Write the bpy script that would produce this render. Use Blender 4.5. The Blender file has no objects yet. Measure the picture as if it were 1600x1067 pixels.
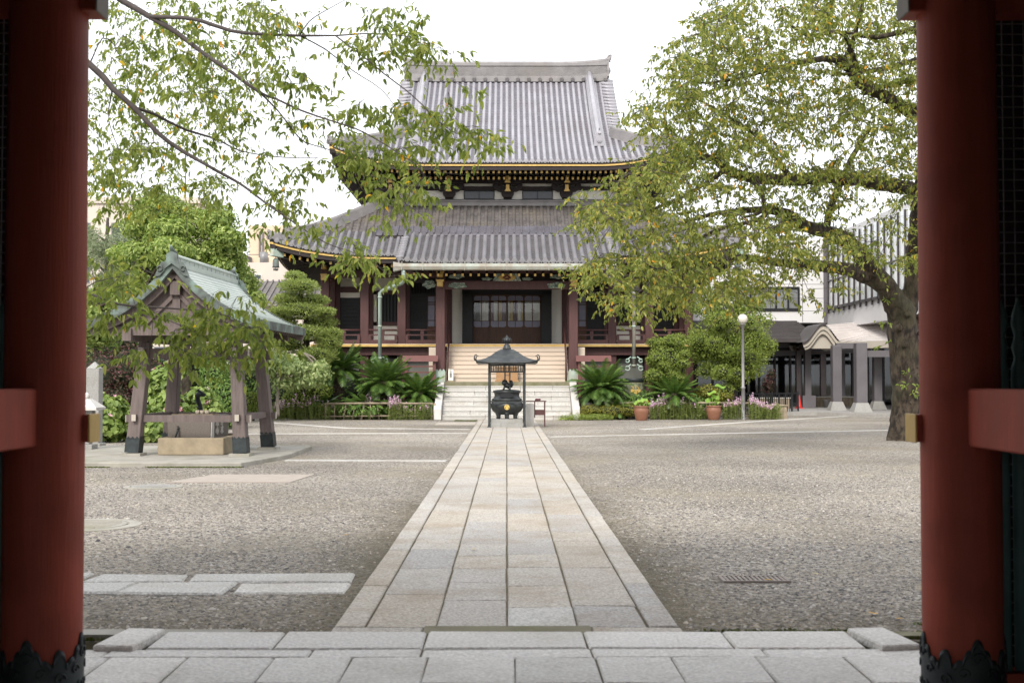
import bpy, math, random
import numpy as np
from mathutils import Vector, Matrix, Euler
R = math.radians
scene = bpy.context.scene
col = scene.collection

# ------------------------------------------------------------------ camera, sky, sun, exposure
CAM = Vector((0.0, 0.0, 1.5)); FPX = 1900.0
CROT = Euler((R(90 + 1.79), 0, R(-0.24)), 'XYZ')
cd = bpy.data.cameras.new('camera'); cam = bpy.data.objects.new('camera', cd); col.objects.link(cam)
cam.location = CAM; cam.rotation_euler = CROT
cd.sensor_width = 36.0; cd.lens = 36.0 * FPX / 1600.0; cd.clip_start = 0.05; cd.clip_end = 2000
cd.dof.use_dof = True; cd.dof.focus_distance = 26.0; cd.dof.aperture_fstop = 4.2
scene.camera = cam
SUN_EL, SUN_AZ = 40.0, 196.0            # azimuth clockwise from +Y: behind the camera, to its left
w = bpy.data.worlds.new('World'); scene.world = w; w.use_nodes = True
nt = w.node_tree; nt.nodes.clear()
out = nt.nodes.new('ShaderNodeOutputWorld'); bg = nt.nodes.new('ShaderNodeBackground')
sky = nt.nodes.new('ShaderNodeTexSky'); sky.sky_type = 'NISHITA'; sky.sun_disc = False
sky.sun_elevation = R(SUN_EL); sky.sun_rotation = R(SUN_AZ); sky.dust_density = 4.0; sky.air_density = 1.2
mx = nt.nodes.new('ShaderNodeMix'); mx.data_type = 'RGBA'; mx.inputs[0].default_value = 0.86
tc = nt.nodes.new('ShaderNodeTexCoord'); nz = nt.nodes.new('ShaderNodeTexNoise'); nz.inputs['Scale'].default_value = 2.2
nz.inputs['Detail'].default_value = 5
cr = nt.nodes.new('ShaderNodeValToRGB'); cr.color_ramp.elements[0].position = .3; cr.color_ramp.elements[1].position = .75
cr.color_ramp.elements[0].color = (8.6, 8.8, 9.3, 1); cr.color_ramp.elements[1].color = (11.2, 11.3, 11.4, 1)
nt.links.new(tc.outputs['Generated'], nz.inputs['Vector']); nt.links.new(nz.outputs[0], cr.inputs[0])
nt.links.new(sky.outputs[0], mx.inputs[6]); nt.links.new(cr.outputs[0], mx.inputs[7])   # thin bright overcast over the sky
nt.links.new(mx.outputs[2], bg.inputs[0]); bg.inputs[1].default_value = 0.105
nt.links.new(bg.outputs[0], out.inputs[0])
sd = bpy.data.lights.new('sun', 'SUN'); sd.energy = 2.1; sd.angle = R(18); sd.color = (1.0, .95, .87)
sun = bpy.data.objects.new('sun', sd); col.objects.link(sun)
_a = R(SUN_AZ); _e = R(SUN_EL)
SUND = Vector((math.sin(_a) * math.cos(_e), math.cos(_a) * math.cos(_e), math.sin(_e)))
sun.rotation_euler = SUND.to_track_quat('Z', 'Y').to_euler(); sun.location = (-10, -10, 40)
vs = scene.view_settings
vs.view_transform = 'Standard'; vs.look = 'None'; vs.gamma = 1.0; vs.exposure = 0.82
scene.cycles.max_bounces = 8; scene.cycles.diffuse_bounces = 5; scene.cycles.glossy_bounces = 3
scene.cycles.transparent_max_bounces = 6; scene.cycles.use_denoising = True
scene.cycles.transmission_bounces = 4; scene.cycles.caustics_reflective = False; scene.cycles.caustics_refractive = False

# ------------------------------------------------------------------ helpers
_cm = CROT.to_matrix()
def W(px, py, Y):
    "world point seen at photo pixel (1600 wide) at the world depth Y"
    d = _cm @ Vector(((px - 800.0) / FPX, (533.5 - py) / FPX, -1.0))
    return CAM + d * (Y / d.y)

def tag(o, label=None, cat=None, group=None, kind=None):
    if label: o['label'] = label
    if cat: o['category'] = cat
    if group: o['group'] = group
    if kind: o['kind'] = kind
    return o
ORG = {}
def thing(name, loc, label, cat, group=None, rz=0.0):
    o = bpy.data.objects.new(name, None); o.empty_display_size = .2; col.objects.link(o)
    o.location = loc; o.rotation_euler = (0, 0, rz)
    ORG[o.name] = Vector(loc)
    return tag(o, label, cat, group)
def copy_tree(o, parent=None):
    c = o.copy(); col.objects.link(c); c.parent = parent
    for ch in list(o.children): copy_tree(ch, c)
    return c
def org_of(p):
    while p is not None and p.name not in ORG: p = p.parent
    return ORG[p.name] if p is not None else Vector((0, 0, 0))

class MB:
    def __init__(s): s.V = []; s.F = []; s.M = []; s.S = []
    def add(s, vs, fs, mi=0, sm=False):
        b = len(s.V); s.V.extend([tuple(v) for v in vs])
        for f in fs:
            s.F.append(tuple(b + i for i in f)); s.M.append(mi); s.S.append(sm)
        return s
    def box(s, x0, x1, y0, y1, z0, z1, mi=0, fn=None):
        vs = [(x, y, z) for z in (z0, z1) for y in (y0, y1) for x in (x0, x1)]
        if fn: vs = [fn(Vector(v)) for v in vs]
        return s.add(vs, [(0, 2, 3, 1), (4, 5, 7, 6), (0, 1, 5, 4), (2, 6, 7, 3), (0, 4, 6, 2), (1, 3, 7, 5)], mi)
    def cbox(s, c, sz, mi=0, rz=0, fn=None):
        c = Vector(c); m = Matrix.Rotation(rz, 3, 'Z')
        f = lambda v: (c + m @ v)
        return s.box(-sz[0]/2, sz[0]/2, -sz[1]/2, sz[1]/2, -sz[2]/2, sz[2]/2, mi, fn or f)
    def bar(s, a, b, wd, ht, mi=0, up=Vector((0, 0, 1)), w2=None, h2=None):
        "box beam from a to b"
        a = Vector(a); b = Vector(b); d = (b - a).normalized()
        x = d.cross(up)
        if x.length < 1e-4: x = Vector((1, 0, 0))
        x.normalize(); y = x.cross(d).normalized()
        vs = []
        for p, ww, hh in ((a, wd, ht), (b, w2 or wd, h2 or ht)):
            for sx, sy in ((-1, -1), (1, -1), (1, 1), (-1, 1)): vs.append(p + x * (sx * ww / 2) + y * (sy * hh / 2))
        return s.add(vs, [(3, 2, 1, 0), (4, 5, 6, 7), (0, 1, 5, 4), (1, 2, 6, 5), (2, 3, 7, 6), (3, 0, 4, 7)], mi)
    def tube(s, pts, rad, n=8, mi=0, cap=True, sm=True, jit=0, rng=None):
        pts = [Vector(p) for p in pts]
        if not hasattr(rad, '__len__'): rad = [rad] * len(pts)
        vs = []; fs = []; pn = None
        for i, p in enumerate(pts):
            d = (pts[min(i + 1, len(pts) - 1)] - pts[max(i - 1, 0)])
            if d.length < 1e-9: d = Vector((0, 0, 1))
            d.normalize()
            if pn is None:
                pn = d.orthogonal().normalized()
            pn = (pn - d * pn.dot(d))
            if pn.length < 1e-6: pn = d.orthogonal()
            pn.normalize(); q = d.cross(pn)
            for k in range(n):
                a = 2 * math.pi * k / n; r = rad[i]
                if jit: r *= 1 + jit * (rng.random() - .5) * 2
                vs.append(p + (pn * math.cos(a) + q * math.sin(a)) * r)
        for i in range(len(pts) - 1):
            for k in range(n):
                k2 = (k + 1) % n
                fs.append((i * n + k, i * n + k2, (i + 1) * n + k2, (i + 1) * n + k))
        s.add(vs, fs, mi, sm)
        if cap and n > 2:
            b = len(s.V) - len(vs)
            s.F.append(tuple(b + k for k in reversed(range(n)))); s.M.append(mi); s.S.append(False)
            s.F.append(tuple(b + (len(pts) - 1) * n + k for k in range(n))); s.M.append(mi); s.S.append(False)
        return s
    def lathe(s, prof, c=(0, 0, 0), n=24, mi=0, sm=True, sc=(1, 1), fn=None):
        vs = []; fs = []; c = Vector(c)
        for r, z in prof:
            for k in range(n):
                a = 2 * math.pi * k / n
                v = Vector((r * math.cos(a) * sc[0], r * math.sin(a) * sc[1], z))
                if fn: v = fn(v, a)
                vs.append(c + v)
        for i in range(len(prof) - 1):
            for k in range(n):
                k2 = (k + 1) % n
                fs.append((i * n + k, i * n + k2, (i + 1) * n + k2, (i + 1) * n + k))
        s.add(vs, fs, mi, sm)
        b = len(s.V) - len(vs)
        if prof[0][0] > 1e-4: s.F.append(tuple(b + k for k in reversed(range(n)))); s.M.append(mi); s.S.append(False)
        if prof[-1][0] > 1e-4: s.F.append(tuple(b + (len(prof) - 1) * n + k for k in range(n))); s.M.append(mi); s.S.append(False)
        return s
    def prism(s, poly, vec, mi=0, sm=False):
        "extrude a 3-D polygon by vec"
        n = len(poly); vec = Vector(vec)
        vs = [Vector(p) for p in poly] + [Vector(p) + vec for p in poly]
        fs = [tuple(reversed(range(n))), tuple(range(n, 2 * n))]
        s.add(vs, fs, mi, False)
        b = len(s.V) - 2 * n
        for i in range(n):
            j = (i + 1) % n
            s.F.append((b + i, b + j, b + n + j, b + n + i)); s.M.append(mi); s.S.append(sm)
        return s
    def grid(s, rows, mi=0, sm=True):
        n = len(rows[0]); vs = [p for r in rows for p in r]; fs = []
        for i in range(len(rows) - 1):
            for k in range(n - 1):
                fs.append((i * n + k, i * n + k + 1, (i + 1) * n + k + 1, (i + 1) * n + k))
        return s.add(vs, fs, mi, sm)
    def build(s, name, mats, parent=None, org=None, bevel=0, recalc=True, seg=1):
        if not isinstance(mats, (list, tuple)): mats = [mats]
        o3 = org_of(parent) if parent is not None else Vector(org if org is not None else (0, 0, 0))
        me = bpy.data.meshes.new(name)
        me.from_pydata([(v[0] - o3[0], v[1] - o3[1], v[2] - o3[2]) for v in s.V], [], s.F)
        for m in mats: me.materials.append(m)
        me.polygons.foreach_set('material_index', s.M)
        me.polygons.foreach_set('use_smooth', s.S)
        if recalc:
            import bmesh
            bm = bmesh.new(); bm.from_mesh(me); bmesh.ops.recalc_face_normals(bm, faces=bm.faces); bm.to_mesh(me); bm.free()
        me.update()
        ob = bpy.data.objects.new(name, me); col.objects.link(ob)
        if parent is not None: ob.parent = parent
        else: ob.location = o3; ORG[ob.name] = o3
        if bevel:
            b = ob.modifiers.new('bevel', 'BEVEL'); b.width = bevel; b.segments = seg; b.limit_method = 'ANGLE'; b.angle_limit = R(40)
            b.harden_normals = False
        return ob

def mesh_np(name, V, F, mat, parent=None, org=None, smooth=False):
    o3 = org_of(parent) if parent is not None else Vector(org if org is not None else (0, 0, 0))
    V = np.asarray(V, dtype=np.float32) - np.array(o3, dtype=np.float32)
    F = np.asarray(F, dtype=np.int32); k = F.shape[1]
    me = bpy.data.meshes.new(name)
    me.vertices.add(len(V)); me.vertices.foreach_set('co', V.ravel())
    me.loops.add(F.size); me.loops.foreach_set('vertex_index', F.ravel())
    me.polygons.add(len(F)); me.polygons.foreach_set('loop_start', np.arange(0, F.size, k, dtype=np.int32))
    me.polygons.foreach_set('loop_total', np.full(len(F), k, dtype=np.int32))
    if smooth: me.polygons.foreach_set('use_smooth', np.ones(len(F), dtype=bool))
    me.materials.append(mat); me.update(calc_edges=True); me.validate()
    ob = bpy.data.objects.new(name, me); col.objects.link(ob)
    if parent is not None: ob.parent = parent
    else: ob.location = o3; ORG[ob.name] = o3
    return ob

# ------------------------------------------------------------------ materials
def _new(name):
    m = bpy.data.materials.new(name); m.use_nodes = True
    n = m.node_tree; b = n.nodes['Principled BSDF']
    return m, n, b, n.links.new
def mat(name, c1, c2=None, scale=3.0, rough=.7, bump=0.0, bscale=25.0, metal=0.0, stretch=(1, 1, 1), island=0.0, spec=.4,
        c3=None, scale3=.6, amt3=.5, lo=.35, hi=.65, rvar=0.0):
    m, n, b, L = _new(name)
    c2 = c2 or tuple(x * .75 for x in c1)
    tcn = n.nodes.new('ShaderNodeTexCoord'); mp = n.nodes.new('ShaderNodeMapping'); mp.inputs['Scale'].default_value = stretch
    L(tcn.outputs['Object'], mp.inputs[0])
    n1 = n.nodes.new('ShaderNodeTexNoise'); n1.inputs['Scale'].default_value = scale; n1.inputs['Detail'].default_value = 6
    n1.inputs['Roughness'].default_value = .62
    L(mp.outputs[0], n1.inputs['Vector'])
    r = n.nodes.new('ShaderNodeValToRGB'); r.color_ramp.elements[0].position = lo; r.color_ramp.elements[1].position = hi
    r.color_ramp.elements[0].color = (*c2, 1); r.color_ramp.elements[1].color = (*c1, 1)
    L(n1.outputs[0], r.inputs[0]); c = r.outputs[0]
    if c3:
        n3 = n.nodes.new('ShaderNodeTexNoise'); n3.inputs['Scale'].default_value = scale3; n3.inputs['Detail'].default_value = 5
        L(tcn.outputs['Object'], n3.inputs['Vector'])
        r3 = n.nodes.new('ShaderNodeValToRGB'); r3.color_ramp.elements[0].position = .48; r3.color_ramp.elements[1].position = .68
        r3.color_ramp.elements[1].color = (amt3, amt3, amt3, 1)
        L(n3.outputs[0], r3.inputs[0])
        m3 = n.nodes.new('ShaderNodeMix'); m3.data_type = 'RGBA'; m3.inputs[7].default_value = (*c3, 1)
        L(r3.outputs[0], m3.inputs[0]); L(c, m3.inputs[6]); c = m3.outputs[2]
    if island:
        g = n.nodes.new('ShaderNodeNewGeometry'); hs = n.nodes.new('ShaderNodeHueSaturation')
        mr = n.nodes.new('ShaderNodeMapRange'); mr.inputs[3].default_value = 1 - island; mr.inputs[4].default_value = 1 + island
        L(g.outputs['Random Per Island'], mr.inputs[0]); L(mr.outputs[0], hs.inputs['Value']); L(c, hs.inputs['Color']); c = hs.outputs[0]
    L(c, b.inputs['Base Color'])
    b.inputs['Roughness'].default_value = rough; b.inputs['Metallic'].default_value = metal
    b.inputs['Specular IOR Level'].default_value = spec
    if rvar:
        mr = n.nodes.new('ShaderNodeMapRange'); mr.inputs[3].default_value = rough - rvar; mr.inputs[4].default_value = rough + rvar
        L(n1.outputs[0], mr.inputs[0]); L(mr.outputs[0], b.inputs['Roughness'])
    if bump:
        n2 = n.nodes.new('ShaderNodeTexNoise'); n2.inputs['Scale'].default_value = bscale; n2.inputs['Detail'].default_value = 5
        L(mp.outputs[0], n2.inputs['Vector'])
        bp = n.nodes.new('ShaderNodeBump'); bp.inputs['Strength'].default_value = bump; bp.inputs['Distance'].default_value = .02
        L(n2.outputs[0], bp.inputs['Height']); L(bp.outputs[0], b.inputs['Normal'])
    return m
def leafmat(name, stops, rough=.5, trans=.35, k=1.0):
    "per-leaf colour from a ramp over Random Per Island, with light passing through the blade"
    m, n, b, L = _new(name)
    g = n.nodes.new('ShaderNodeNewGeometry'); r = n.nodes.new('ShaderNodeValToRGB')
    el = r.color_ramp.elements
    while len(el) < len(stops): el.new(.5)
    for e, (p, c) in zip(el, stops): e.position = p; e.color = (*[min(.9, v * k) for v in c], 1)
    L(g.outputs['Random Per Island'], r.inputs[0]); L(r.outputs[0], b.inputs['Base Color'])
    b.inputs['Roughness'].default_value = rough; b.inputs['Specular IOR Level'].default_value = .35
    t = n.nodes.new('ShaderNodeBsdfTranslucent'); h = n.nodes.new('ShaderNodeHueSaturation')
    h.inputs['Saturation'].default_value = 1.1; h.inputs['Value'].default_value = 1.5
    L(r.outputs[0], h.inputs['Color']); L(h.outputs[0], t.inputs['Color'])
    s = n.nodes.new('ShaderNodeMixShader'); s.inputs[0].default_value = trans
    L(b.outputs[0], s.inputs[1]); L(t.outputs[0], s.inputs[2]); L(s.outputs[0], n.nodes['Material Output'].inputs['Surface'])
    return m
def glassmat(name, tint=(.9, .95, .95), refl=.35, rough=.03):
    m, n, b, L = _new(name)
    t = n.nodes.new('ShaderNodeBsdfTransparent'); t.inputs[0].default_value = (*tint, 1)
    g = n.nodes.new('ShaderNodeBsdfGlossy'); g.inputs['Roughness'].default_value = rough; g.inputs[0].default_value = (.8, .82, .85, 1)
    f = n.nodes.new('ShaderNodeFresnel'); f.inputs[0].default_value = 1.5
    a = n.nodes.new('ShaderNodeMath'); a.operation = 'ADD'; a.use_clamp = True; a.inputs[1].default_value = refl
    L(f.outputs[0], a.inputs[0])
    s = n.nodes.new('ShaderNodeMixShader'); L(a.outputs[0], s.inputs[0]); L(t.outputs[0], s.inputs[1]); L(g.outputs[0], s.inputs[2])
    L(s.outputs[0], n.nodes['Material Output'].inputs['Surface'])
    return m

MT = {}
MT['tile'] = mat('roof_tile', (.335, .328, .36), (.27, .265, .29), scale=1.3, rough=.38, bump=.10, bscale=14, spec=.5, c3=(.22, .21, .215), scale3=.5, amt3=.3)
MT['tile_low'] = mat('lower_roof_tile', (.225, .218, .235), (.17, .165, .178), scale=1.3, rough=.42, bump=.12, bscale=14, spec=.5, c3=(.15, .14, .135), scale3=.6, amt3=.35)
MT['pan_low'] = mat('lower_roof_pan', (.10, .094, .10), (.07, .065, .07), scale=1.6, rough=.6, bump=.15, bscale=14)  # lower pans likewise: shade between the ribs and grime set in the colour
MT['tile_pan'] = mat('roof_tile_pan', (.135, .128, .152), (.095, .09, .105), scale=1.6, rough=.55, bump=.15, bscale=14, c3=(.09, .08, .08), scale3=.5, amt3=.5)  # same tile as the covers, darkened in colour for shade and dirt
MT['tile_ridge'] = mat('ridge_tile', (.25, .238, .24), (.18, .172, .175), scale=2, rough=.5, bump=.12, bscale=14, c3=(.2, .18, .165), scale3=.7, amt3=.5)
MT['tile_dark'] = mat('roof_tile_dark_brown', (.15, .135, .13), (.085, .077, .074), scale=2.2, rough=.6, bump=.2, bscale=14, c3=(.19, .16, .115), scale3=.9, amt3=.4)  # also serves the lower roof's upper part, darkened for eave shade and dust
MT['brown'] = mat('painted_brown_wood', (.088, .036, .035), (.066, .028, .027), scale=2, rough=.55, bump=.08, bscale=20, stretch=(6, 6, .6))
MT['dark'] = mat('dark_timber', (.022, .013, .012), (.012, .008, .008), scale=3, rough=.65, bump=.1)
MT['black'] = mat('black_lacquer', (.010, .011, .015), (.006, .006, .008), scale=3, rough=.5)
MT['gold'] = mat('ochre_gold_paint', (.62, .42, .13), (.5, .33, .10), scale=6, rough=.5)
MT['plaster'] = mat('white_plaster', (.88, .86, .80), (.82, .80, .74), scale=1.4, rough=.85)
MT['copper'] = mat('verdigris_copper', (.42, .52, .46), (.27, .38, .33), scale=3, rough=.6, c3=(.36, .27, .2), scale3=2.5, amt3=.55, stretch=(1, 1, .35))
MT['gutter_cu'] = mat('weathered_gutter_copper', (.36, .40, .36), (.30, .27, .23), scale=3.5, rough=.6, c3=(.27, .21, .16), scale3=2.2, amt3=.6, stretch=(1, 1, .4))
MT['stone'] = mat('pale_granite', (.60, .585, .56), (.52, .505, .48), scale=3, rough=.75, bump=.15, bscale=60, c3=(.40, .37, .33), scale3=1.4, amt3=.35)
MT['stone_g'] = mat('grey_granite', (.36, .355, .34), (.25, .245, .235), scale=40, rough=.8, bump=.2, bscale=60, c3=(.2, .19, .16), scale3=1.6, amt3=.4)
MT['stone_moss'] = mat('mossy_stone', (.22, .20, .14), (.14, .13, .08), scale=4, rough=.9, bump=.3, bscale=30, c3=(.10, .11, .03), scale3=1.5, amt3=.6)
MT['peach'] = mat('bare_cypress_boards', (.57, .48, .395), (.51, .43, .35), scale=2.5, rough=.65, stretch=(.6, 4, 9))
MT['door'] = mat('reddish_door_wood', (.115, .048, .024), (.06, .026, .015), scale=4, rough=.5, stretch=(9, 9, .5))
MT['frost'] = mat('frosted_pane', (.26, .26, .36), (.22, .22, .31), scale=5, rough=.35)
MT['glass'] = glassmat('clear_pane', (.95, .96, .96), .0)
MT['glass_dk'] = glassmat('dark_pane', (.30, .34, .33), .03)
MT['bronze'] = mat('blackened_bronze', (.042, .047, .05), (.024, .027, .03), scale=6, rough=.42, bump=.08, metal=.35, spec=.5, c3=(.075, .085, .075), scale3=5, amt3=.5)
MT['crest'] = mat('gilt_metal', (.75, .52, .16), (.62, .42, .12), scale=10, rough=.35, metal=.4)
MT['pav_wood'] = mat('weathered_purple_brown_timber', (.150, .118, .110), (.102, .08, .075), scale=3, rough=.75, bump=.15, bscale=18, stretch=(8, 8, .7))
MT['patina'] = mat('dark_patina_copper', (.11, .135, .125), (.045, .05, .048), scale=5, rough=.55, c3=(.25, .36, .31), scale3=3, amt3=.6)
MT['verdi'] = mat('pale_verdigris_sheet', (.43, .475, .44), (.34, .39, .36), scale=2.2, rough=.5, c3=(.50, .54, .50), scale3=1.3, amt3=.6)
MT['gate_red'] = mat('vermilion_lacquer', (.335, .075, .048), (.275, .06, .04), scale=2.2, rough=.55, bump=.12, bscale=16, spec=.14, stretch=(5, 5, .35), c3=(.20, .045, .032), scale3=3.2, amt3=.55, rvar=.08)
MT['gate_green'] = mat('dark_green_paint', (.07, .135, .13), (.05, .10, .095), scale=4, rough=.6)
MT['gate_dark'] = mat('dark_boards', (.022, .012, .011), (.014, .008, .008), scale=4, rough=.8)  # near-black brown, for the mesh backing, ceiling, side and added rear walls
MT['iron'] = mat('blackened_copper_fitting', (.03, .04, .042), (.016, .02, .022), scale=7, rough=.5, metal=.3, bump=.1)
MT['terra'] = mat('terracotta_glaze', (.25, .115, .07), (.19, .085, .052), scale=5, rough=.42, stretch=(1, 1, 5))
MT['bark'] = mat('cherry_bark', (.090, .068, .048), (.018, .014, .011), scale=7, rough=.92, bump=1.0, bscale=12, c3=(.085, .085, .045), scale3=1.6, amt3=.5, stretch=(1.3, 1.3, .55), lo=.40, hi=.62)
MT['twig'] = mat('dark_twig', (.075, .062, .058), (.045, .036, .034), scale=8, rough=.85)
MT['trunk_pale'] = mat('pale_smooth_bark', (.30, .26, .22), (.2, .17, .14), scale=6, rough=.85, bump=.3)
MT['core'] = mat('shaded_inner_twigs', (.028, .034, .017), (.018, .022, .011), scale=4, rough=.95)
MT['steel'] = mat('grey_painted_steel', (.24, .235, .24), (.2, .195, .2), scale=3, rough=.45, metal=.2)
MT['globe'] = mat('opal_globe', (.60, .57, .50), (.56, .53, .47), scale=2, rough=.25)
MT['bamboo'] = mat('greyed_bamboo', (.34, .28, .2), (.22, .175, .125), scale=6, rough=.8)
MT['wht_wall'] = mat('white_wall_panels', (.68, .67, .67), (.63, .62, .625), scale=.6, rough=.7)
MT['beige_wall'] = mat('beige_render', (.58, .47, .35), (.53, .43, .32), scale=.5, rough=.85)
MT['cream_wall'] = mat('cream_render', (.56, .50, .44), (.5, .45, .40), scale=.5, rough=.85)
MT['col_grey'] = mat('purplish_grey_column', (.135, .125, .135), (.115, .105, .115), scale=2, rough=.45)
MT['col_dark'] = mat('dark_brown_steel', (.042, .034, .036), (.03, .025, .027), scale=2, rough=.4)
MT['roof_brown'] = mat('metal_roof_shade_side', (.062, .053, .053), (.046, .04, .04), scale=2, rough=.38)  # darker copy of the sheet roof, its missing sky sheen put into the colour
MT['roof_pale'] = mat('metal_roof_sky_sheen', (.56, .52, .50), (.50, .46, .445), scale=2, rough=.45)  # paler copy of the sheet roof, sky sheen painted into the colour
MT['cap_grey'] = mat('weathered_cap', (.24, .22, .19), (.17, .155, .135), scale=6, rough=.7)
MT['cream'] = mat('cream_fascia', (.42, .38, .325), (.38, .345, .295), scale=1, rough=.6)
MT['red'] = mat('red_plastic', (.65, .035, .03), (.58, .03, .025), scale=3, rough=.4)
MT['asphalt'] = mat('grey_paving', (.34, .33, .31), (.27, .26, .25), scale=10, rough=.9, bump=.2, bscale=60)
MT['concrete'] = mat('worn_concrete', (.36, .34, .30), (.27, .255, .225), scale=3, rough=.9, bump=.2, bscale=50, c3=(.16, .16, .08), scale3=1.1, amt3=.4)
MT['trough'] = mat('tan_stone', (.33, .27, .185), (.24, .195, .135), scale=5, rough=.85, bump=.25, bscale=50)
MT['basin'] = mat('brown_granite', (.19, .165, .145), (.13, .11, .095), scale=45, rough=.7, bump=.2, bscale=60)
MT['inkgrey'] = mat('inscription_white', (.62, .6, .56), (.55, .53, .5), scale=9, rough=.8)
MT['ink'] = mat('black_ink', (.02, .018, .018), (.012, .012, .012), scale=9, rough=.8)
MT['paper'] = mat('white_sign_board', (.82, .80, .74), (.78, .76, .7), scale=2, rough=.7)
MT['carve'] = mat('painted_carving', (.28, .36, .30), (.07, .12, .10), scale=9, rough=.6, c3=(.62, .60, .5), scale3=14, amt3=.8)
MT['verm'] = mat('red_brown_rail_paint', (.15, .06, .055), (.12, .048, .045), scale=3, rough=.5)
MT['yellow'] = mat('mustard_cloth', (.66, .46, .08), (.5, .34, .06), scale=3, rough=.9)
MT['maroon'] = mat('maroon_cloth', (.15, .04, .06), (.11, .03, .045), scale=3, rough=.9)
MT['whitecl'] = mat('white_cloth', (.88, .86, .76), (.74, .73, .67), scale=3, rough=.9)
MT['water'] = glassmat('still_water', (.35, .42, .4), .15, .02)
# ------------------------------------------------------------------ ground
def gravel_material():
    m, n, b, L = _new('gravel')
    tcn = n.nodes.new('ShaderNodeTexCoord')
    v = n.nodes.new('ShaderNodeTexVoronoi'); v.inputs['Scale'].default_value = 44; L(tcn.outputs['Object'], v.inputs['Vector'])
    v2 = n.nodes.new('ShaderNodeTexVoronoi'); v2.inputs['Scale'].default_value = 95; L(tcn.outputs['Object'], v2.inputs['Vector'])
    sep = n.nodes.new('ShaderNodeSeparateColor'); L(v.outputs['Color'], sep.inputs[0])
    r = n.nodes.new('ShaderNodeValToRGB'); el = r.color_ramp.elements
    for i in range(5): el.new(.5)
    for e, (p, c) in zip(el, [(0, (.045, .043, .045)), (.16, (.13, .12, .115)), (.38, (.345, .31, .265)), (.58, (.43, .365, .285)), (.70, (.28, .26, .25)), (.86, (.50, .455, .395)), (1, (.66, .615, .55))]):
        e.position = p; e.color = (*c, 1)
    L(sep.outputs[0], r.inputs[0])
    # broad worn patches: grey stones, sandy dirt, damp mossy dirt
    big = n.nodes.new('ShaderNodeTexNoise'); big.inputs['Scale'].default_value = .35; big.inputs['Detail'].default_value = 7; big.inputs['Roughness'].default_value = .6
    L(tcn.outputs['Object'], big.inputs['Vector'])
    rb = n.nodes.new('ShaderNodeValToRGB'); rb.color_ramp.elements[0].position = .46; rb.color_ramp.elements[1].position = .66
    L(big.outputs[0], rb.inputs[0])
    m1 = n.nodes.new('ShaderNodeMix'); m1.data_type = 'RGBA'; m1.blend_type = 'MIX'; m1.inputs[7].default_value = (.33, .285, .21, 1)
    f1 = n.nodes.new('ShaderNodeMath'); f1.operation = 'MULTIPLY'; f1.inputs[1].default_value = .55; L(rb.outputs[0], f1.inputs[0])
    L(f1.outputs[0], m1.inputs[0]); L(r.outputs[0], m1.inputs[6])
    # damp soil along the approach and beside the gate step, where walkers and rain wash the stones away
    sx = n.nodes.new('ShaderNodeSeparateXYZ'); L(tcn.outputs['Object'], sx.inputs[0])
    ab = n.nodes.new('ShaderNodeMath'); ab.operation = 'ABSOLUTE'; L(sx.outputs[0], ab.inputs[0])
    mr = n.nodes.new('ShaderNodeMapRange'); mr.inputs[1].default_value = 1.0; mr.inputs[2].default_value = 2.1; mr.inputs[3].default_value = 1; mr.inputs[4].default_value = 0
    L(ab.outputs[0], mr.inputs[0])
    my = n.nodes.new('ShaderNodeMapRange'); my.inputs[1].default_value = 7.0; my.inputs[2].default_value = 9.2; my.inputs[3].default_value = 1.0; my.inputs[4].default_value = 0
    L(sx.outputs[1], my.inputs[0])
    far = n.nodes.new('ShaderNodeMapRange'); far.inputs[1].default_value = 10; far.inputs[2].default_value = 26; far.inputs[3].default_value = 1; far.inputs[4].default_value = .1
    L(sx.outputs[1], far.inputs[0])
    p0 = n.nodes.new('ShaderNodeMath'); p0.operation = 'MULTIPLY'; L(mr.outputs[0], p0.inputs[0]); L(far.outputs[0], p0.inputs[1])
    mx0 = n.nodes.new('ShaderNodeMath'); mx0.operation = 'MAXIMUM'; L(p0.outputs[0], mx0.inputs[0]); L(my.outputs[0], mx0.inputs[1])
    n3 = n.nodes.new('ShaderNodeTexNoise'); n3.inputs['Scale'].default_value = 2.1; n3.inputs['Detail'].default_value = 8; n3.inputs['Roughness'].default_value = .7
    L(tcn.outputs['Object'], n3.inputs['Vector'])
    ad = n.nodes.new('ShaderNodeMath'); ad.operation = 'ADD'; L(mx0.outputs[0], ad.inputs[0]); L(n3.outputs[0], ad.inputs[1])
    rd = n.nodes.new('ShaderNodeMapRange'); rd.inputs[1].default_value = .80; rd.inputs[2].default_value = 1.45; L(ad.outputs[0], rd.inputs[0])
    m2 = n.nodes.new('ShaderNodeMix'); m2.data_type = 'RGBA'; m2.inputs[7].default_value = (.13, .105, .06, 1)
    f2 = n.nodes.new('ShaderNodeMath'); f2.operation = 'MULTIPLY'; f2.inputs[1].default_value = .72; L(rd.outputs[0], f2.inputs[0])
    L(f2.outputs[0], m2.inputs[0]); L(m1.outputs[2], m2.inputs[6])
    lg = n.nodes.new('ShaderNodeTexNoise'); lg.inputs['Scale'].default_value = .22; lg.inputs['Detail'].default_value = 4; L(tcn.outputs['Object'], lg.inputs['Vector'])
    lr = n.nodes.new('ShaderNodeMapRange'); lr.inputs[1].default_value = .35; lr.inputs[2].default_value = .65; lr.inputs[3].default_value = .80; lr.inputs[4].default_value = 1.22; L(lg.outputs[0], lr.inputs[0])
    lh = n.nodes.new('ShaderNodeHueSaturation'); L(m2.outputs[2], lh.inputs['Color']); L(lr.outputs[0], lh.inputs['Value'])
    L(lh.outputs[0], b.inputs['Base Color']); b.inputs['Roughness'].default_value = .9; b.inputs['Specular IOR Level'].default_value = .3
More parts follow.
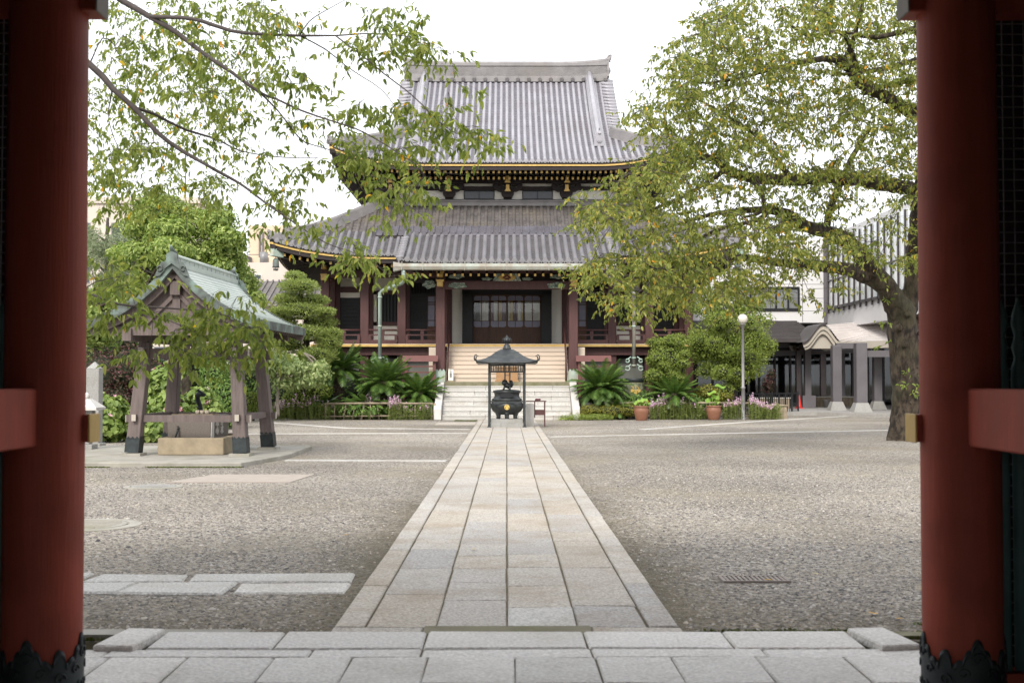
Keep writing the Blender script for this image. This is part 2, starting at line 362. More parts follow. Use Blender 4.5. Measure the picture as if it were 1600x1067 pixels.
    mi = n.nodes.new('ShaderNodeMath'); mi.operation = 'ADD'; L(v.outputs['Distance'], mi.inputs[0]); L(v2.outputs['Distance'], mi.inputs[1])
    bp = n.nodes.new('ShaderNodeBump'); bp.invert = True; bp.inputs['Strength'].default_value = 1.0; bp.inputs['Distance'].default_value = .018
    L(mi.outputs[0], bp.inputs['Height']); L(bp.outputs[0], b.inputs['Normal'])
    return m
MT['gravel'] = gravel_material()
GUT = (6.60, 7.02)        # the drain gutter beside the gate step
g = MB()
for (x0, x1, y0, y1) in [(-400, 400, -200, 5.0), (-400, -9, 5.0, 8.0), (9, 400, 5.0, 8.0), (-9, -1.98, 5.0, GUT[0]), (1.98, 9, 5.0, GUT[0]), (-1.98, 1.98, 5.0, 8.0),
                         (-9, -1.98, GUT[1], 8.0), (1.98, 9, GUT[1], 8.0), (-400, 400, 8.0, 700)]:
    g.add([(x0, y0, 0), (x1, y0, 0), (x1, y1, 0), (x0, y1, 0)], [(0, 1, 2, 3)])
tag(g.build('gravel_ground', MT['gravel'], recalc=False), kind='structure')
gt = MB()
for sx in (-1, 1):
    xa, xb = sorted((sx * 1.98, sx * 9))
    gt.box(xa, xb, GUT[0], GUT[1], -.30, -.26); gt.box(xa, xb, GUT[0] - .05, GUT[0], -.3, -.004); gt.box(xa, xb, GUT[1], GUT[1] + .05, -.3, -.004)
    gt.box(sx * 1.98 - .02, sx * 1.98 + .02, GUT[0], GUT[1], -.3, -.004)
tag(gt.build('gutter', MT['stone_moss']), kind='structure')

def slab(mb, x0, x1, y0, y1, z0, z1, ch=.008, rng=random, mi=0, tilt=.003, wob=.004):
    "one paving stone with worn chamfered edges"
    j = lambda: rng.uniform(-wob, wob)
    c = [(x0 + j(), y0 + j()), (x1 + j(), y0 + j()), (x1 + j(), y1 + j()), (x0 + j(), y1 + j())]
    zz = [z1 + rng.uniform(-tilt, tilt) for _ in c]
    cx = sum(p[0] for p in c) / 4; cy = sum(p[1] for p in c) / 4
    def ins(p): return (p[0] + (ch if p[0] < cx else -ch), p[1] + (ch if p[1] < cy else -ch))
    vs = [(p[0], p[1], z0) for p in c] + [(p[0], p[1], z - ch) for p, z in zip(c, zz)] + [(*ins(p), z) for p, z in zip(c, zz)]
    fs = [(8, 9, 10, 11)]
    for k in range(4):
        k2 = (k + 1) % 4
        fs += [(k, k2, 4 + k2, 4 + k), (4 + k, 4 + k2, 8 + k2, 8 + k)]
    mb.add(vs, fs, mi)
def slabmat(name, cols, speck=.35, stain=(.25, .195, .13), stain_amt=.62, stain_lo=.47):
    m, n, b, L = _new(name)
    g = n.nodes.new('ShaderNodeNewGeometry'); tcn = n.nodes.new('ShaderNodeTexCoord')
    r = n.nodes.new('ShaderNodeValToRGB'); el = r.color_ramp.elements
    while len(el) < len(cols): el.new(.5)
    for i, (e, c) in enumerate(zip(el, cols)): e.position = i / (len(cols) - 1); e.color = (*c, 1)
    L(g.outputs['Random Per Island'], r.inputs[0])
    n1 = n.nodes.new('ShaderNodeTexNoise'); n1.inputs['Scale'].default_value = 55; n1.inputs['Detail'].default_value = 4; L(tcn.outputs['Object'], n1.inputs['Vector'])
    mr = n.nodes.new('ShaderNodeMapRange'); mr.inputs[1].default_value = .3; mr.inputs[2].default_value = .7; mr.inputs[3].default_value = 1 - speck; mr.inputs[4].default_value = 1 + speck
    L(n1.outputs[0], mr.inputs[0])
    hs = n.nodes.new('ShaderNodeHueSaturation'); L(r.outputs[0], hs.inputs['Color']); L(mr.outputs[0], hs.inputs['Value'])
    n2 = n.nodes.new('ShaderNodeTexNoise'); n2.inputs['Scale'].default_value = 1.1; n2.inputs['Detail'].default_value = 8; n2.inputs['Roughness'].default_value = .68; L(tcn.outputs['Object'], n2.inputs['Vector'])
    r2 = n.nodes.new('ShaderNodeValToRGB'); r2.color_ramp.elements[0].position = stain_lo; r2.color_ramp.elements[1].position = stain_lo + .22
    r2.color_ramp.elements[1].color = (stain_amt,) * 3 + (1,)
    L(n2.outputs[0], r2.inputs[0])
    mx = n.nodes.new('ShaderNodeMix'); mx.data_type = 'RGBA'; mx.inputs[7].default_value = (*stain, 1)
    L(r2.outputs[0], mx.inputs[0]); L(hs.outputs[0], mx.inputs[6]); L(mx.outputs[2], b.inputs['Base Color'])
    b.inputs['Roughness'].default_value = .82; b.inputs['Specular IOR Level'].default_value = .35
    v = n.nodes.new('ShaderNodeTexVoronoi'); v.inputs['Scale'].default_value = 38; L(tcn.outputs['Object'], v.inputs['Vector'])
    bp = n.nodes.new('ShaderNodeBump'); bp.inputs['Strength'].default_value = .55; bp.inputs['Distance'].default_value = .012
    L(v.outputs['Distance'], bp.inputs['Height']); L(bp.outputs[0], b.inputs['Normal'])
    return m
MT['slab'] = slabmat('path_slabs', [(.40, .370, .330), (.345, .33, .315), (.43, .395, .35), (.375, .335, .285), (.405, .385, .36)])
MT['slab_gate'] = slabmat('gate_step_slabs', [(.58, .565, .54), (.67, .65, .62), (.53, .515, .495), (.63, .605, .57)], speck=.20, stain=(.36, .325, .27), stain_amt=.5, stain_lo=.5)
MT['slab_w'] = slabmat('pale_slabs', [(.50, .485, .46), (.44, .43, .41), (.55, .53, .50)], stain_amt=.35)
MT['joint'] = mat('joint_soil', (.17, .135, .09), (.085, .068, .045), scale=8, rough=.95, c3=(.07, .085, .03), scale3=2, amt3=.6)

rng = random.Random(7)
pm = MB()
PX = [-1.035, -.845, -.425, 0.0, .425, .845, 1.035]; gap = .007
for ci in range(6):
    x0, x1 = PX[ci] + .0065, PX[ci + 1] - .0065
    y = 7.31 if ci in (1, 2, 3, 4) else 7.31
    curb = ci in (0, 5)
    if ci == 3:
        slab(pm, x0, x1, y, y + .62, -.1, .027, rng=rng, mi=1); y += .62 + gap
    while y < 45.1:
        ln = rng.uniform(1.2, 1.95) if curb else rng.choice((rng.uniform(.6, 1.0), rng.uniform(1.0, 1.7)))
        y1 = min(y + ln, 45.1)
        if 45.1 - y1 < .4: y1 = 45.1
        slab(pm, x0, x1, y, y1, -.1, .03 if curb else .024, rng=rng)
        y = y1 + gap
slab(pm, -1.035, -.50, 7.08, 7.30, -.1, .026, rng=rng); slab(pm, .507, 1.035, 7.08, 7.30, -.1, .026, rng=rng)
slab(pm, -.493, .50, 7.08, 7.30, -.1, .034, rng=rng, mi=2)
jb = MB(); jb.box(-1.03, 1.03, 7.08, 45.1, -.08, .012)
ob = pm.build('stone_path', [MT['slab'], MT['slab_w'], MT['stone_moss']]); tag(ob, kind='structure')
j = jb.build('path_joints', MT['joint'], ob)
# gate step: three courses of dressed stone
gs = MB()
xs = [-1.96, -1.27, -.455, .44, 1.24, 1.96]
for a, b_ in zip(xs[:-1], xs[1:]): slab(gs, a + .005, b_ - .005, 6.625, 7.06, -.2, .052, rng=rng, ch=.012)
xs = [-9, -6.2, -4.3, -2.13, -1.05, -.46, .455, 1.38, 2.4, 4.4, 6.3, 9]
for a, b_ in zip(xs[:-1], xs[1:]): slab(gs, a + .004, b_ - .004, 6.43, 6.615, -.2, .046, rng=rng, ch=.01)
y0 = 6.42
for row, off in ((0, .06), (1, .27), (2, .1), (3, .33), (4, .15), (5, .02), (6, .3), (7, .2)):
    dp = .52 if row else .56
    x = -9.0 + off
    while x < 9:
        wd = rng.uniform(.39, .47); slab(gs, x, x + wd - .008, y0 - dp + .008, y0, -.2, .05, rng=rng, ch=.009); x += wd
    y0 -= dp
ob = gs.build('stone_floor', [MT['slab_gate']]); tag(ob, kind='structure')
jb = MB(); jb.box(-9, 9, 2.1, 6.61, -.1, .034); jb.box(-1.96, 1.96, 6.61, 7.05, -.1, .034); jb.build('floor_joints', MT['joint'], ob)
fl = MB(); fl.box(-9, 9, -6, 2.09, -.1, .045); fl.build('floor_slab', MT['slab_gate'], ob)
# flush stone strips and borders
st = MB()
x = -9.0
for (yy0, yy1, off) in ((9.02, 9.42, 0), (8.55, 8.98, .4)):
    x = -9.0 + off
    while x < -1.15:
        wd = rng.uniform(.55, 1.0); x1 = min(x + wd, -1.12 - (.05 if off else 0))
        if -1.12 - x1 < .3: x1 = -1.12
        slab(st, x, x1 - rng.uniform(.015, .04), yy0 + rng.uniform(-.03, .03), yy1 + rng.uniform(-.02, .015), -.1, rng.uniform(.010, .02), rng=rng, wob=.032, ch=.014); x = x1
tag(st.build('stone_strip', MT['slab_w']), kind='structure')
def strip(name, pts, wd, z=.012, m='slab_w', seg=1.6):
    mb = MB(); pts = [Vector((p[0], p[1], 0)) for p in pts]
    for a, b_ in zip(pts[:-1], pts[1:]):
        L_ = (b_ - a).length; k = max(1, int(L_ / seg)); d = (b_ - a) / k; nrm = Vector((-d.y, d.x, 0)).normalized() * wd / 2
        for i in range(k):
            p = a + d * i + d.normalized() * .005; q = a + d * (i + 1) - d.normalized() * .005
            zt = z + rng.uniform(-.002, .002)
            mb.prism([p - nrm + Vector((0, 0, -.08)), q - nrm + Vector((0, 0, -.08)), q + nrm + Vector((0, 0, -.08)), p + nrm + Vector((0, 0, -.08))], (0, 0, .08 + zt))
    return tag(mb.build(name, MT[m]), kind='structure')
strip('stone_border', [(-1.1, 22.4), (-4.1, 22.6)], .32)
strip('stone_border', [(1.09, 31.8), (12.0, 36.2)], .28)
strip('stone_border', [(4.1, 36.5), (9.3, 44.0), (14.6, 50.5)], .3)
strip('stone_border', [(-9.3, 33.4), (-1.1, 34.0)], .28)
strip('stone_border', [(-8.3, 42.5), (-5.0, 37.6), (-1.1, 36.6)], .3)
strip('stone_border', [(-2.4, 41.3), (-1.05, 41.3)], 2.2, m='slab')
strip('stone_border', [(-14, 27.4), (-8.2, 27.2)], .26)
strip('kerb', [(-9, 7.16), (-3.3, 7.16), (-2.25, 7.16), (-1.5, 7.16)], .16, z=.03, m='concrete')
strip('kerb', [(1.3, 7.14), (2.6, 7.14), (9, 7.14)], .12, z=.02, m='stone_moss')
# moss along the gutter and at the pavilion slab
MT['moss'] = leafmat('moss', [(0, (.05, .075, .012)), (.6, (.09, .11, .02)), (1, (.13, .13, .04))], trans=.1)
def moss(name, regions, n):
    P = []
    r_ = np.random.default_rng(3)
    for (x0, x1, y0, y1) in regions:
        k = max(20, int(n * (x1 - x0) * (y1 - y0)))
        P.append(np.stack([r_.uniform(x0, x1, k), r_.uniform(y0, y1, k), np.zeros(k)], 1))
    P = np.concatenate(P); P = P[(np.sin(P[:, 0] * 5.1) + np.sin(P[:, 1] * 9 + P[:, 0] * 3)) > -.4]
    k = len(P); a = r_.uniform(0, 6.28, k); s = r_.uniform(.006, .016, k)
    d = np.stack([np.cos(a), np.sin(a), np.zeros(k)], 1) * s[:, None]; h = np.stack([0 * s, 0 * s, s * 1.3], 1)
    e = np.stack([-np.sin(a), np.cos(a), np.zeros(k)], 1) * s[:, None] * .5
    V = np.stack([P - d, P + e, P + d + h, P - e + h], 1).reshape(-1, 3)
    return tag(mesh_np(name, V, np.arange(len(V)).reshape(-1, 4), MT['moss']), kind='stuff')
moss('moss', [(-2.9, -2.05, 7.03, 7.09), (-2.1, -1.1, 7.06, 7.22), (-3.3, -2.1, 7.25, 7.32), (1.1, 2.4, 7.07, 7.3), (2.2, 3.2, 7.2, 7.5), (-8, -4.5, 20.76, 20.9), (-1.9, -1.1, 43.6, 45)], 4200)

# ------------------------------------------------------------------ loose pebbles on the near gravel
def pebbles():
    r_ = np.random.default_rng(11); n = 52000
    y = 7.2 + 13.5 * r_.random(n) ** 1.9; x = r_.uniform(-1, 1, n) * (0.40 * y + .4)
    k = (np.abs(x) > 1.07) & ~((x < -1.1) & (y > 8.5) & (y < 9.45)) & ~((np.abs(x) < 2.0) & (y < 7.3)) & ~((np.abs(x - 1.85) < .32) & (np.abs(y - 9.15) < .2))
    k &= r_.random(n) < np.clip((y - 7.1) / 2.2 + .25, 0, 1) * np.clip((np.abs(x) - .9) / .7, .25, 1)
    x, y = x[k], y[k]; n = len(x)
    s = (.0055 + .011 * r_.random(n) ** 2.2) * (1 + (r_.random(n) < .04) * .8)
    base = np.array([(1, 0, 0), (.3, .9, .1), (-.8, .5, 0), (-.7, -.6, .1), (.4, -.85, 0), (.1, .1, .75), (-.25, -.1, .7)])
    tri = np.array([(0, 1, 5), (1, 2, 6), (1, 6, 5), (2, 3, 6), (3, 4, 6), (4, 5, 6), (4, 0, 5)])
    a = r_.uniform(0, 6.28, n); sc = r_.uniform(.6, 1.3, (n, 3)); sc[:, 2] *= .75
    B = base[None] * sc[:, None, :] * s[:, None, None]
    X = B[:, :, 0] * np.cos(a)[:, None] - B[:, :, 1] * np.sin(a)[:, None] + x[:, None]
    Y = B[:, :, 0] * np.sin(a)[:, None] + B[:, :, 1] * np.cos(a)[:, None] + y[:, None]
    V = np.stack([X, Y, B[:, :, 2]], 2).reshape(-1, 3)
    F = (tri[None] + (np.arange(n) * 7)[:, None, None]).reshape(-1, 3)
    m, nn, b, L = _new('pebble_mix')
    gg = nn.nodes.new('ShaderNodeNewGeometry'); r = nn.nodes.new('ShaderNodeValToRGB'); el = r.color_ramp.elements
    for i in range(3): el.new(.5)
    for e, (p, c) in zip(el, [(0, (.05, .05, .055)), (.25, (.15, .14, .135)), (.5, (.29, .27, .24)), (.8, (.38, .325, .26)), (1, (.46, .43, .395))]): e.position = p; e.color = (*c, 1)
    L(gg.outputs['Random Per Island'], r.inputs[0]); L(r.outputs[0], b.inputs['Base Color']); b.inputs['Roughness'].default_value = .85
    tag(mesh_np('pebbles', V, F, m), kind='stuff')
pebbles()

# ------------------------------------------------------------------ small things lying in the yard
for (c, sz, lab, rz) in [((-2.09, 6.80, .050), (.22, .46, .055), 'grey stone slab lying across the gutter beside the left red pillar', R(-6)),
                         ((2.09, 6.80, .050), (.22, .46, .055), 'grey stone slab lying across the gutter beside the right red pillar', R(8))]:
    mb = MB(); mb.cbox(c, sz, rz=rz); o = mb.build('gutter_slab', MT['slab_gate'], org=(c[0], c[1], 0), bevel=.008)
    tag(o, lab, 'stone slab', 'stone slabs over the gutter')
gr = thing('drain_grate', (1.85, 9.15, 0), 'rusty grey slotted drain grate set in the gravel right of the path', 'drain grate')
mb = MB(); mb.box(1.60, 2.10, 9.02, 9.045, -.02, .016); mb.box(1.60, 2.10, 9.255, 9.28, -.02, .016); mb.box(1.60, 1.625, 9.045, 9.255, -.02, .016); mb.box(2.075, 2.10, 9.045, 9.255, -.02, .016)
MT['rust'] = mat('rusty_grate', (.27, .235, .21), (.20, .17, .15), scale=9, rough=.8, bump=.2)
mb.build('frame', MT['rust'], gr)
mb = MB()
for k in range(13): mb.box(1.635 + k * .0345, 1.655 + k * .0345, 9.045, 9.255, -.015, .014)
for k in range(3): mb.box(1.625, 2.075, 9.09 + k * .06, 9.10 + k * .06, -.016, .0125)
mb.build('grille', MT['rust'], gr)
mb = MB(); mb.box(1.625, 2.075, 9.045, 9.255, -.02, .003); mb.build('pit_shade_sheet', MT['core'], gr)  # flat dark sheet stands in for the shade down the hole
def disc(name, x, y, r, lab, m):
    t = thing(name, (x, y, 0), lab, 'manhole cover', 'manhole covers in the gravel')
    mb = MB(); mb.lathe([(r * 1.35, -.05), (r * 1.35, .006), (r * 1.06, .010), (r * 1.06, -.02)], (x, y, 0), 32, sm=False); mb.build('concrete_ring', MT['concrete'], t)
    mb = MB(); mb.lathe([(r, -.05), (r, .010), (r * .94, .014), (.0001, .014)], (x, y, 0), 32, sm=False)
    for k in range(-4, 5): 
        h = math.sqrt(max(0, 1 - (k / 5) ** 2)) * r * .85; mb.box(x - h, x + h, y + k * r / 5 - .012, y + k * r / 5 + .012, .012, .019)
    mb.build('lid', m, t)
disc('manhole_cover', -4.35, 12.6, .42, 'round concrete-rimmed manhole cover nearest the left red pillar', MT['concrete'])
disc('manhole_cover', -4.95, 17.1, .30, 'small dark round manhole cover in gravel before the wash pavilion', MT['stone_g'])
mb = MB(); mb.prism([(-4.95, 17.75, -.05), (-3.15, 17.75, -.05), (-3.02, 19.2, -.05), (-4.6, 19.2, -.05)], (0, 0, .062))
MT['pinkslab'] = mat('pinkish_flat_slab', (.36, .31, .27), (.31, .27, .235), scale=4, rough=.85, bump=.1, bscale=60)
tag(mb.build('paving_slab', MT['pinkslab'], org=(-4, 18.5, 0)), 'flat pinkish slab flush with the gravel before the wash pavilion', 'paving slab')

def leaf_fallen(x, y, c, s, rz):
    mb = MB()
    pts = [(-.5, 0, .02), (-.2, .24, .05), (.2, .2, .03), (.5, 0, .06), (.2, -.2, .02), (-.2, -.24, .04)]
    z = .034 if abs(x) < 1.03 else .014
    m3 = Matrix.Rotation(rz, 3, 'Z')
    v = [m3 @ Vector(p) * s + Vector((x, y, z)) for p in pts]
    mb.add(v, [(0, 1, 2, 3), (0, 3, 4, 5)], 0)
    return mb.build('fallen_leaf', c, org=(x, y, 0), recalc=False)
MT['leaf_y'] = mat('fallen_yellow_leaf', (.60, .36, .05), (.42, .22, .03), scale=30, rough=.6)
MT['leaf_b'] = mat('fallen_brown_leaf', (.16, .07, .03), (.10, .045, .02), scale=30, rough=.7)
MT['leaf_p'] = mat('fallen_pale_leaf', (.50, .42, .24), (.38, .3, .16), scale=30, rough=.7)
rl = random.Random(5)
for i in range(44):
    y = 7.4 + 22 * rl.random() ** 1.4; x = rl.uniform(-.36, .36) * y
    c, wd = rl.choice([('leaf_y', 'yellow'), ('leaf_y', 'yellow'), ('leaf_b', 'dark brown'), ('leaf_p', 'pale tan'), ('leaf_p', 'pale tan')])
    on = 'stone path' if abs(x) < 1.03 else ('gravel left of the path' if x < 0 else 'gravel right of the path')
    if on == 'stone path' and rl.random() < .6: continue
    if x < -3 and y > 20: continue
    o = leaf_fallen(x, y, MT[c], rl.uniform(.05, .085), rl.uniform(0, 6.28))
    tag(o, f'small {wd} fallen leaf lying on the {on}', 'leaf', f'{wd} leaves on the {on}')

# ------------------------------------------------------------------ the red gate we look through
gate = thing('temple_gate', (0, 4, 0), 'dark red lacquered temple gate with round pillars framing the courtyard', 'gate')
def shoe_ring(cx, cy, r, k):
    mb = MB(); n = 256; rows = [[], []]; rin = []
    V = []; F = []
    for i in range(n + 1):
        a = 2 * math.pi * i / n
        ph = ((a * 4 / (2 * math.pi) + .5) % 1.0) - .5; h = .20      # rounded cloud lobes
        for (pc, hw, ht) in ((0, .12, .145), (.13, .10, .095), (-.13, .10, .095), (.27, .09, .05), (-.27, .09, .05), (.37, .05, .03), (-.37, .05, .03), (.5, .11, .09), (-.5, .11, .09)):
            u = (ph - pc) / hw
            if abs(u) < 1: h = max(h, .20 + ht * (1 - u * u) ** .34)
        for z in (.03, .09, h - .035, h - .018, h):
            bulge = .006 + (.006 if z > h - .03 and z < h - .005 else 0)
            V.append((cx + math.cos(a) * (r + bulge), cy + math.sin(a) * (r + bulge), z))
        V.append((cx + math.cos(a) * (r - .004), cy + math.sin(a) * (r - .004), h))
    for i in range(n):
        for q in range(5): F.append((i * 6 + q, (i + 1) * 6 + q, (i + 1) * 6 + q + 1, i * 6 + q + 1))
    mb.add(V, F, 0, False)
    for t in range(4):     # raised scroll lines on the fitting
        a = 2 * math.pi * t / 4
        for dz, da, rr in ((.255, 0, .034), (.19, .33, .026), (.19, -.33, .026), (.16, .785, .03), (.115, .15, .024), (.115, -.15, .024)):
            c = Vector((cx + math.cos(a + da) * (r + .008), cy + math.sin(a + da) * (r + .008), dz))
            pts = []
            for q in range(13):
                th = q * .55; rad = rr * (1 - q / 15)
                tv = Vector((-math.sin(a + da), math.cos(a + da), 0))
                pts.append(c + tv * math.cos(th) * rad + Vector((0, 0, 1)) * math.sin(th) * rad)
            mb.tube(pts, .0045, 5)
    return mb
def pillar(cx, cy, r, label):
    mb = MB(); mb.lathe([(r * .99, .03), (r, .6), (r, 2.2), (r * .97, 3.6), (r * .93, 4.35)], (cx, cy, 0), 48)
    p = mb.build('pillar', MT['gate_red'], gate)
    shoe_ring(cx, cy, r, 6).build('metal_shoe', MT['iron'], p)
    mb = MB(); mb.lathe([(r * 1.35, .0), (r * 1.35, .055), (r * 1.2, .075), (r * .9, .08)], (cx, cy, 0), 40, sm=False); mb.build('base_stone', MT['slab_gate'], p)
PR = .178; PYC = 5.62
for sx in (-1, 1):
    cx = sx * 2.13 if sx < 0 else 2.095
    pillar(cx, PYC, PR, '')
    pillar(cx, 1.2, PR, '')
    pillar(sx * 4.2, PYC, PR, ''); pillar(sx * 4.2, 1.2, PR, '')
    mb = MB(); mb.box(cx + sx * .045 - .075, cx + sx * .045 + .075, 1.2 + PR * .9, PYC - PR * .75, 1.20, 1.46); mb.build('tie_beam', MT['gate_red'], gate, bevel=.008)
    for (z0, z1, pr, yy, th, cp) in ((1.212, 1.338, .03, .06, .14, 'gold'), (3.20, 3.46, .06, .02, .16, 'cap_grey')):   # tie ends that pierce the pillar
        xe = cx - sx * (PR + pr); xi = cx - sx * PR * .5; xa, xb = sorted((xe, xi))
        tb = MB(); tb.box(xa, xb, PYC + yy - th / 2, PYC + yy + th / 2, z0, z1)
        t = tb.build('tie_end', MT['gate_red'], gate, bevel=.006)
        xc, xd = sorted((xe - sx * .004, xe + sx * .006))
        cb = MB(); cb.box(xc, xd, PYC + yy - th / 2 - .003, PYC + yy + th / 2 + .003, z0 - .003, z1 + .003)
        cb.build('end_cap', MT[cp], t, bevel=.003)
    # turned pickets between the pillar and the outer wall
    for k in range(24):
        x = cx + sx * (.205 + k * .081)
        if abs(x) > 4.05: break
        pk = MB(); rr = .034
        pk.lathe([(rr, .12), (rr, 1.55), (rr * .62, 1.60), (rr * .95, 1.65), (rr * .55, 1.70), (rr * 1.0, 1.76), (rr * .8, 1.81), (rr * .3, 1.86), (.002, 1.885)], (x, PYC + .03, 0), 10)
        pk.build('picket', MT['gate_green'], gate)
    xa, xb = sorted((cx + sx * PR * .8, sx * 4.1))
    mb = MB(); mb.box(xa, xb, PYC - .04, PYC + .10, .05, .16); mb.build('sill_beam', MT['gate_red'], gate)
    mb = MB(); mb.box(xa, xb, PYC - .03, PYC + .09, 3.2, 3.45); mb.build('head_beam', MT['gate_red'], gate)
    wr = MB()
    for k in range(36):
        x = xa + (k + .5) * (xb - xa) / 36; wr.tube([(x, PYC + .14, .15), (x, PYC + .14, 3.3)], .003, 4, cap=False)
    for k in range(62):
        z = .2 + k * .05; wr.tube([(xa, PYC + .143, z), (xb, PYC + .143, z)], .003, 4, cap=False)
    wr.build('wire_mesh', MT['steel'], gate)
    mb = MB(); mb.box(*sorted((sx * 4.18, sx * 4.28)), -4.0, PYC, .05, 4.2); mb.build('side_wall', MT['gate_dark'], gate)  # carried back unseen past the camera to keep light off the pillars
    mb = MB(); mb.box(xa, sx * 4.2, PYC + .20, PYC + .24, .05, 4.2) if sx > 0 else mb.box(-4.2, xb, PYC + .20, PYC + .24, .05, 4.2); mb.build('dark_backing', MT['gate_dark'], gate)  # dark sheet added so the space behind the mesh stays dark
    mb = MB(); mb.box(*sorted((sx * 2.0, sx * 4.2)), -4.05, -3.95, .05, 4.2); mb.build('rear_light_block', MT['gate_dark'], gate)  # added unseen behind the camera to block light and dim the pillars
mb = MB(); mb.box(-2.0, 2.0, -4.05, -3.95, 2.9, 4.2); mb.build('rear_light_block_top', MT['gate_dark'], gate)  # added unseen over the rear opening, also to cut light on the pillars
mb = MB(); mb.box(-2.3, 2.3, PYC - .12, PYC + .12, 3.62, 3.98); mb.build('lintel', MT['gate_red'], gate, bevel=.01)
mb = MB(); mb.box(-4.4, 4.4, -4.0, 6.1, 4.2, 4.3); mb.build('ceiling', MT['gate_dark'], gate)  # rear part lengthened out of view to dim the gate interior
mb = MB()
hw, ht = 5.6, 2.6
mb.prism([(-hw, -4.9, 4.35), (-hw, 6.75, 4.35), (-hw, 1.0, 7.2)], (2 * hw, 0, 0)); mb.build('roof', MT['tile_dark'], gate)
# ------------------------------------------------------------------ temple hall
hall = thing('temple_hall', (0, 50, 0), 'large two-roofed Buddhist temple hall with grey tiled roofs, dark red-brown columns and white plaster', 'temple')
FRONT = (Vector((1, 0, 0)), Vector((0, 1, 0)))
def roof_face(mb, O, ux, un, Ws, dmax, zf, lift, sp=.27, rr=.078, step=.24, d0=0.0, rows=True, discs=True, smin=None, smax=None, raise_=0.0, shade_dust=99.0):
    "tiled slope: mi 0 tiles; O = eave midpoint, ux along the eave, un inward; dmax(s) is where a column of tiles stops"
    O = Vector(O)
    pmi = lambda d: 2 if d > shade_dust else 1
    def P(s, d, h=0.0):
        return O + ux * s + un * d + Vector((0, 0, zf(d) + lift(s, d) + h + raise_))
    lo = -Ws if smin is None else smin; hi = Ws if smax is None else smax
    n = max(1, round((hi - lo) / sp)); ds = (hi - lo) / n
    for i in range(n):          # pan tiles, one saw-tooth strip per column, dished in the middle
        sa, sb = lo + i * ds, lo + (i + 1) * ds; sm_ = (sa + sb) / 2
        da, db, dm = dmax(sa), dmax(sb), dmax(sm_)
        D = max(da, db); k = 0
        while d0 + k * step < D - 1e-4:
            e0 = d0 + k * step; e1 = e0 + step + .01
            c = lambda e, m_: min(e, m_)
            a0, a1, b0, b1, m0, m1 = c(e0, da), c(e1, da), c(e0, db), c(e1, db), c(e0, dm), c(e1, dm)
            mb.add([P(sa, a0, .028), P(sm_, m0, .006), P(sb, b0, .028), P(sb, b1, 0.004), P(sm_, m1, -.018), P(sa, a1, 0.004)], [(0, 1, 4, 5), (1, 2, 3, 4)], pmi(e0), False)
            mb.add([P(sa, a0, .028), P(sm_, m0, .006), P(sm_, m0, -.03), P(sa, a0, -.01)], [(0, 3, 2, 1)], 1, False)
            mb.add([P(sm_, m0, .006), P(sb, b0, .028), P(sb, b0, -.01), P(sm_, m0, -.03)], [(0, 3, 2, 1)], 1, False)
            k += 1
    if not rows: return P
    for i in range(n + 1):      # round cover tiles
        s = lo + i * ds; D = dmax(s)
        if D - d0 < .12: continue
        k = max(2, int((D - d0) / .34)); rws = []
        for j in range(k + 1):
            d = d0 + (D - d0) * j / k
            for (dd, r_) in ((d, rr * (1.06 if j else 1.0)), (d + .02, rr)) if 0 < j < k else ((d, rr),):
                rws.append([P(s, dd, .0) + ux * (-math.cos(math.pi * q / 6) * r_) + Vector((0, 0, 1)) * (math.sin(math.pi * q / 6) * r_ * 1.05 - .005) for q in range(7)])
        if shade_dust < 90 and D > shade_dust:      # upper part darker and browner: eave shade and dust put into the colour
            kk = next((q for q, rw in enumerate(rws) if (rw[0] - O).dot(un) > shade_dust), len(rws))
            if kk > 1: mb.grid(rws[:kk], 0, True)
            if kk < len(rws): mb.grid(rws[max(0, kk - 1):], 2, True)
        else: mb.grid(rws, 0, True)
        if discs:
            c = P(s, d0, .01) - un * .012; rd = rr * 1.22
            for (off, r1, r2) in ((0, rd, rd), (-.012, rd * .8, rd * .8)):
                pass
            ring = [c + ux * math.cos(a) * rd + Vector((0, 0, 1)) * math.sin(a) * rd for a in [2 * math.pi * q / 14 for q in range(14)]]
            mb.prism(ring, un * .05, 0)
            ring = [c + ux * math.cos(a) * rd * .55 + Vector((0, 0, 1)) * math.sin(a) * rd * .55 - un * .012 for a in [2 * math.pi * q / 12 for q in range(12)]]
            mb.prism(ring, un * .014, 0)
            # pan tile lip between the discs
            if i < n:
                a = P(s + rd, d0, .02) - un * .01; b_ = P(s + ds - rd, d0, .02) - un * .01; m_ = P(s + ds / 2, d0, -.02) - un * .01
                dn = Vector((0, 0, -.055))
                mb.add([a, m_, b_, b_ + dn, m_ + dn * 1.2, a + dn], [(0, 5, 4, 1), (1, 4, 3, 2)], 0, False)
    return P
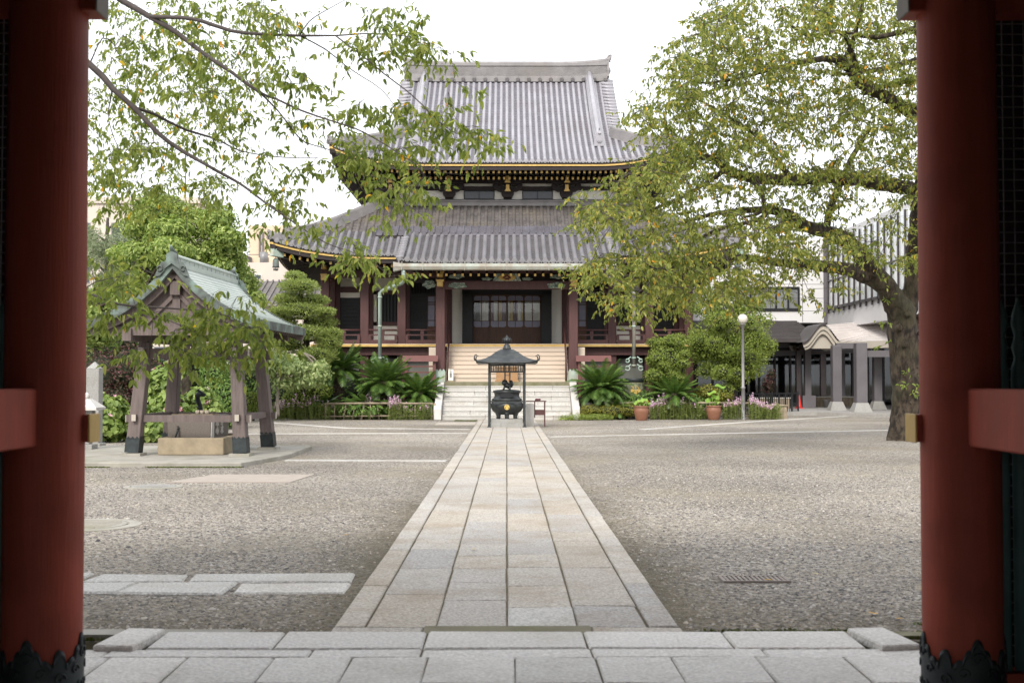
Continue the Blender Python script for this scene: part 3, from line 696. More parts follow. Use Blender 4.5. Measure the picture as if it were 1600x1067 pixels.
def eave_under(mb_gold, mb_dark, mb_raf, mb_tip, O, ux, un, Ws, zf0, lift, tiers, dwall, soffit, board=.13, sp=.22, corner=True):
    "gold line, eave board, soffit and rafters with painted tips"
    O = Vector(O); Z = Vector((0, 0, 1))
    def E(s, d, dz): return O + ux * s + un * d + Z * (zf0 + lift(s, 0) * max(0, 1 - d / (dwall + .5)) + dz)
    n = 40; S = [-Ws + 2 * Ws * i / n for i in range(n + 1)]
    for a, b_ in zip(S[:-1], S[1:]):
        for (mbx, da, db, z0, z1) in ((mb_gold, .05, .16, -.20, -.125), (mb_dark, .03, .2, -.125, -.05), (mb_dark, .10, .24, -.36, -.20)):
            fa = [E(a, da, z0), E(a, da, z1), E(a, db, z1), E(a, db, z0)]; fb = [E(b_, da, z0), E(b_, da, z1), E(b_, db, z1), E(b_, db, z0)]
            mbx.add(fa + fb, [(0, 1, 5, 4), (1, 2, 6, 5), (3, 0, 4, 7), (2, 3, 7, 6)] + ([(0, 3, 2, 1)] if a == S[0] else []) + ([(4, 5, 6, 7)] if b_ == S[-1] else []))
        # soffit boards
        cl = lambda s, d: max(-Ws + min(d, 5), min(Ws - min(d, 5), s)) if corner else s
        mb_dark.add([E(a, .2, -.33), E(b_, .2, -.33), E(cl(b_, dwall), dwall, soffit), E(cl(a, dwall), dwall, soffit)], [(0, 1, 2, 3)])
    for (ds, de, z0, z1, wd, ht) in tiers:
        k = int(2 * (Ws - .1) / sp)
        for i in range(k + 1):
            s = -k * sp / 2 + i * sp
            lim = (Ws - abs(s)) if corner else 9
            e = min(de, lim)
            if e < ds + .12: continue
            a = E(s, ds, z0); f = (e - ds) / (de - ds); b_ = E(s, e, z0 + (z1 - z0) * f)
            mb_raf.bar(a, b_, wd, ht); dd = (a - b_).normalized()
            mb_tip.bar(a + dd * .001, a + dd * .012, wd * 1.02, ht * 1.02)
def hip_ridge(mb, pts, wd, ht):
    "stacked ridge: courses of flat tiles and a round cap; pts are on the roof surface"
    for (w_, z0, z1) in ((wd, -.05, ht * .45), (wd * .86, ht * .45, ht * .62), (wd * .74, ht * .62, ht * .8)):
        for a, b_ in zip(pts[:-1], pts[1:]):
            d = (b_ - a); x = Vector((d.y, -d.x, 0)).normalized() * w_ / 2; Z = Vector((0, 0, 1))
            vs = [a - x + Z * z0, a + x + Z * z0, a + x + Z * z1, a - x + Z * z1, b_ - x + Z * z0, b_ + x + Z * z0, b_ + x + Z * z1, b_ - x + Z * z1]
            mb.add(vs, [(0, 1, 2, 3), (7, 6, 5, 4), (0, 4, 5, 1), (1, 5, 6, 2), (2, 6, 7, 3), (3, 7, 4, 0)])
    mb.tube([p + Vector((0, 0, ht * .84)) for p in pts], wd * .30, 10)
def oni(mb, c, wd, ht, f):
    "ridge-end ornament tile facing direction f: shouldered plate, round boss, curled cap"
    c = Vector(c); f = Vector(f).normalized(); x = Vector((f.y, -f.x, 0)); Z = Vector((0, 0, 1))
    prof = [(-.62, 0), (-.5, .12), (-.52, .38), (-.36, .62), (-.3, .8), (-.16, .95), (.16, .95), (.3, .8), (.36, .62), (.52, .38), (.5, .12), (.62, 0)]
    mb.prism([c + x * (p[0] * wd) + Z * (p[1] * ht) for p in prof], f * .10)
    ring = [c + x * math.cos(a) * wd * .24 + Z * (ht * .42 + math.sin(a) * wd * .24) + f * .10 for a in [math.pi * q / 8 for q in range(16)]]
    mb.prism(ring, f * .05)
    ring = [c + x * math.cos(a) * wd * .12 + Z * (ht * .42 + math.sin(a) * wd * .12) + f * .15 for a in [math.pi * q / 6 for q in range(12)]]
    mb.prism(ring, f * .03)
    mb.tube([c + Z * ht * .9 - f * .2, c + Z * ht * 1.02 + f * .16], wd * .16, 10)
    mb.tube([c + Z * ht * 1.0, c + Z * ht * 1.15 + f * .03, c + Z * ht * 1.28 + f * .1, c + Z * ht * 1.34 + f * .2], [wd * .1, wd * .085, wd * .06, wd * .02], 8)

# ---- lower (skirt) roof: eave half width 9.4, front eave at Y 48
LW, LY, LD, LYC = 9.4, 48.0, 4.2, 58.0
lzf = lambda d: 6.46 + .53 * d + .021 * d * d
llift = lambda s, d: .62 * max(0, (abs(s) - 4.6) / 4.8) ** 2.4 * max(0, 1 - d / 3.6)
low = MB()
PL = roof_face(low, (0, LY, 0), *FRONT, LW, lambda s: min(LD, LW - abs(s)), lzf, llift, sp=.295, rr=.082, shade_dust=1.9)
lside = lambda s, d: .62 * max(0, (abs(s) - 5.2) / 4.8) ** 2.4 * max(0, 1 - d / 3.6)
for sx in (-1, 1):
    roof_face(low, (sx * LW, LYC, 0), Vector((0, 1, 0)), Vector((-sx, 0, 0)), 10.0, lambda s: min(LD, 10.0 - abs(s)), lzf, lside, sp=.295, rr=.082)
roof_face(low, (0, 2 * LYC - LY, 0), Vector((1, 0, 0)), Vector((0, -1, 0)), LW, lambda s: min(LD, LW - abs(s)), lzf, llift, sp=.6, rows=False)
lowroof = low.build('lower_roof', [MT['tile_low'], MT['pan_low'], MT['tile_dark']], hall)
# stepped course half way up the skirt roof (the porch roof starts below it)
sc_ = MB()
PSC = roof_face(sc_, (0, LY, 0), *FRONT, 5.35, lambda s: 2.05, lzf, llift, sp=.295, rr=.0, step=.15, d0=1.38, rows=False, raise_=.20)
n = round(10.7 / .295)
for i in range(n + 1):
    s = -5.35 + i * 10.7 / n
    sc_.bar(PSC(s, 1.36, .03), PSC(s, 2.0, .03), .05, .07); 
    c = PSC(s + 10.7 / n / 2, 1.37, -.03)
    if i < n: sc_.prism([c + Vector((math.cos(a) * .128, 0, max(-.055, math.sin(a) * .05))) for a in [2 * math.pi * q / 12 for q in range(12)]], (0, .04, 0))
sc_.build('step_course', [MT['tile_pan'], MT['tile_pan']], lowroof)
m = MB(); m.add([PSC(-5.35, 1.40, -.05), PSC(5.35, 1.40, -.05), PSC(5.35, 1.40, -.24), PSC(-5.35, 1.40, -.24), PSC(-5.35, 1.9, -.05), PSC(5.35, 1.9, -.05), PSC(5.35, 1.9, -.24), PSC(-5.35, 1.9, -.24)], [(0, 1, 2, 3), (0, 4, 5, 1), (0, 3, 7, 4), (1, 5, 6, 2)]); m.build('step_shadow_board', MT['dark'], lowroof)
# ridge band against the upper wall, hips
hb = MB()
hb.box(-5.25, 5.25, LY + LD - .28, LY + LD + .1, lzf(LD) - .12, lzf(LD) + .10); hb.tube([(-5.25, LY + LD - .25, lzf(LD) + .08), (5.25, LY + LD - .25, lzf(LD) + .08)], .07, 8)
for sx in (-1, 1):
    pts = [Vector((sx * (LW - d), LY + d, lzf(d) + llift(LW - d, d))) for d in [LD * q / 14 for q in range(15)]]
    h1 = MB(); hip_ridge(h1, pts[2:], .34, .40); hip_ridge(h1, pts[:5], .26, .2)
    oni(h1, pts[2] + Vector((0, 0, .02)), .42, .5, (sx, -1, 0)); oni(h1, pts[0] + Vector((sx * -.05, .05, 0)), .3, .26, (sx, -1, 0)); h1.build('hip_ridge', MT['tile_ridge'], lowroof)
    pts = [Vector((sx * (LW - d), 2 * LYC - LY - d, lzf(d) + llift(LW - d, d))) for d in [LD * q / 10 for q in range(11)]]
    h1 = MB(); hip_ridge(h1, pts, .34, .40); h1.build('hip_ridge', MT['tile_ridge'], lowroof)
hb.build('ridge_band', MT['tile_ridge'], lowroof)
gold, dk, rf, tp = MB(), MB(), MB(), MB()
T1 = [(.30, 3.0, -.44, -.36, .085, .11)]
eave_under(gold, dk, rf, tp, (0, LY, 0), *FRONT, LW, lzf(0), llift, T1, 4.1, .05, sp=.305)
for sx in (-1, 1):
    eave_under(gold, dk, rf, tp, (sx * LW, LYC, 0), Vector((0, 1, 0)), Vector((-sx, 0, 0)), 10.0, lzf(0), lside, T1, 2.0, -.15, sp=.305)
    c0 = Vector((sx * 9.2, 48.2, lzf(0) + llift(9.2, 0) - .5)); dk.bar(c0, (sx * 7.4, 50, 6.2), .2, .26)
    cap = MB(); cap.bar(c0 + Vector((sx * .12, -.12, .02)), c0 + Vector((-sx * .22, .22, -.02)), .26, .3); cap.build('corner_cap', MT['copper'], lowroof)
    bl = MB(); bc = c0 + Vector((-sx * .02, .02, -.2))
    bl.tube([bc + Vector((0, 0, .2)), bc], .012, 6); bl.lathe([(.03, 0), (.1, -.05), (.125, -.14), (.13, -.33), (.15, -.38), (.13, -.385), (.1, -.33)], bc, 14)
    bl.tube([bc + Vector((0, 0, -.3)), bc + Vector((0, 0, -.47))], .01, 6)
    for q in range(4): bl.lathe([(.02, 0), (.045, -.04), (.001, -.1)], bc + Vector((math.cos(q * 1.57) * .07, math.sin(q * 1.57) * .07, -.42)), 8)
    bl.build('eave_bell', MT['patina'], lowroof)
gold.build('gold_eave_line', MT['gold'], lowroof); dk.build('eave_boards', MT['dark'], lowroof); tag(rf.build('rafter_row', MT['dark'], lowroof), kind='stuff'); tag(tp.build('rafter_tips', MT['gold'], lowroof), kind='stuff')

# ---- porch roof in front
KW, KY = 4.1, 46.3
kzf = lambda d: 6.02 + .36 * d + .022 * d * d
nolift = lambda s, d: .10 * max(0, (abs(s) - 2.8) / 1.3) ** 2
kp = MB()
PK = roof_face(kp, (0, KY, 0), *FRONT, KW, lambda s: 3.15, kzf, nolift, sp=.295, rr=.085)
porch = kp.build('porch_roof', [MT['tile_low'], MT['pan_low']], hall)
for sx in (-1, 1):
    vb = MB()
    for k in range(9):
        d = .05 + k * .3; p = PK(sx * KW, d, .0); vb.tube([p + Vector((-sx * .16, 0, .05)), p + Vector((sx * .14, 0, .01))], .085, 8)
    vb.prism([PK(sx * KW, 0, -.05), PK(sx * KW, 3.0, -.05), PK(sx * KW, 3.0, -.3), PK(sx * KW, 0, -.2)], (sx * .06, 0, 0)); vb.build('verge_tiles', MT['tile_low'], porch)
gold, dk, rf, tp = MB(), MB(), MB(), MB()
eave_under(gold, dk, rf, tp, (0, KY, 0), *FRONT, KW - .08, kzf(0), nolift, [(.35, 2.6, -.50, .25, .08, .10)], 3.0, .5, sp=.31, corner=False)
dk.build('eave_boards', MT['dark'], porch); tag(rf.build('rafter_row', MT['dark'], porch), kind='stuff'); tag(tp.build('rafter_tips', MT['gold'], porch), kind='stuff')
# copper gutter and downpipes
gu = MB()
sec = [(0, .10), (-.02, .0), (.03, -.10), (.15, -.12), (.22, -.02), (.22, .10), (.20, .10), (.20, -.01), (.14, -.095), (.04, -.08), (.01, 0), (.02, .10)]
gx = [-4.33, -4.0, -2, 0, 2, 4.0, 4.33]
gu.add([Vector((x, KY - .10 + y, 5.80 + z * (1.75 if abs(x) > 4.2 else 1.15))) for x in gx for (y, z) in sec],
       [(i * 12 + k, i * 12 + (k + 1) % 12, (i + 1) * 12 + (k + 1) % 12, (i + 1) * 12 + k) for i in range(6) for k in range(12)] + [tuple(range(12)), tuple(range(72, 84))])
for k in range(11): x = -4 + k * .8; gu.box(x - .012, x + .012, KY - .125, KY + .14, 5.66, 5.99)
gu.build('gutter', MT['gutter_cu'], porch)
MT['pipe_g'] = mat('green_copper_pipe', (.34, .41, .375), (.25, .31, .28), scale=4, rough=.5, stretch=(1, 1, .3))
MT['pipe_b'] = mat('brown_copper_pipe', (.33, .30, .26), (.25, .23, .2), scale=4, rough=.5, c3=(.3, .36, .33), scale3=2, amt3=.5)
for sx in (-1, 1):
    p = MB(); xd = sx * 5.02
    p.tube([(sx * 3.95, KY + .03, 5.72), (sx * 3.95, KY + .03, 5.28), (sx * 4.02, KY + .2, 5.18), (xd - sx * .12, 48.0, 5.02), (xd, 48.05, 4.92), (xd, 48.05, 1.95)], .075, 12)
    pipe = p.build('downpipe', MT['pipe_g' if sx < 0 else 'pipe_b'], hall)
    cl = MB()
    for z in (4.75, 3.6, 2.35, 2.05): cl.lathe([(.09, z - .03), (.095, z), (.09, z + .03)], (xd, 48.05, 0), 12)
    for q in (-1, 1):
        for (z, r_) in ((2.28, .07), (1.98, .085)):
            cl.tube([Vector((xd + q * .12, 47.98, z + .12)), Vector((xd + q * .2, 47.96, z + .06))] + [Vector((xd + q * (.26 + r_ * math.cos(t * .55)), 47.95, z - .04 + r_ * math.sin(t * .55))) for t in range(12)], .024, 6)
    cl.build('pipe_bracket', MT['copper'], pipe)

# ---- upper roof: hip-and-gable
UW, UY, UD, URY = 7.35, 50.0, 8.0, 58.0
uzf = lambda d: 10.52 + .50 * d + .021 * d * d
ulift = lambda s, d: .75 * max(0, (abs(s) - 3.6) / 3.75) ** 2.3 * max(0, 1 - d / 4.0)
uside = lambda s, d: .75 * max(0, (abs(s) - 4.25) / 3.75) ** 2.3 * max(0, 1 - d / 4.0)
GX = 4.67; HD = UW - GX
up = MB()
du = lambda s: UD if abs(s) <= GX + 1e-3 else max(0, UW - abs(s))
PU = roof_face(up, (0, UY, 0), *FRONT, UW, du, uzf, ulift, sp=.262, rr=.074)
for sx in (-1, 1):
    roof_face(up, (sx * UW, URY, 0), Vector((0, 1, 0)), Vector((-sx, 0, 0)), 8.0, lambda s: min(HD + .3, 8.0 - abs(s)), uzf, uside, sp=.262, rr=.074)
roof_face(up, (0, 2 * URY - UY, 0), Vector((1, 0, 0)), Vector((0, -1, 0)), UW, du, uzf, ulift, sp=.5, rows=False)
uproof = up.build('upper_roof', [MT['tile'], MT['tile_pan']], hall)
rg = MB(); zr = uzf(UD)
def rz_(x): return .16 * max(0, (abs(x) - 2.6) / 2.2) ** 2
XS = [-4.8 + 9.6 * q / 24 for q in range(25)]
for (w_, z0, z1) in ((.62, -.15, .10), (.50, .10, .14), (.46, .14, .62), (.56, .62, .67), (.42, .67, .74)):
    for a, b_ in zip(XS[:-1], XS[1:]):
        za, zb = rz_(a), rz_(b_)
        rg.add([(a, URY - w_/2, zr + z0 + za * .3), (a, URY + w_/2, zr + z0 + za * .3), (a, URY + w_/2, zr + z1 + za), (a, URY - w_/2, zr + z1 + za), (b_, URY - w_/2, zr + z0 + zb * .3), (b_, URY + w_/2, zr + z0 + zb * .3), (b_, URY + w_/2, zr + z1 + zb), (b_, URY - w_/2, zr + z1 + zb)],
               [(0, 1, 2, 3), (7, 6, 5, 4), (0, 4, 5, 1), (1, 5, 6, 2), (2, 6, 7, 3), (3, 7, 4, 0)])
for k in range(9):
    z = .18 + k * .05
    for a, b_ in zip(XS[:-1], XS[1:]): rg.bar((a, URY - .235, zr + z + rz_(a) * (.3 + z)), (b_, URY - .235, zr + z + rz_(b_) * (.3 + z)), .015, .018)
rg.tube([(x, URY, zr + .78 + rz_(x)) for x in XS], .12, 10)
for k in range(19):
    x = -4.7 + k * 9.4 / 18
    for sy in (-1, 1): rg.tube([(x, URY + sy * .27, zr + .02), (x, URY + sy * .40, zr - .06)], .09, 8)
for sx in (-1, 1):
    oni(rg, (sx * 4.8, URY, zr + .1), .62, .85, (sx, 0, 0))
    rg.tube([(sx * 4.75, URY, zr + .9), (sx * 4.95, URY, zr + 1.05), (sx * 5.02, URY, zr + 1.22)], [.12, .09, .03], 8)
rg.build('main_ridge', MT['tile_ridge'], uproof)
for sx in (-1, 1):
    for sy in (1, -1):
        dr = MB(); hp = MB(); vg = MB(); gb = MB()
        Yf = (lambda d: UY + d) if sy == 1 else (lambda d: 2 * URY - UY - d)
        pts = [Vector((sx * 3.95, Yf(d), uzf(d) + ulift(3.95, d))) for d in [1.75 + (7.9 - 1.75) * q / 14 for q in range(15)]]
        hip_ridge(dr, pts, .40, .50); oni(dr, pts[0], .44, .58, (0, -sy, 0))
        pts = [Vector((sx * (UW - d), Yf(d), uzf(d) + ulift(UW - d, d))) for d in [(HD + .1) * q / 12 for q in range(13)]]
        hip_ridge(hp, pts[2:], .36, .46); hip_ridge(hp, pts[:4], .26, .22)
        oni(hp, pts[2], .42, .5, (sx, -sy, 0)); oni(hp, pts[0] + Vector((-sx * .05, .05 * sy, 0)), .3, .26, (sx, -sy, 0))
        for k in range(19):         # short tiles capping the gable verge
            d = HD + .1 + k * (UD - HD - .25) / 18; p = Vector((sx * GX, Yf(d), uzf(d)))
            vg.tube([p + Vector((-sx * .18, 0, .10)), p + Vector((sx * .40, 0, .02))], .085, 8)
            vg.box(*sorted((p.x - sx * .1, p.x + sx * .36)), p.y - .16, p.y + .16, p.z - .10, p.z - .02)
        q = [Vector((sx * (GX + .12), Yf(d), uzf(d) - .14)) for d in [HD - .3 + (UD - HD + .3) * i / 10 for i in range(11)]]
        for a, b_ in zip(q[:-1], q[1:]):
            gb.prism([a, b_, b_ + Vector((0, 0, -.42)), a + Vector((0, 0, -.42))], (sx * .08, 0, 0))
        dr.build('descending_ridge', MT['tile'], uproof); hp.build('hip_ridge', MT['tile_ridge'], uproof); vg.build('verge_tiles', MT['tile'], uproof); gb.build('barge_board', MT['brown'], uproof)
    gw = MB(); gw.prism([(sx * 4.25, UY + HD - .2, uzf(HD) - .2), (sx * 4.25, 2 * URY - UY - HD + .2, uzf(HD) - .2), (sx * 4.25, URY, zr - .35)], (sx * .08, 0, 0)); gw.build('gable_wall', MT['dark'], uproof)
gold, dk, rf, tp = MB(), MB(), MB(), MB()
T2 = [(.30, 1.25, -.41, -.34, .085, .10), (.95, 2.3, -.56, -.32, .085, .11)]
eave_under(gold, dk, rf, tp, (0, UY, 0), *FRONT, UW, uzf(0), ulift, T2, 2.3, -.08, sp=.222)
for sx in (-1, 1):
    eave_under(gold, dk, rf, tp, (sx * UW, URY, 0), Vector((0, 1, 0)), Vector((-sx, 0, 0)), 8.0, uzf(0), uside, T2, 2.3, -.08, sp=.222)
    c0 = Vector((sx * 7.15, 50.2, uzf(0) + ulift(7.15, 0) - .5)); dk.bar(c0, (sx * 5.0, 52.3, 10.1), .22, .28)
gold.build('gold_eave_line', MT['gold'], uproof); dk.build('eave_boards', MT['dark'], uproof); tag(rf.build('rafter_row', MT['dark'], uproof), kind='stuff'); tag(tp.build('rafter_tips', MT['gold'], uproof), kind='stuff')

# ---- upper storey wall under the top roof
UX = 5.05; YW = 52.2
m = MB(); m.box(-UX, UX, YW + .06, YW + .3, 8.6, 10.6)
for sx in (-1, 1): m.box(*sorted((sx * UX, sx * (UX - .25))), YW + .3, 63.8, 8.6, 10.6)
m.box(-UX, UX, 63.6, 63.8, 8.6, 10.6)
upwall = m.build('upper_wall', MT['plaster'], hall)
CX5 = [-4.95, -2.48, 0.03, 2.55, 5.0]
b = MB()
for (y0, y1, z0, z1) in ((YW - .12, YW + .04, 8.9, 9.24), (YW - .08, YW + .05, 9.64, 9.80), (YW - .20, YW + .0, 9.93, 10.10), (YW - .55, YW - .38, 10.05, 10.15)):
    b.box(-UX - .1, UX + .1, y0, y1, z0, z1)
    for sx in (-1, 1): b.box(*sorted((sx * (UX + .1 + YW - y1), sx * (UX + .1 + YW - y0))), YW, 63.8, z0, z1)
for k in range(46): x = -5.0 + k * 10.0 / 45; b.box(x - .045, x + .045, YW - .06, YW + .055, 10.1, 10.5)
b.build('upper_beam', MT['dark'], upwall)
for cx in CX5:
    c = MB(); c.box(cx - .18, cx + .18, YW - .16, YW + .04, 8.7, 9.36)
    c.build('upper_column', MT['dark'], upwall)
    c = MB()
    c.prism([(cx - .17, YW - .36, 9.30), (cx + .17, YW - .36, 9.30), (cx + .27, YW - .36, 9.45), (cx + .27, YW - .36, 9.58), (cx - .27, YW - .36, 9.58), (cx - .27, YW - .36, 9.45)], (0, .36, 0))
    for (z, hw, y0) in ((9.58, .62, -.30), (9.86, .82, -.52)):      # boat-shaped bracket arms
        c.prism([(cx - hw, YW + y0, z + .18), (cx - hw, YW + y0, z + .11), (cx - hw * .62, YW + y0, z - .02), (cx + hw * .62, YW + y0, z - .02), (cx + hw, YW + y0, z + .11), (cx + hw, YW + y0, z + .18)], (0, .22, 0))
        for q in (-1, 0, 1): c.box(cx + q * hw * .82 - .12, cx + q * hw * .82 + .12, YW + y0 - .03, YW + y0 + .25, z + .18, z + .29)
    for (z, yf) in ((9.62, -.78), (9.98, -.98)): c.box(cx - .085, cx + .085, YW + yf, YW, z - .1, z + .1)
    br = c.build('bracket', MT['dark'], upwall)
    n_ = MB()
    for (z, yf) in ((9.66, -.80), (10.0, -1.0)):
        n_.prism([(cx - .07, YW + yf, z + .11), (cx - .07, YW + yf, z - .05), (cx - .10, YW + yf, z - .13), (cx + .10, YW + yf, z - .13), (cx + .07, YW + yf, z - .05), (cx + .07, YW + yf, z + .11)], (0, .14, 0))
        n_.box(cx - .12, cx + .12, YW + yf - .01, YW + yf + .15, z - .17, z - .125)
    n_.build('gilt_nose', MT['gold'], br)
MT['pane_grey'] = mat('grey_window_pane', (.055, .065, .085), (.04, .05, .066), scale=6, rough=.2)
for xa, xb in ((-1.86, -.54), (.66, 1.98), (-4.4, -3.1), (3.1, 4.4)):
    if abs(xa) > 3 or abs(xb) > 3: continue
    f = MB()
    for (x0, x1, z0, z1) in ((xa, xb, 9.26, 9.29), (xa, xb, 9.60, 9.63), (xa, xa + .035, 9.29, 9.60), (xb - .035, xb, 9.29, 9.60), ((xa + xb)/2 - .015, (xa + xb)/2 + .015, 9.29, 9.60)): f.box(x0, x1, YW + .01, YW + .10, z0, z1)
    f = f.build('window', MT['black'], upwall)
    p = MB(); p.box(xa + .035, xb - .035, YW + .045, YW + .055, 9.29, 9.6); p.build('pane', MT['pane_grey'], f)

# ---- lower storey: columns, beams, walls
FZ = 2.95
CXS = [-7.47, -5.84, -4.32, 4.32, 5.84, 7.47]
ocol = []
for cx in CXS + [-2.62, 2.62]:
    y = 50.0
    m = MB(); m.box(cx - .175, cx + .175, y - .175, y + .175, .5, 6.25)
    c = m.build('column', MT['brown'], hall, bevel=.02)
    if abs(cx) > 7:
        n_ = MB(); n_.box(cx - .11, cx + .11, y - .55, y - .17, 5.55, 5.75); n_.box(cx - .13, cx + .13, y - .55, y - .17, 5.75, 5.80); n_.box(cx - .09, cx + .09, y - .62, y - .17, 6.0, 6.3)
        n_.build('gilt_nose', MT['gold'], c)
for sx in (-1, 1):
    for y in (51.7, 53.4, 55.4, 57.6, 60, 62.4, 64.6, 66):
        m = MB(); m.box(sx * 7.47 - .16, sx * 7.47 + .16, y - .16, y + .16, .5, 6.2); m.build('column', MT['brown'], hall)
m = MB(); m.box(-7.5, 7.5, 49.88, 50.12, 5.68, 5.98)
for sx in (-1, 1): m.box(*sorted((sx * 7.35, sx * 7.6)), 50.12, 66, 5.68, 5.98)
m.box(-7.5, 7.5, 49.9, 50.1, 6.12, 6.3)
m.build('head_beam', MT['brown'], hall)
YL = 52.0
def zy(y): return 1.5 + (593 - y) * YL / FPX
def xx(px): return (px - 792) * YL / FPX
lw = MB(); lw.box(-7.4, 7.4, YL + .3, YL + .4, 2.9, 6.6)
for sx in (-1, 1): lw.box(*sorted((sx * 7.40, sx * 7.30)), YL + .4, 65.8, 1.0, 6.6)
lw.box(-7.4, 7.4, 65.7, 65.8, 1.0, 6.6)
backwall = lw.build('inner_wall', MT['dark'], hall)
def pane_box(m, pa, pb, ya, yb, y0=0.0, y1=.12, s=1):
    x0, x1 = sorted((s * abs(xx(pa)), s * abs(xx(pb)))); z1, z0 = zy(ya), zy(yb)
    m.box(x0, x1, YL + y0, YL + y1, z0, z1)
for s in (-1, 1):
    for r_ in ((531, 562, 434, 448), (531, 562, 457, 465), (583, 626, 434, 454), (583, 588, 460, 503), (583, 626, 509, 534), (706, 730, 450, 536.5)): wh = MB(); pane_box(wh, *r_, y0=.1, y1=.22, s=s); wh.build('plaster_panel', MT['plaster'], hall)
    fr = MB()
    for r_ in ((520, 531, 430, 540), (562, 583, 430, 540), (531, 562, 448, 457), (588, 626, 454, 460), (588, 626, 503, 509), (626, 640, 430, 540), (640, 690, 430, 436), (690, 706, 430, 540)): pane_box(fr, *r_, y0=.02, y1=.25, s=s)
    fr.build('wall_frame', MT['brown'], hall)
    sh = MB(); pane_box(sh, 531, 562, 465, 540, y0=.12, y1=.2, s=s)
    for k in range(12): pane_box(sh, 532, 561, 467 + k * 6, 471 + k * 6, y0=.08, y1=.12, s=s)
    sh.build('shutter', MT['black'], hall)
    wn = MB()
    for k in range(7): pane_box(wn, 589 + k * 5.3, 592 + k * 5.3, 460, 503, y0=.06, y1=.16, s=s)
    wn = wn.build('lattice_window', MT['black'], hall)
    p = MB(); pane_box(p, 588, 626, 460, 503, y0=.19, y1=.21, s=s); p.build('pane', MT['black'], wn)
    # bay beside the porch: lattice transom, dark door, frosted sliding screen
    tr = MB()
    for k in range(12): pane_box(tr, 640.5 + k * 4.2, 642.5 + k * 4.2, 436, 460, y0=.08, y1=.14, s=s)
    pane_box(tr, 640, 690, 458, 462, y0=.05, y1=.2, s=s)
    tr.build('lattice_transom', MT['black'], hall)
    dd = MB(); pane_box(dd, 640, 667, 462, 540, y0=.12, y1=.18, s=s)
    for k in range(5): pane_box(dd, 642 + k * 5, 645.5 + k * 5, 483, 500, y0=.09, y1=.12, s=s)
    for y_ in (482, 501, 520): pane_box(dd, 640, 667, y_, y_ + 2, y0=.09, y1=.12, s=s)
    dd.build('dark_door', MT['black'], hall)
    so = MB()
    for (a, b_) in ((667, 668.5), (678.6, 679.8), (689, 690.5)): pane_box(so, a, b_, 462, 511, y0=.07, y1=.13, s=s)
    for y_ in (462, 471.5, 475, 500, 510): pane_box(so, 667, 690.5, y_, y_ + 1.4, y0=.07, y1=.13, s=s)
    pane_box(so, 667, 690.5, 511, 540, y0=.08, y1=.14, s=s)
    so = so.build('sliding_screen', MT['door'], hall)
    p = MB(); pane_box(p, 667.5, 690, 462.5, 510.5, y0=.10, y1=.11, s=s); p.build('frosted_pane', MT['frost'], so)
# centre opening: black frame, folded black shutters, four glazed doors
cf = MB(); cf.box(-1.92, 1.92, YL - .02, YL + .3, 5.14, 5.50); 
for k in range(46): x = -1.9 + k * .0835; cf.box(x, x + .045, YL - .06, YL - .02, 5.36, 5.45)
cf = cf.build('door_frame', MT['black'], hall)
m = MB(); m.box(-1.92, 1.92, YL + .0, YL + .3, 2.955, 3.03); m.build('threshold', MT['black'], hall)
for s in (-1, 1):
    f = MB(); f.box(*sorted((s * 1.45, s * 1.85)), YL - .38, YL - .30, 3.0, 5.14); f.box(*sorted((s * 1.47, s * 1.83)), YL - .42, YL - .38, 3.1, 3.9); f.box(*sorted((s * 1.47, s * 1.83)), YL - .42, YL - .38, 4.0, 5.05)
    f.box(*sorted((s * 1.83, s * 1.90)), YL - .42, YL - .0, 3.0, 5.14)
    f.build('folding_shutter', MT['black'], hall)
W4 = 2.9 / 4
for k in range(4):
    x0 = -1.45 + k * W4; x1 = x0 + W4; yd = YL + (.10 if k in (1, 2) else .16)
    d = MB(); t = .035
    d.box(x0, x0 + t, yd, yd + .05, 3.04, 5.14); d.box(x1 - t, x1, yd, yd + .05, 3.04, 5.14)
    for z in (3.04, 3.70, 4.00, 4.79, 4.86, 5.085): d.box(x0 + t, x1 - t, yd, yd + .05, z, z + (.045 if z not in (4.00, 4.79, 4.86) else .022))
    d.box((x0 + x1) / 2 - .012, (x0 + x1) / 2 + .012, yd, yd + .05, 3.745, 5.085)
    d.box(x0 + t, x1 - t, yd + .015, yd + .04, 3.085, 3.70)
    for q in range(7): xq = x0 + t + .02 + q * .088; d.box(xq, xq + .082, yd + .005, yd + .015, 3.085, 3.70)
    for (cx_, cz, sx_, sz) in ((x0 + t, 3.745, 1, 1), (x1 - t, 3.745, -1, 1), (x0 + t, 5.085, 1, -1), (x1 - t, 5.085, -1, -1)):   # rounded corners of the sash
        pts = [(cx_, yd + .002, cz), (cx_ + sx_ * .10, yd + .002, cz)] + [(cx_ + sx_ * .10 * (1 - math.sin(a)), yd + .002, cz + sz * .10 * (1 - math.cos(a))) for a in [0, .4, .8, 1.2, 1.57]]
        d.prism(pts, (0, .046, 0))
    d = d.build('glazed_door', MT['door'], hall)
    p = MB(); p.box(x0 + t, x1 - t, yd + .022, yd + .028, 3.745, 4.00); p.box(x0 + t, x1 - t, yd + .022, yd + .028, 4.88, 5.085); p.build('frosted_pane', MT['frost'], d)
    p = MB(); p.box(x0 + t, x1 - t, yd + .022, yd + .028, 4.022, 4.86); p.build('clear_pane', MT['glass'], d)
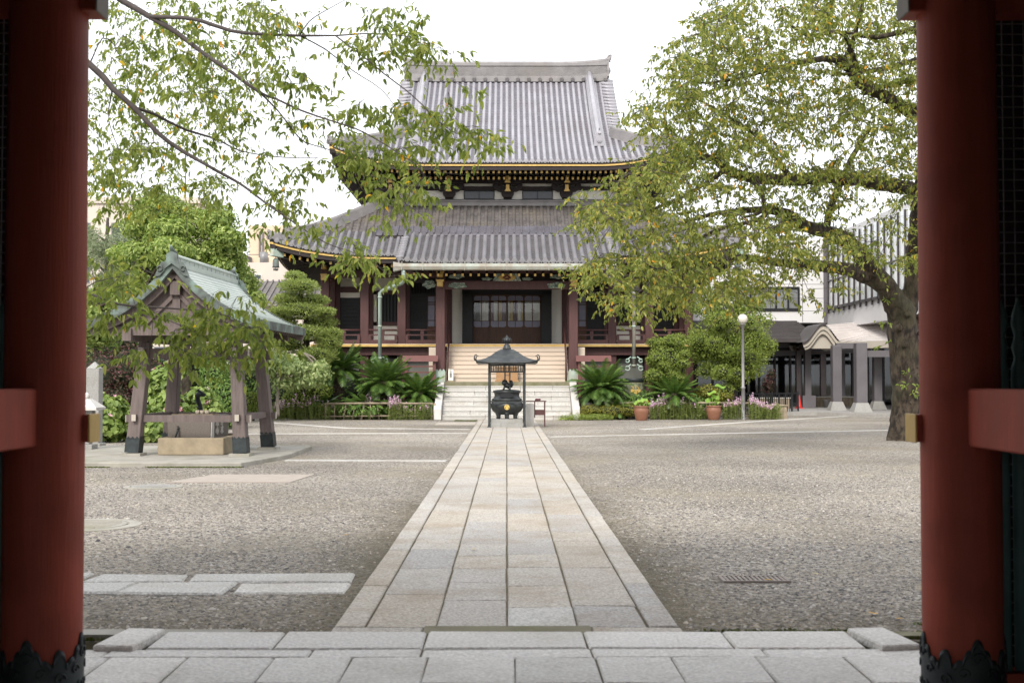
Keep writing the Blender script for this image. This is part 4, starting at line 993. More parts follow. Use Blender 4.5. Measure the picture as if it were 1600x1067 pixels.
# cloths hanging just behind the glass
for (xa, xb, c) in ((-1.40, -1.2, 'core'), (-1.15, -.80, 'whitecl'), (-.78, -.58, 'maroon'), (-.57, -.40, 'whitecl'), (-.38, -.22, 'yellow'), (-.21, -.05, 'maroon'), (.06, .12, 'whitecl'), (.14, .26, 'yellow'), (.28, .44, 'maroon'), (.46, .60, 'whitecl'), (.61, .74, 'yellow'), (.78, 1.42, 'whitecl')):
    m = MB(); n = 9
    m.grid([[(xa + (xb - xa) * q / n, YL + .245 + .012 * math.sin(q * 2.2 + xa * 9), z) for q in range(n + 1)] for z in (3.4, 4.2, 5.12)])
    m.build('hanging_cloth', MT[c], hall, recalc=False)
mo = MB(); c = Vector((1.11, YL + .225, 4.44))
for q in range(5): mo.lathe([(.0, -.012), (.045, -.01), (.045, .01), (0, .012)], c + Vector((math.cos(q * 1.257) * .05, 0, math.sin(q * 1.257) * .07)), 10)
mo.bar(c + Vector((0, 0, .3)), c + Vector((0, 0, -.5)), .02, .008)
mo.build('cloth_motif', MT['maroon'], hall)

# veranda, gold edge, under-floor
m = MB(); m.box(-7.95, 7.95, 49.45, YL + .3, FZ - .12, FZ)
for sx in (-1, 1): m.box(*sorted((sx * 7.4, sx * 8.0)), YL + .3, 66, FZ - .12, FZ)
m.build('veranda_floor', MT['peach'], hall)  # top unseen from below, made pale to bounce light onto the plaster
m = MB(); m.box(-7.98, 7.98, 49.40, 49.45, FZ - .115, FZ - .03); m.build('gold_floor_edge', MT['gold'], hall)
m = MB(); m.box(-7.9, 7.9, 49.72, 49.83, 2.50, 2.80); m.build('floor_beam', MT['brown'], hall)
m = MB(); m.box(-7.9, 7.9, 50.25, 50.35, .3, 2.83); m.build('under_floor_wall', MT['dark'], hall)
MT['grey_panel'] = mat('grey_green_panel', (.15, .155, .14), (.12, .125, .11), scale=2, rough=.6)
for xa, xb in ((-7.2, -6.1), (-5.6, -4.55), (-4.1, -2.9), (2.9, 4.1), (4.55, 5.6), (6.1, 7.2)):
    m = MB(); m.box(xa, xb, 50.2, 50.25, 1.3, 2.36); m.build('under_floor_panel', MT['grey_panel'], hall)
m = MB(); m.box(-8.2, 8.2, 49.1, 50.2, 0, .55); m.box(-8.2, 8.2, 50.2, 66.4, 0, .5); m.build('stone_base', MT['stone_g'], hall)
def railing(xa, xb, y):
    m = MB()
    m.tube([(xa, y, 3.52), (xb, y, 3.52)], .04, 8); m.box(xa, xb, y - .03, y + .03, 3.29, 3.35); m.box(xa, xb, y - .05, y + .05, FZ + .02, FZ + .17)
    n = max(2, round((xb - xa) / .75))
    for k in range(n + 1):
        x = xa + .04 + (xb - xa - .08) * k / n; m.box(x - .055, x + .055, y - .04, y + .04, FZ + .17, 3.29)
        if k % 2 == 1: m.box(x - .07, x + .07, y - .045, y + .045, 3.35, 3.485)
    return m.build('railing', MT['brown'], hall)
for s in (-1, 1):
    for a, b_ in ((2.8, 4.14), (4.5, 5.66), (6.02, 7.29), (7.65, 7.9)):
        xa, xb = sorted((s * a, s * b_)); railing(xa, xb, 49.75)
# porch columns with copper feet, beam, gilt noses and painted carvings
def carving(c, wd, ht, k, seed, fl=1, parent=None):
    r_ = random.Random(seed); m = MB(); c = Vector(c)
    for q in range(k):      # interlocking scrolls
        u = (q + .5) / k; cx = c.x + fl * (u - .5) * wd; env = (1 - abs(u - .42) * 1.25)
        cz = c.z + r_.uniform(-.3, .3) * ht * max(.2, env); rr = ht * .26 * max(.35, env)
        sg = r_.choice((-1, 1)); ph = r_.uniform(0, 6)
        m.tube([Vector((cx + math.cos(ph + sg * t * .6) * rr * (1 - t / 15), c.y - .05 - r_.random() * .02, cz + math.sin(ph + sg * t * .6) * rr * (1 - t / 15))) for t in range(12)], [rr * .28 * (1 - t / 20) for t in range(12)], 6)
        m.lathe([(0, -rr * .3), (rr * .3, 0), (0, rr * .3)], (cx, c.y - .06, cz), 8)
    pts = []
    for q in range(24):
        a = 2 * math.pi * q / 24; rr = .5 * (1 + .16 * math.cos(5 * a + seed)); pts.append(c + Vector((fl * math.cos(a) * rr * wd * .95, -.02, math.sin(a) * rr * ht * .8)))
    m.prism(pts, (0, .08, 0))
    return m.build('carving', MT['carve'], parent or hall)
for s in (-1, 1):
    cx = s * 2.62
    m = MB(); m.box(cx - .18, cx + .18, 47.82, 48.18, 1.42, 5.75); c = m.build('porch_column', MT['brown'], hall, bevel=.02)
    f = MB(); f.box(cx - .20, cx + .20, 47.80, 48.20, 1.40, 1.83)
    for q in range(5): f.box(cx - .2 + q * .09, cx - .16 + q * .09, 47.785, 47.80, 1.42, 1.70)
    for q in range(3): f.prism([(cx - .2 + q * .133, 47.795, 1.83), (cx - .2 + q * .133 + .133, 47.795, 1.83), (cx - .2 + q * .133 + .066, 47.795, 1.92)], (0, .02, 0))
    f.build('copper_foot', MT['copper'], c)
    n_ = MB()
    for (z0, z1, yf) in ((5.14, 5.40, 47.35), (5.50, 5.76, 47.25)):
        n_.prism([(cx - .11, yf, z0), (cx + .11, yf, z0), (cx + .11, yf, z1 - .06), (cx + .15, yf, z1 - .06), (cx + .15, yf, z1), (cx - .15, yf, z1), (cx - .15, yf, z1 - .06), (cx - .11, yf, z1 - .06)], (0, 47.82 - yf, 0))
    n_.build('gilt_nose', MT['gold'], c)
    carving((cx - s * .68, 47.86, 5.20), .72, .30, 7, 3 + s, fl=-s)
    carving((cx + s * .45, 47.86, 5.24), .50, .40, 6, 8 + s, fl=s)
    carving((cx - s * .62, 47.9, 5.56), .62, .22, 6, 14 + s, fl=-s)
    b = MB(); b.box(cx - .09, cx + .09, 48.18, 49.9, 5.05, 5.3); b.build('tie_beam', MT['brown'], hall)
m = MB(); m.box(-2.44, 2.44, 47.88, 48.12, 5.06, 5.38)
for s in (-1, 1): m.box(*sorted((s * 2.8, s * 4.0)), 47.9, 48.1, 5.52, 5.75)
m.box(-2.44, 2.44, 47.92, 48.08, 5.70, 5.84); m.build('porch_beam', MT['brown'], hall)
m = MB(); m.box(-4.0, 4.0, 48.3, 48.4, 5.35, 6.4); m.build('porch_infill', MT['dark'], hall)
fl = MB(); fl.prism([(-.56, 47.88, 5.38), (.56, 47.88, 5.38), (.46, 47.88, 5.60), (.40, 47.88, 5.68), (-.40, 47.88, 5.68), (-.46, 47.88, 5.60)], (0, .1, 0))
fl = fl.build('frog_leg_strut', MT['carve'], hall)
m = MB(); m.prism([(math.cos(a) * .34, 47.85, 5.52 + math.sin(a) * .13) for a in [2 * math.pi * q / 20 for q in range(20)]], (0, .04, 0)); m.build('gilt_panel', MT['gold'], fl)
m = MB(); m.prism([(-.16, 47.82, 5.50), (0, 47.82, 5.64), (.16, 47.82, 5.50), (.12, 47.82, 5.47), (0, 47.82, 5.57), (-.12, 47.82, 5.47)], (0, .03, 0)); m.prism([(-.09, 47.82, 5.42), (.09, 47.82, 5.42), (.08, 47.82, 5.49), (-.08, 47.82, 5.49)], (0, .03, 0)); m.build('shrine_relief', MT['maroon'], fl)
for s in (-1, 1): carving((s * .80, 47.9, 5.46), .42, .14, 4, 30 + s, fl=s, parent=fl)
# stone stairs, cheeks, wooden stairs
sg = random.Random(4)
stairs = MB(); N = 7; rise = 1.25 / N; run = 2.1 / N
for k in range(N):
    z0, z1 = k * rise, (k + 1) * rise; y = 45.2 + k * run
    xj = [-2.42] + sorted(sg.uniform(-.1, .1) + v for v in ((-1.35, -.1, 1.15) if k % 2 else (-.75, .5, 1.75))) + [2.42]
    for a, b_ in zip(xj[:-1], xj[1:]):
        slab(stairs, a + .006, b_ - .006, y + .018, 47.9, z0 - .01, z1 - .05, ch=.004, rng=sg, tilt=.0, wob=.001); slab(stairs, a + .006, b_ - .006, y, 47.9, z1 - .042, z1, ch=.012, rng=sg, tilt=.001, wob=.002)
st_ = stairs.build('stone_stairs', MT['slab_w'], hall)
m = MB(); m.box(-2.72, 2.72, 47.3, 49.2, 1.25, 1.41); m.build('landing_stone', MT['stone_moss'], st_)
m = MB(); m.box(-2.72, 2.72, 47.9, 49.3, 0, 1.249); m.build('stair_core', MT['stone_g'], st_)
for s in (-1, 1):
    m = MB(); xa, xb = sorted((s * 2.43, s * 2.70))
    poly = [(xa, 45.0, 0), (xa, 45.0, .42), (xa, 45.1, .52), (xa, 45.35, .55), (xa, 47.2, 1.40), (xa, 47.3, 1.40), (xa, 47.3, 0)]
    m.prism(poly, (xb - xa, 0, 0)); m.build('stair_cheek', MT['stone'], st_, bevel=.02)
ws = MB(); N = 8; z0 = 1.41; rise = (FZ - .12 - z0) / N; run = 1.5 / N
for k in range(N):
    y = 47.95 + k * run
    ws.box(-2.42, 2.42, y + .03, 49.44, z0 + k * rise, z0 + (k + 1) * rise - .03); ws.box(-2.43, 2.43, y, 49.44, z0 + (k + 1) * rise - .03 + .001, z0 + (k + 1) * rise)
ws.build('wooden_stairs', MT['peach'], hall)
for s in (-1, 1):
    m = MB(); m.box(*sorted((s * 2.82, s * 3.1)), 48.3, 49.4, 1.42, 2.78); m.build('side_boards', MT['peach'], hall)
    m = MB(); xh = s * 2.33
    m.tube([(xh, 47.95, 1.45), (xh, 47.95, 2.3), (xh, 49.42, 3.78), (xh, 49.55, 3.78), (xh, 49.55, 2.95)], .035, 8); m.build('handrail', MT['brown'], hall)

# ---- loose things on and by the stairs
def barrier(s):
    t = thing('barrier_fence', (s * 3.4, 47.6, .55), ('red-brown slatted barrier with a board cap left of the hall steps' if s < 0 else 'red-brown slatted barrier half hidden by a cycad right of the hall steps'), 'fence', 'barrier fences beside the steps')
    xa, xb = sorted((s * 2.78, s * 4.0))
    m = MB(); m.prism([(xa - .08, 47.42, 2.20), (xa - .08, 47.6, 2.44), (xa - .08, 47.78, 2.20)], (xb - xa + .16, 0, 0)); m.build('cap_board', MT['verm'], t)
    for x in (xa + .06, xb - .06):
        m = MB(); m.box(x - .06, x + .06, 47.54, 47.66, .0, 2.21); m.build('post', MT['verm'], t)
    for z in (1.3, 1.52, 1.75, 1.98):
        m = MB(); m.box(xa + .12, xb - .12, 47.57, 47.63, z, z + .06); m.build('rail', MT['verm'], t)
barrier(-1); barrier(1)
def text_mesh(name, body, size, mt, parent=None, org=None, loc=(0, 0, 0), rot=(R(90), 0, 0), ext=.004, sp=1.05):
    cu = bpy.data.curves.new(name, 'FONT'); cu.body = body; cu.size = size; cu.extrude = ext; cu.align_x = 'CENTER'; cu.align_y = 'TOP'; cu.space_line = sp
    tmp = bpy.data.objects.new('tmp', cu); col.objects.link(tmp)
    dg = bpy.context.evaluated_depsgraph_get(); me = bpy.data.meshes.new_from_object(tmp.evaluated_get(dg))
    bpy.data.objects.remove(tmp)
    o3 = org_of(parent)
    me.transform(Matrix.Translation(Vector(loc) - o3) @ Euler(rot).to_matrix().to_4x4()); me.materials.clear(); me.materials.append(mt)
    o = bpy.data.objects.new(name, me); col.objects.link(o); o.parent = parent
    return o
sgn = thing('notice_board', (-2.2, 47.75, 1.41), 'small white upright sign with black vertical lettering on the steps by the left handrail', 'sign')
m = MB(); m.box(-2.30, -2.10, 47.70, 47.80, 1.46, 1.92); m.build('board', MT['paper'], sgn, bevel=.01)
m = MB(); m.box(-2.33, -2.07, 47.66, 47.84, 1.41, 1.46); m.box(-2.32, -2.08, 47.68, 47.82, 1.92, 1.94); m.build('stand', MT['bamboo'], sgn)
text_mesh('lettering', '土\n足\n厳\n禁', .105, MT['ink'], sgn, loc=(-2.2, 47.698, 1.905), sp=.8)
ob_ = thing('offering_box', (0, 47.7, 1.41), 'low brown wooden offering box behind the bronze incense canopy', 'offering box')
m = MB()
m.box(-.42, .42, 47.5, 47.9, 1.47, 1.95); m.box(-.46, .46, 47.46, 47.94, 1.41, 1.47); m.box(-.46, .46, 47.46, 47.52, 1.95, 2.0); m.box(-.46, .46, 47.88, 47.94, 1.95, 2.0)
MT['box_wood'] = mat('offering_box_wood', (.36, .21, .10), (.28, .155, .07), scale=4, rough=.6, stretch=(1, 6, 6))
m.build('case', MT['box_wood'], ob_)
m = MB()
for k in range(11): m.box(-.44 + k * .085, -.40 + k * .085, 47.52, 47.88, 1.955, 1.99)
m.build('slatted_top', MT['box_wood'], ob_)
# ------------------------------------------------------------------ bronze incense burner under its canopy
GZ = .024
cp = thing('incense_canopy', (0, 38.2, GZ), 'dark bronze four-post canopy with upturned corners over the incense burner', 'canopy')
YI = 38.2; ph = .545
for sx in (-1, 1):
    for sy in (-1, 1):
        m = MB(); x, y = sx * ph, YI + sy * ph
        m.box(x - .036, x + .036, y - .036, y + .036, GZ, 1.98); m.box(x - .06, x + .06, y - .06, y + .06, GZ, GZ + .03); m.build('post', MT['bronze'], cp)
m = MB()
for a in (0, 1, 2, 3):
    r3 = Matrix.Rotation(a * math.pi / 2, 3, 'Z'); f = lambda v, r3=r3: r3 @ v + Vector((0, YI, 0))
    m.box(-ph + .037, ph - .037, -ph - .02, -ph + .02, 1.72, 1.765, fn=f); m.box(-ph + .037, ph - .037, -ph - .02, -ph + .02, 1.93, 1.97, fn=f)
    for k in range(19): x = -ph + .07 + k * (2 * ph - .14) / 18; m.box(x - .012, x + .012, -ph - .012, -ph + .012, 1.765, 1.93, fn=f)
    m.box(-ph + .037, ph - .037, -ph - .012, -ph + .012, .80, .83, fn=f)
m.build('lattice_band', MT['bronze'], cp)
# square roof with swept profile and lifted corners
rows = []; rows2 = []
prof = [(0.10, 2.46), (.20, 2.44), (.34, 2.36), (.50, 2.235), (.66, 2.14), (.82, 2.075), (.94, 2.045), (.95, 2.0), (.90, 1.975), (.5, 1.985), (.1, 1.985)]
for r_, z in prof:
    row = []
    for q in range(41):
        t = q / 40 * 4; k = int(t) % 4; u = (t - int(t)) * 2 - 1
        x, y = [(u, -1), (1, u), (-u, 1), (-1, -u)][k]
        lift = .10 * max(0, abs(u) - .25) ** 2 * (r_ / .95) ** 3
        row.append(Vector((x * r_, YI + y * r_, z + lift)))
    rows.append(row)
m = MB(); m.grid(rows, 0, True); roofc = m.build('canopy_roof', MT['bronze'], cp)
m = MB()
for sx in (-1, 1):
    for sy in (-1, 1):
        d = Vector((sx, sy, 0)).normalized(); b_ = Vector((sx * .93, YI + sy * .93, 2.08))
        m.tube([b_ + d * (.02 + .075 * math.sin(t * .36)) + Vector((0, 0, .09 * (1 - math.cos(t * .36)))) for t in range(11)], [.026 - .0014 * t for t in range(11)], 7)
m.build('corner_curl', MT['bronze'], roofc)
m = MB(); m.lathe([(.13, 2.44), (.13, 2.5), (.11, 2.51), (.11, 2.54), (.09, 2.58), (.05, 2.62), (.05, 2.64), (.10, 2.68), (.115, 2.73), (.10, 2.78), (.05, 2.82), (.015, 2.88), (.002, 2.91)], (0, YI, 0), 20)
for q in range(6):
    a = q * math.pi / 3; d = Vector((math.cos(a), math.sin(a), 0))
    m.tube([Vector((0, YI, 2.64)) + d * .06, Vector((0, YI, 2.68)) + d * .14, Vector((0, YI, 2.76)) + d * .135, Vector((0, YI, 2.83)) + d * .09], [.012, .016, .012, .004], 6)
m.build('finial', MT['bronze'], roofc)
m = MB()
for x in (-.075, -.045, .075, .105): m.tube([(x, YI, 1.98), (x, YI, 1.30)], .012, 6)
m.box(-.09, .12, YI - .01, YI + .01, 1.62, 1.64); m.build('hanging_rods', MT['steel'], cp)
pd = thing('burner_pedestal', (0, 38.2, GZ), 'low grey granite pedestal of two courses under the bronze burner', 'pedestal')
m = MB(); rr = random.Random(2)
for (z0, z1, hw, js) in ((GZ, .145, .53, (-.53, -.18, .22, .53)), (.147, .275, .50, (-.5, -.24, .27, .5))):
    for a, b_ in zip(js[:-1], js[1:]): slab(m, a + .003, b_ - .003, YI - hw, YI + hw, z0, z1, rng=rr, ch=.01)
m.build('block', MT['stone_g'], pd, org=None)
bu = thing('incense_burner', (0, 38.2, .275), 'round black bronze incense burner with a gold crest on its belly', 'incense burner')
m = MB()
m.lathe([(.0, .40), (.24, .40), (.36, .44), (.46, .53), (.51, .63), (.515, .70), (.49, .77), (.445, .815), (.44, .83), (.475, .85), (.485, .875), (.46, .90), (.40, .94), (.385, 1.0), (.40, 1.07), (.44, 1.11), (.435, 1.145), (.36, 1.17), (.12, 1.19), (.001, 1.19)], (0, YI, 0), 40); 
body = m.build('bowl', MT['bronze'], bu)
m = MB(); m.lathe([(0, 0), (.20, 0)], (0, 0, 0), 12)
m = MB()
vs = []
for q in range(20):
    a = 2 * math.pi * q / 20; vs.append(Vector((math.cos(a) * .225, YI - .445, 1.01 + math.sin(a) * .085)))
m.prism(vs, (0, .2, 0)); m.build('opening_dark_disc', MT['black'], body)  # solid black disc painted in for the dark of the opening
for q in range(6):
    a = math.pi / 2 + q * math.pi / 3; d = Vector((math.cos(a), math.sin(a), 0)); c = Vector((0, YI, 0))
    m = MB(); m.tube([c + d * .30 + Vector((0, 0, .50)), c + d * .31 + Vector((0, 0, .42)), c + d * .30 + Vector((0, 0, .34)), c + d * .31 + Vector((0, 0, .277))], [.12, .085, .062, .075], 12); m.build('leg', MT['bronze'], bu)
m = MB(); cz = .645
m.prism([(math.cos(a) * .082, YI - .525, cz + math.sin(a) * .082) for a in [2 * math.pi * q / 28 for q in range(28)]], (0, .05, 0)); cr_ = m.build('crest', MT['crest'], body)
m = MB()
for q in range(3):
    a = math.pi / 2 + q * 2.094
    c = Vector((math.cos(a) * .036, YI - .528, cz + math.sin(a) * .036))
    for dv in (-.55, 0, .55): m.prism([c + Vector((math.cos(t) * .012 + math.cos(a + dv) * .014, 0, math.sin(t) * .012 + math.sin(a + dv) * .014)) for t in [2 * math.pi * k / 8 for k in range(8)]], (0, .01, 0))
m.build('crest_leaves', MT['dark'], cr_)
# guardian-lion knob on the lid: one little body with head, mane, paws and tail
m = MB(); L0 = Vector((0, YI, 1.19))
m.tube([L0 + Vector((.10, 0, .04)), L0 + Vector((.06, 0, .10)), L0 + Vector((0, 0, .13)), L0 + Vector((-.06, -.02, .16))], [.06, .085, .09, .07], 10)
m.lathe([(0, -.085), (.06, -.06), (.085, 0), (.06, .065), (0, .085)], L0 + Vector((-.07, -.04, .21)), 12, fn=lambda v, a: v * (1 + .16 * math.cos(a * 6)))
m.lathe([(0, -.045), (.04, -.02), (.045, .02), (0, .045)], L0 + Vector((-.12, -.09, .18)), 10)
for (x, y) in ((-.09, -.07), (-.09, .06), (.10, -.07), (.10, .07)): m.tube([L0 + Vector((x * .8, y, .10)), L0 + Vector((x, y, .03)), L0 + Vector((x - .02, y - .01, .0))], [.036, .03, .034], 8)
m.tube([L0 + Vector((.13, 0, .06)), L0 + Vector((.17, 0, .15)), L0 + Vector((.13, 0, .25)), L0 + Vector((.09, 0, .28))], [.03, .045, .05, .012], 8)
for q in (-1, 1): m.lathe([(.03, 0), (.02, .03), (0, .045)], L0 + Vector((-.06, -.04 + q * .05, .27)), 8)
lion = m.build('lion_knob', MT['bronze'], bu)
tb = thing('side_table', (.95, 38.35, GZ), 'narrow dark brown metal stand with a shelf right of the incense burner', 'table')
m = MB(); m.box(.60, 1.24, 38.2, 38.5, .80, .835); m.build('table_top', MT['brown'], tb)
for (x, y) in ((1.19, 38.23), (1.19, 38.47)):
    m = MB(); m.box(x - .018, x + .018, y - .018, y + .018, GZ, .80); m.build('leg', MT['brown'], tb)
m = MB(); m.box(.88, 1.17, 38.24, 38.46, .38, .55); m.build('shelf_box', MT['brown'], tb)
m = MB(); m.box(.86, .89, 38.24, 38.46, .3, .8); m.build('leg', MT['brown'], tb)
m = MB(); m.tube([(.9, 38.35, .87), (1.06, 38.33, .87)], .03, 8); m.tube([(.9, 38.35, .835), (.9, 38.35, .87)], .02, 6)
tag(m.build('incense_bundle', MT['maroon'], org=(.95, 38.35, .835)), 'small dark red bundle lying on the stand beside the burner', 'incense')
m = MB(); slab(m, .60, .85, 38.15, 38.55, GZ, .74, rng=rr, ch=.015); tag(m.build('stone_block', MT['stone_g'], org=(.72, 38.35, GZ)), 'upright grey granite block between the burner canopy and the stand', 'stone block')

# ------------------------------------------------------------------ water pavilion
PRZ = R(-2.6)
slabp = MB()
slabp.prism([(-8.4, 20.9, -.05), (-4.55, 20.9, -.05), (-4.15, 23.2, -.05), (-4.2, 26.3, -.05), (-8.7, 26.3, -.05)], (0, 0, .13))
tag(slabp.build('pavilion_floor', MT['concrete'], bevel=.012), kind='structure')
pv = thing('water_pavilion', (-5.92, 23.85, .08), 'open purification pavilion with a green copper gable roof on four splayed timber posts', 'pavilion')
def lp(x, y, z): return Vector((x, y, z))            # local coordinates of the pavilion (turned a little at the end)
BX, BY, TX, TY = 1.02, 1.06, .86, .90
def pv_build(m, name, mt, parent=None, bevel=0):
    # local -> world offset so build() can subtract the origin
    m.V = [tuple(Vector(v) + ORG['water_pavilion']) for v in m.V]
    return m.build(name, mt, parent or pv, bevel=bevel)
for sx in (-1, 1):
    for sy in (-1, 1):
        m = MB(); m.bar((sx * BX, sy * BY, .05), (sx * TX, sy * TY, 2.12), .25, .25, up=Vector((0, 1, 0)), w2=.21, h2=.21)
        p = pv_build(m, 'post', MT['pav_wood'], bevel=.012)
        f = MB(); a = Vector((sx * BX, sy * BY, .05)); b_ = Vector((sx * TX, sy * TY, 2.12)); d = (b_ - a)
        f.bar(a, a + d * .13, .262, .262, up=Vector((0, 1, 0)))
        q0 = a + d * .13
        for k in range(3):
            for (ax, ay) in ((1, 0), (0, 1)):
                for sg_ in (-1, 1):
                    base = q0 + Vector(((k - 1) * .083 if ax else sg_ * .131, sg_ * .131 if ax else (k - 1) * .083, 0))
                    dirv = Vector((1, 0, 0)) if ax else Vector((0, 1, 0))
                    f.prism([base - dirv * .04, base + dirv * .04, base + Vector((0, 0, .045))], (Vector((0, 1, 0)) if ax else Vector((1, 0, 0))) * .004 * sg_)
        pv_build(f, 'copper_shoe', MT['iron'], p)
        s_ = MB(); s_.box(sx * BX - .19, sx * BX + .19, sy * BY - .19, sy * BY + .19, 0, .05); pv_build(s_, 'foot_stone', MT['concrete'], p)
def at(z, sx, sy):
    t = (z - .05) / 2.07; return Vector((sx * (BX + (TX - BX) * t), sy * (BY + (TY - BY) * t), z))
for (z, h, wd, ext) in ((.69, .13, .075, .20), (1.91, .19, .10, .22)):
    for s in (-1, 1):
        a, b_ = at(z, -1, s), at(z, 1, s); d = (b_ - a).normalized(); m = MB(); m.bar(a - d * ext, b_ + d * ext, wd, h); t = pv_build(m, 'tie_beam', MT['pav_wood'])
        for (p, dd) in ((a - d * ext, -d), (b_ + d * ext, d)): e = MB(); e.bar(p, p + dd * .012, wd * 1.05, h * 1.03); pv_build(e, 'end_cap', MT['cream'], t)
        a, b_ = at(z + .02, s, -1), at(z + .02, s, 1); d = (b_ - a).normalized(); m = MB(); m.bar(a - d * ext, b_ + d * ext, wd, h * .9); t = pv_build(m, 'tie_beam', MT['pav_wood'])
        for (p, dd) in ((a - d * ext, -d), (b_ + d * ext, d)): e = MB(); e.bar(p, p + dd * .012, wd * 1.05, h * .93); pv_build(e, 'end_cap', MT['cream'], t)
RL, HW = 1.98, 1.54
xs_ = [0, .12, .25, .38, .52, .68, .86, 1.06, 1.28, 1.54]
zs_ = [3.56, 3.42, 3.27, 3.14, 3.02, 2.90, 2.78, 2.665, 2.565, 2.475]
def pzf(x):
    return float(np.interp(abs(x), xs_, zs_))
m = MB(); xx_ = [-x for x in reversed(xs_)] + xs_[1:]
YS = [-RL + 2 * RL * q / 12 for q in range(13)]
N2 = 26
for s in (-1, 1):
    for k in range(N2):       # overlapping copper courses
        x0, x1 = s * HW * (1 - k / N2), s * HW * (1 - (k + 1) / N2 - .01)
        if k == N2 - 1: x1 = 0
        z0, z1 = pzf(x0), pzf(x1)
        for a, b_ in zip(YS[:-1], YS[1:]):
            m.add([(x0, a, z0 + .012), (x0, b_, z0 + .012), (x1, b_, z1 - .004), (x1, a, z1 - .004)], [(0, 1, 2, 3)]); m.add([(x0, a, z0 + .012), (x0, b_, z0 + .012), (x0, b_, z0 - .015), (x0, a, z0 - .015)], [(0, 3, 2, 1)])
roofp = pv_build(m, 'copper_roof', MT['verdi'])
m = MB()
for s in (-1, 1):   # verges and eaves of dark patina
    for a, b_ in zip(xx_[:-1], xx_[1:]):
        ya, yb = sorted((s * (RL - .04), s * (RL + .05)))
        for (x0, x1) in ((a, b_),):
            m.add([(x0, ya, pzf(x0) + .03), (x1, ya, pzf(x1) + .03), (x1, yb, pzf(x1) + .03), (x0, yb, pzf(x0) + .03), (x0, ya, pzf(x0) - .15), (x1, ya, pzf(x1) - .15), (x1, yb, pzf(x1) - .15), (x0, yb, pzf(x0) - .15)],
                  [(0, 1, 2, 3), (7, 6, 5, 4), (0, 4, 5, 1), (2, 6, 7, 3)])
    xa, xb = sorted((s * (HW - .05), s * (HW + .02))); m.box(xa, xb, -RL - .03, RL + .03, 2.35, 2.505)
pv_build(m, 'patina_edge', MT['patina'], roofp)
m = MB()
for s in (-1, 1):   # rafters and boarding under the roof
    for k in range(21):
        y = -RL + .15 + k * (2 * RL - .3) / 20
        m.bar((s * .05, y, 3.28), (s * .75, y, 2.66), .05, .07); m.bar((s * .75, y, 2.66), (s * (HW - .10), y, 2.34), .05, .07)
    m.add([(0, -RL + .03, 3.40), (s * .75, -RL + .03, 2.74), (s * (HW - .06), -RL + .03, 2.40), (s * (HW - .06), RL - .03, 2.40), (s * .75, RL - .03, 2.74), (0, RL - .03, 3.40)], [(0, 1, 4, 5), (1, 2, 3, 4)])
    xa, xb = sorted((s * .80, s * .96)); m.box(xa, xb, -RL + .1, RL - .1, 2.12, 2.34)
m.box(-.09, .09, -RL + .1, RL - .1, 2.95, 3.2)
pv_build(m, 'rafter_row', MT['pav_wood'], roofp)
for s in (-1, 1):
    m = MB(); y = s * (RL - .12)
    for (x0, x1) in ((-1, 0), (0, 1)):
        pts = [Vector((x, y, pzf(x) - .20)) for x in (xs_ if x1 else [-x for x in xs_])]
        for a, b_ in zip(pts[:-1], pts[1:]): m.bar(a + Vector((0, 0, .02)), b_ + Vector((0, 0, .02)), .09, .16)
    pv_build(m, 'barge_board', MT['pav_wood'], roofp)
    m = MB(); y = s * (RL - .24)
    m.prism([(-1.22, y, 2.30), (1.22, y, 2.30), (1.22, y, 2.47), (.86, y, 2.66), (.52, y, 2.89), (.25, y, 3.13), (0, y, 3.40), (-.25, y, 3.13), (-.52, y, 2.89), (-.86, y, 2.66), (-1.22, y, 2.47)], (0, .03, 0)); m.box(-1.25, 1.25, y - .06, y + .07, 2.22, 2.38); m.box(-.07, .07, y - .05, y + .05, 2.38, 3.25)
    for q in (-1, 1): m.bar((q * .62, y - s * -.02, 2.38), (q * .05, y - s * -.02, 2.95), .06, .07)
    pv_build(m, 'gable_panel', MT['pav_wood'], roofp)
m = MB()
m.box(-.12, .12, -RL - .02, RL + .02, 3.44, 3.53); m.box(-.08, .08, -RL, RL, 3.53, 3.61); m.box(-.10, .10, -RL - .04, RL + .04, 3.61, 3.635); m.tube([(0, -RL - .04, 3.645), (0, RL + .04, 3.645)], .045, 10)
for k in range(14): y = -RL + .15 + k * .28; m.box(-.092, .092, y - .012, y + .012, 3.53, 3.61)
pv_build(m, 'ridge', MT['verdi'], roofp)
for s in (-1, 1):
    m = MB(); y = s * (RL + .03)
    m.prism([(-.19, y, 3.36), (-.15, y, 3.46), (-.10, y, 3.58), (-.10, y, 3.66), (0, y, 3.73), (.10, y, 3.66), (.10, y, 3.58), (.15, y, 3.46), (.19, y, 3.36), (.0, y, 3.50)], (0, s * .07, 0))
    m.tube([(0, y - s * .15, 3.69), (0, y + s * .02, 3.73), (0, y + s * .10, 3.78), (0, y + s * .12, 3.82)], [.05, .045, .03, .015], 8)
    for q in (-1, 1):
        m.prism([(q * .11, y, 3.54), (q * .19, y, 3.53), (q * .25, y, 3.42), (q * .31, y, 3.27), (q * .22, y, 3.28), (q * .13, y, 3.38)], (0, s * .06, 0))
        m.tube([Vector((q * (.21 + .045 * math.cos(t * .6)), y + s * .07, 3.41 + .045 * math.sin(t * .6))) for t in range(10)], .018, 6)
    pv_build(m, 'ridge_ornament', MT['patina'], roofp)
pv.rotation_euler = (0, 0, PRZ)
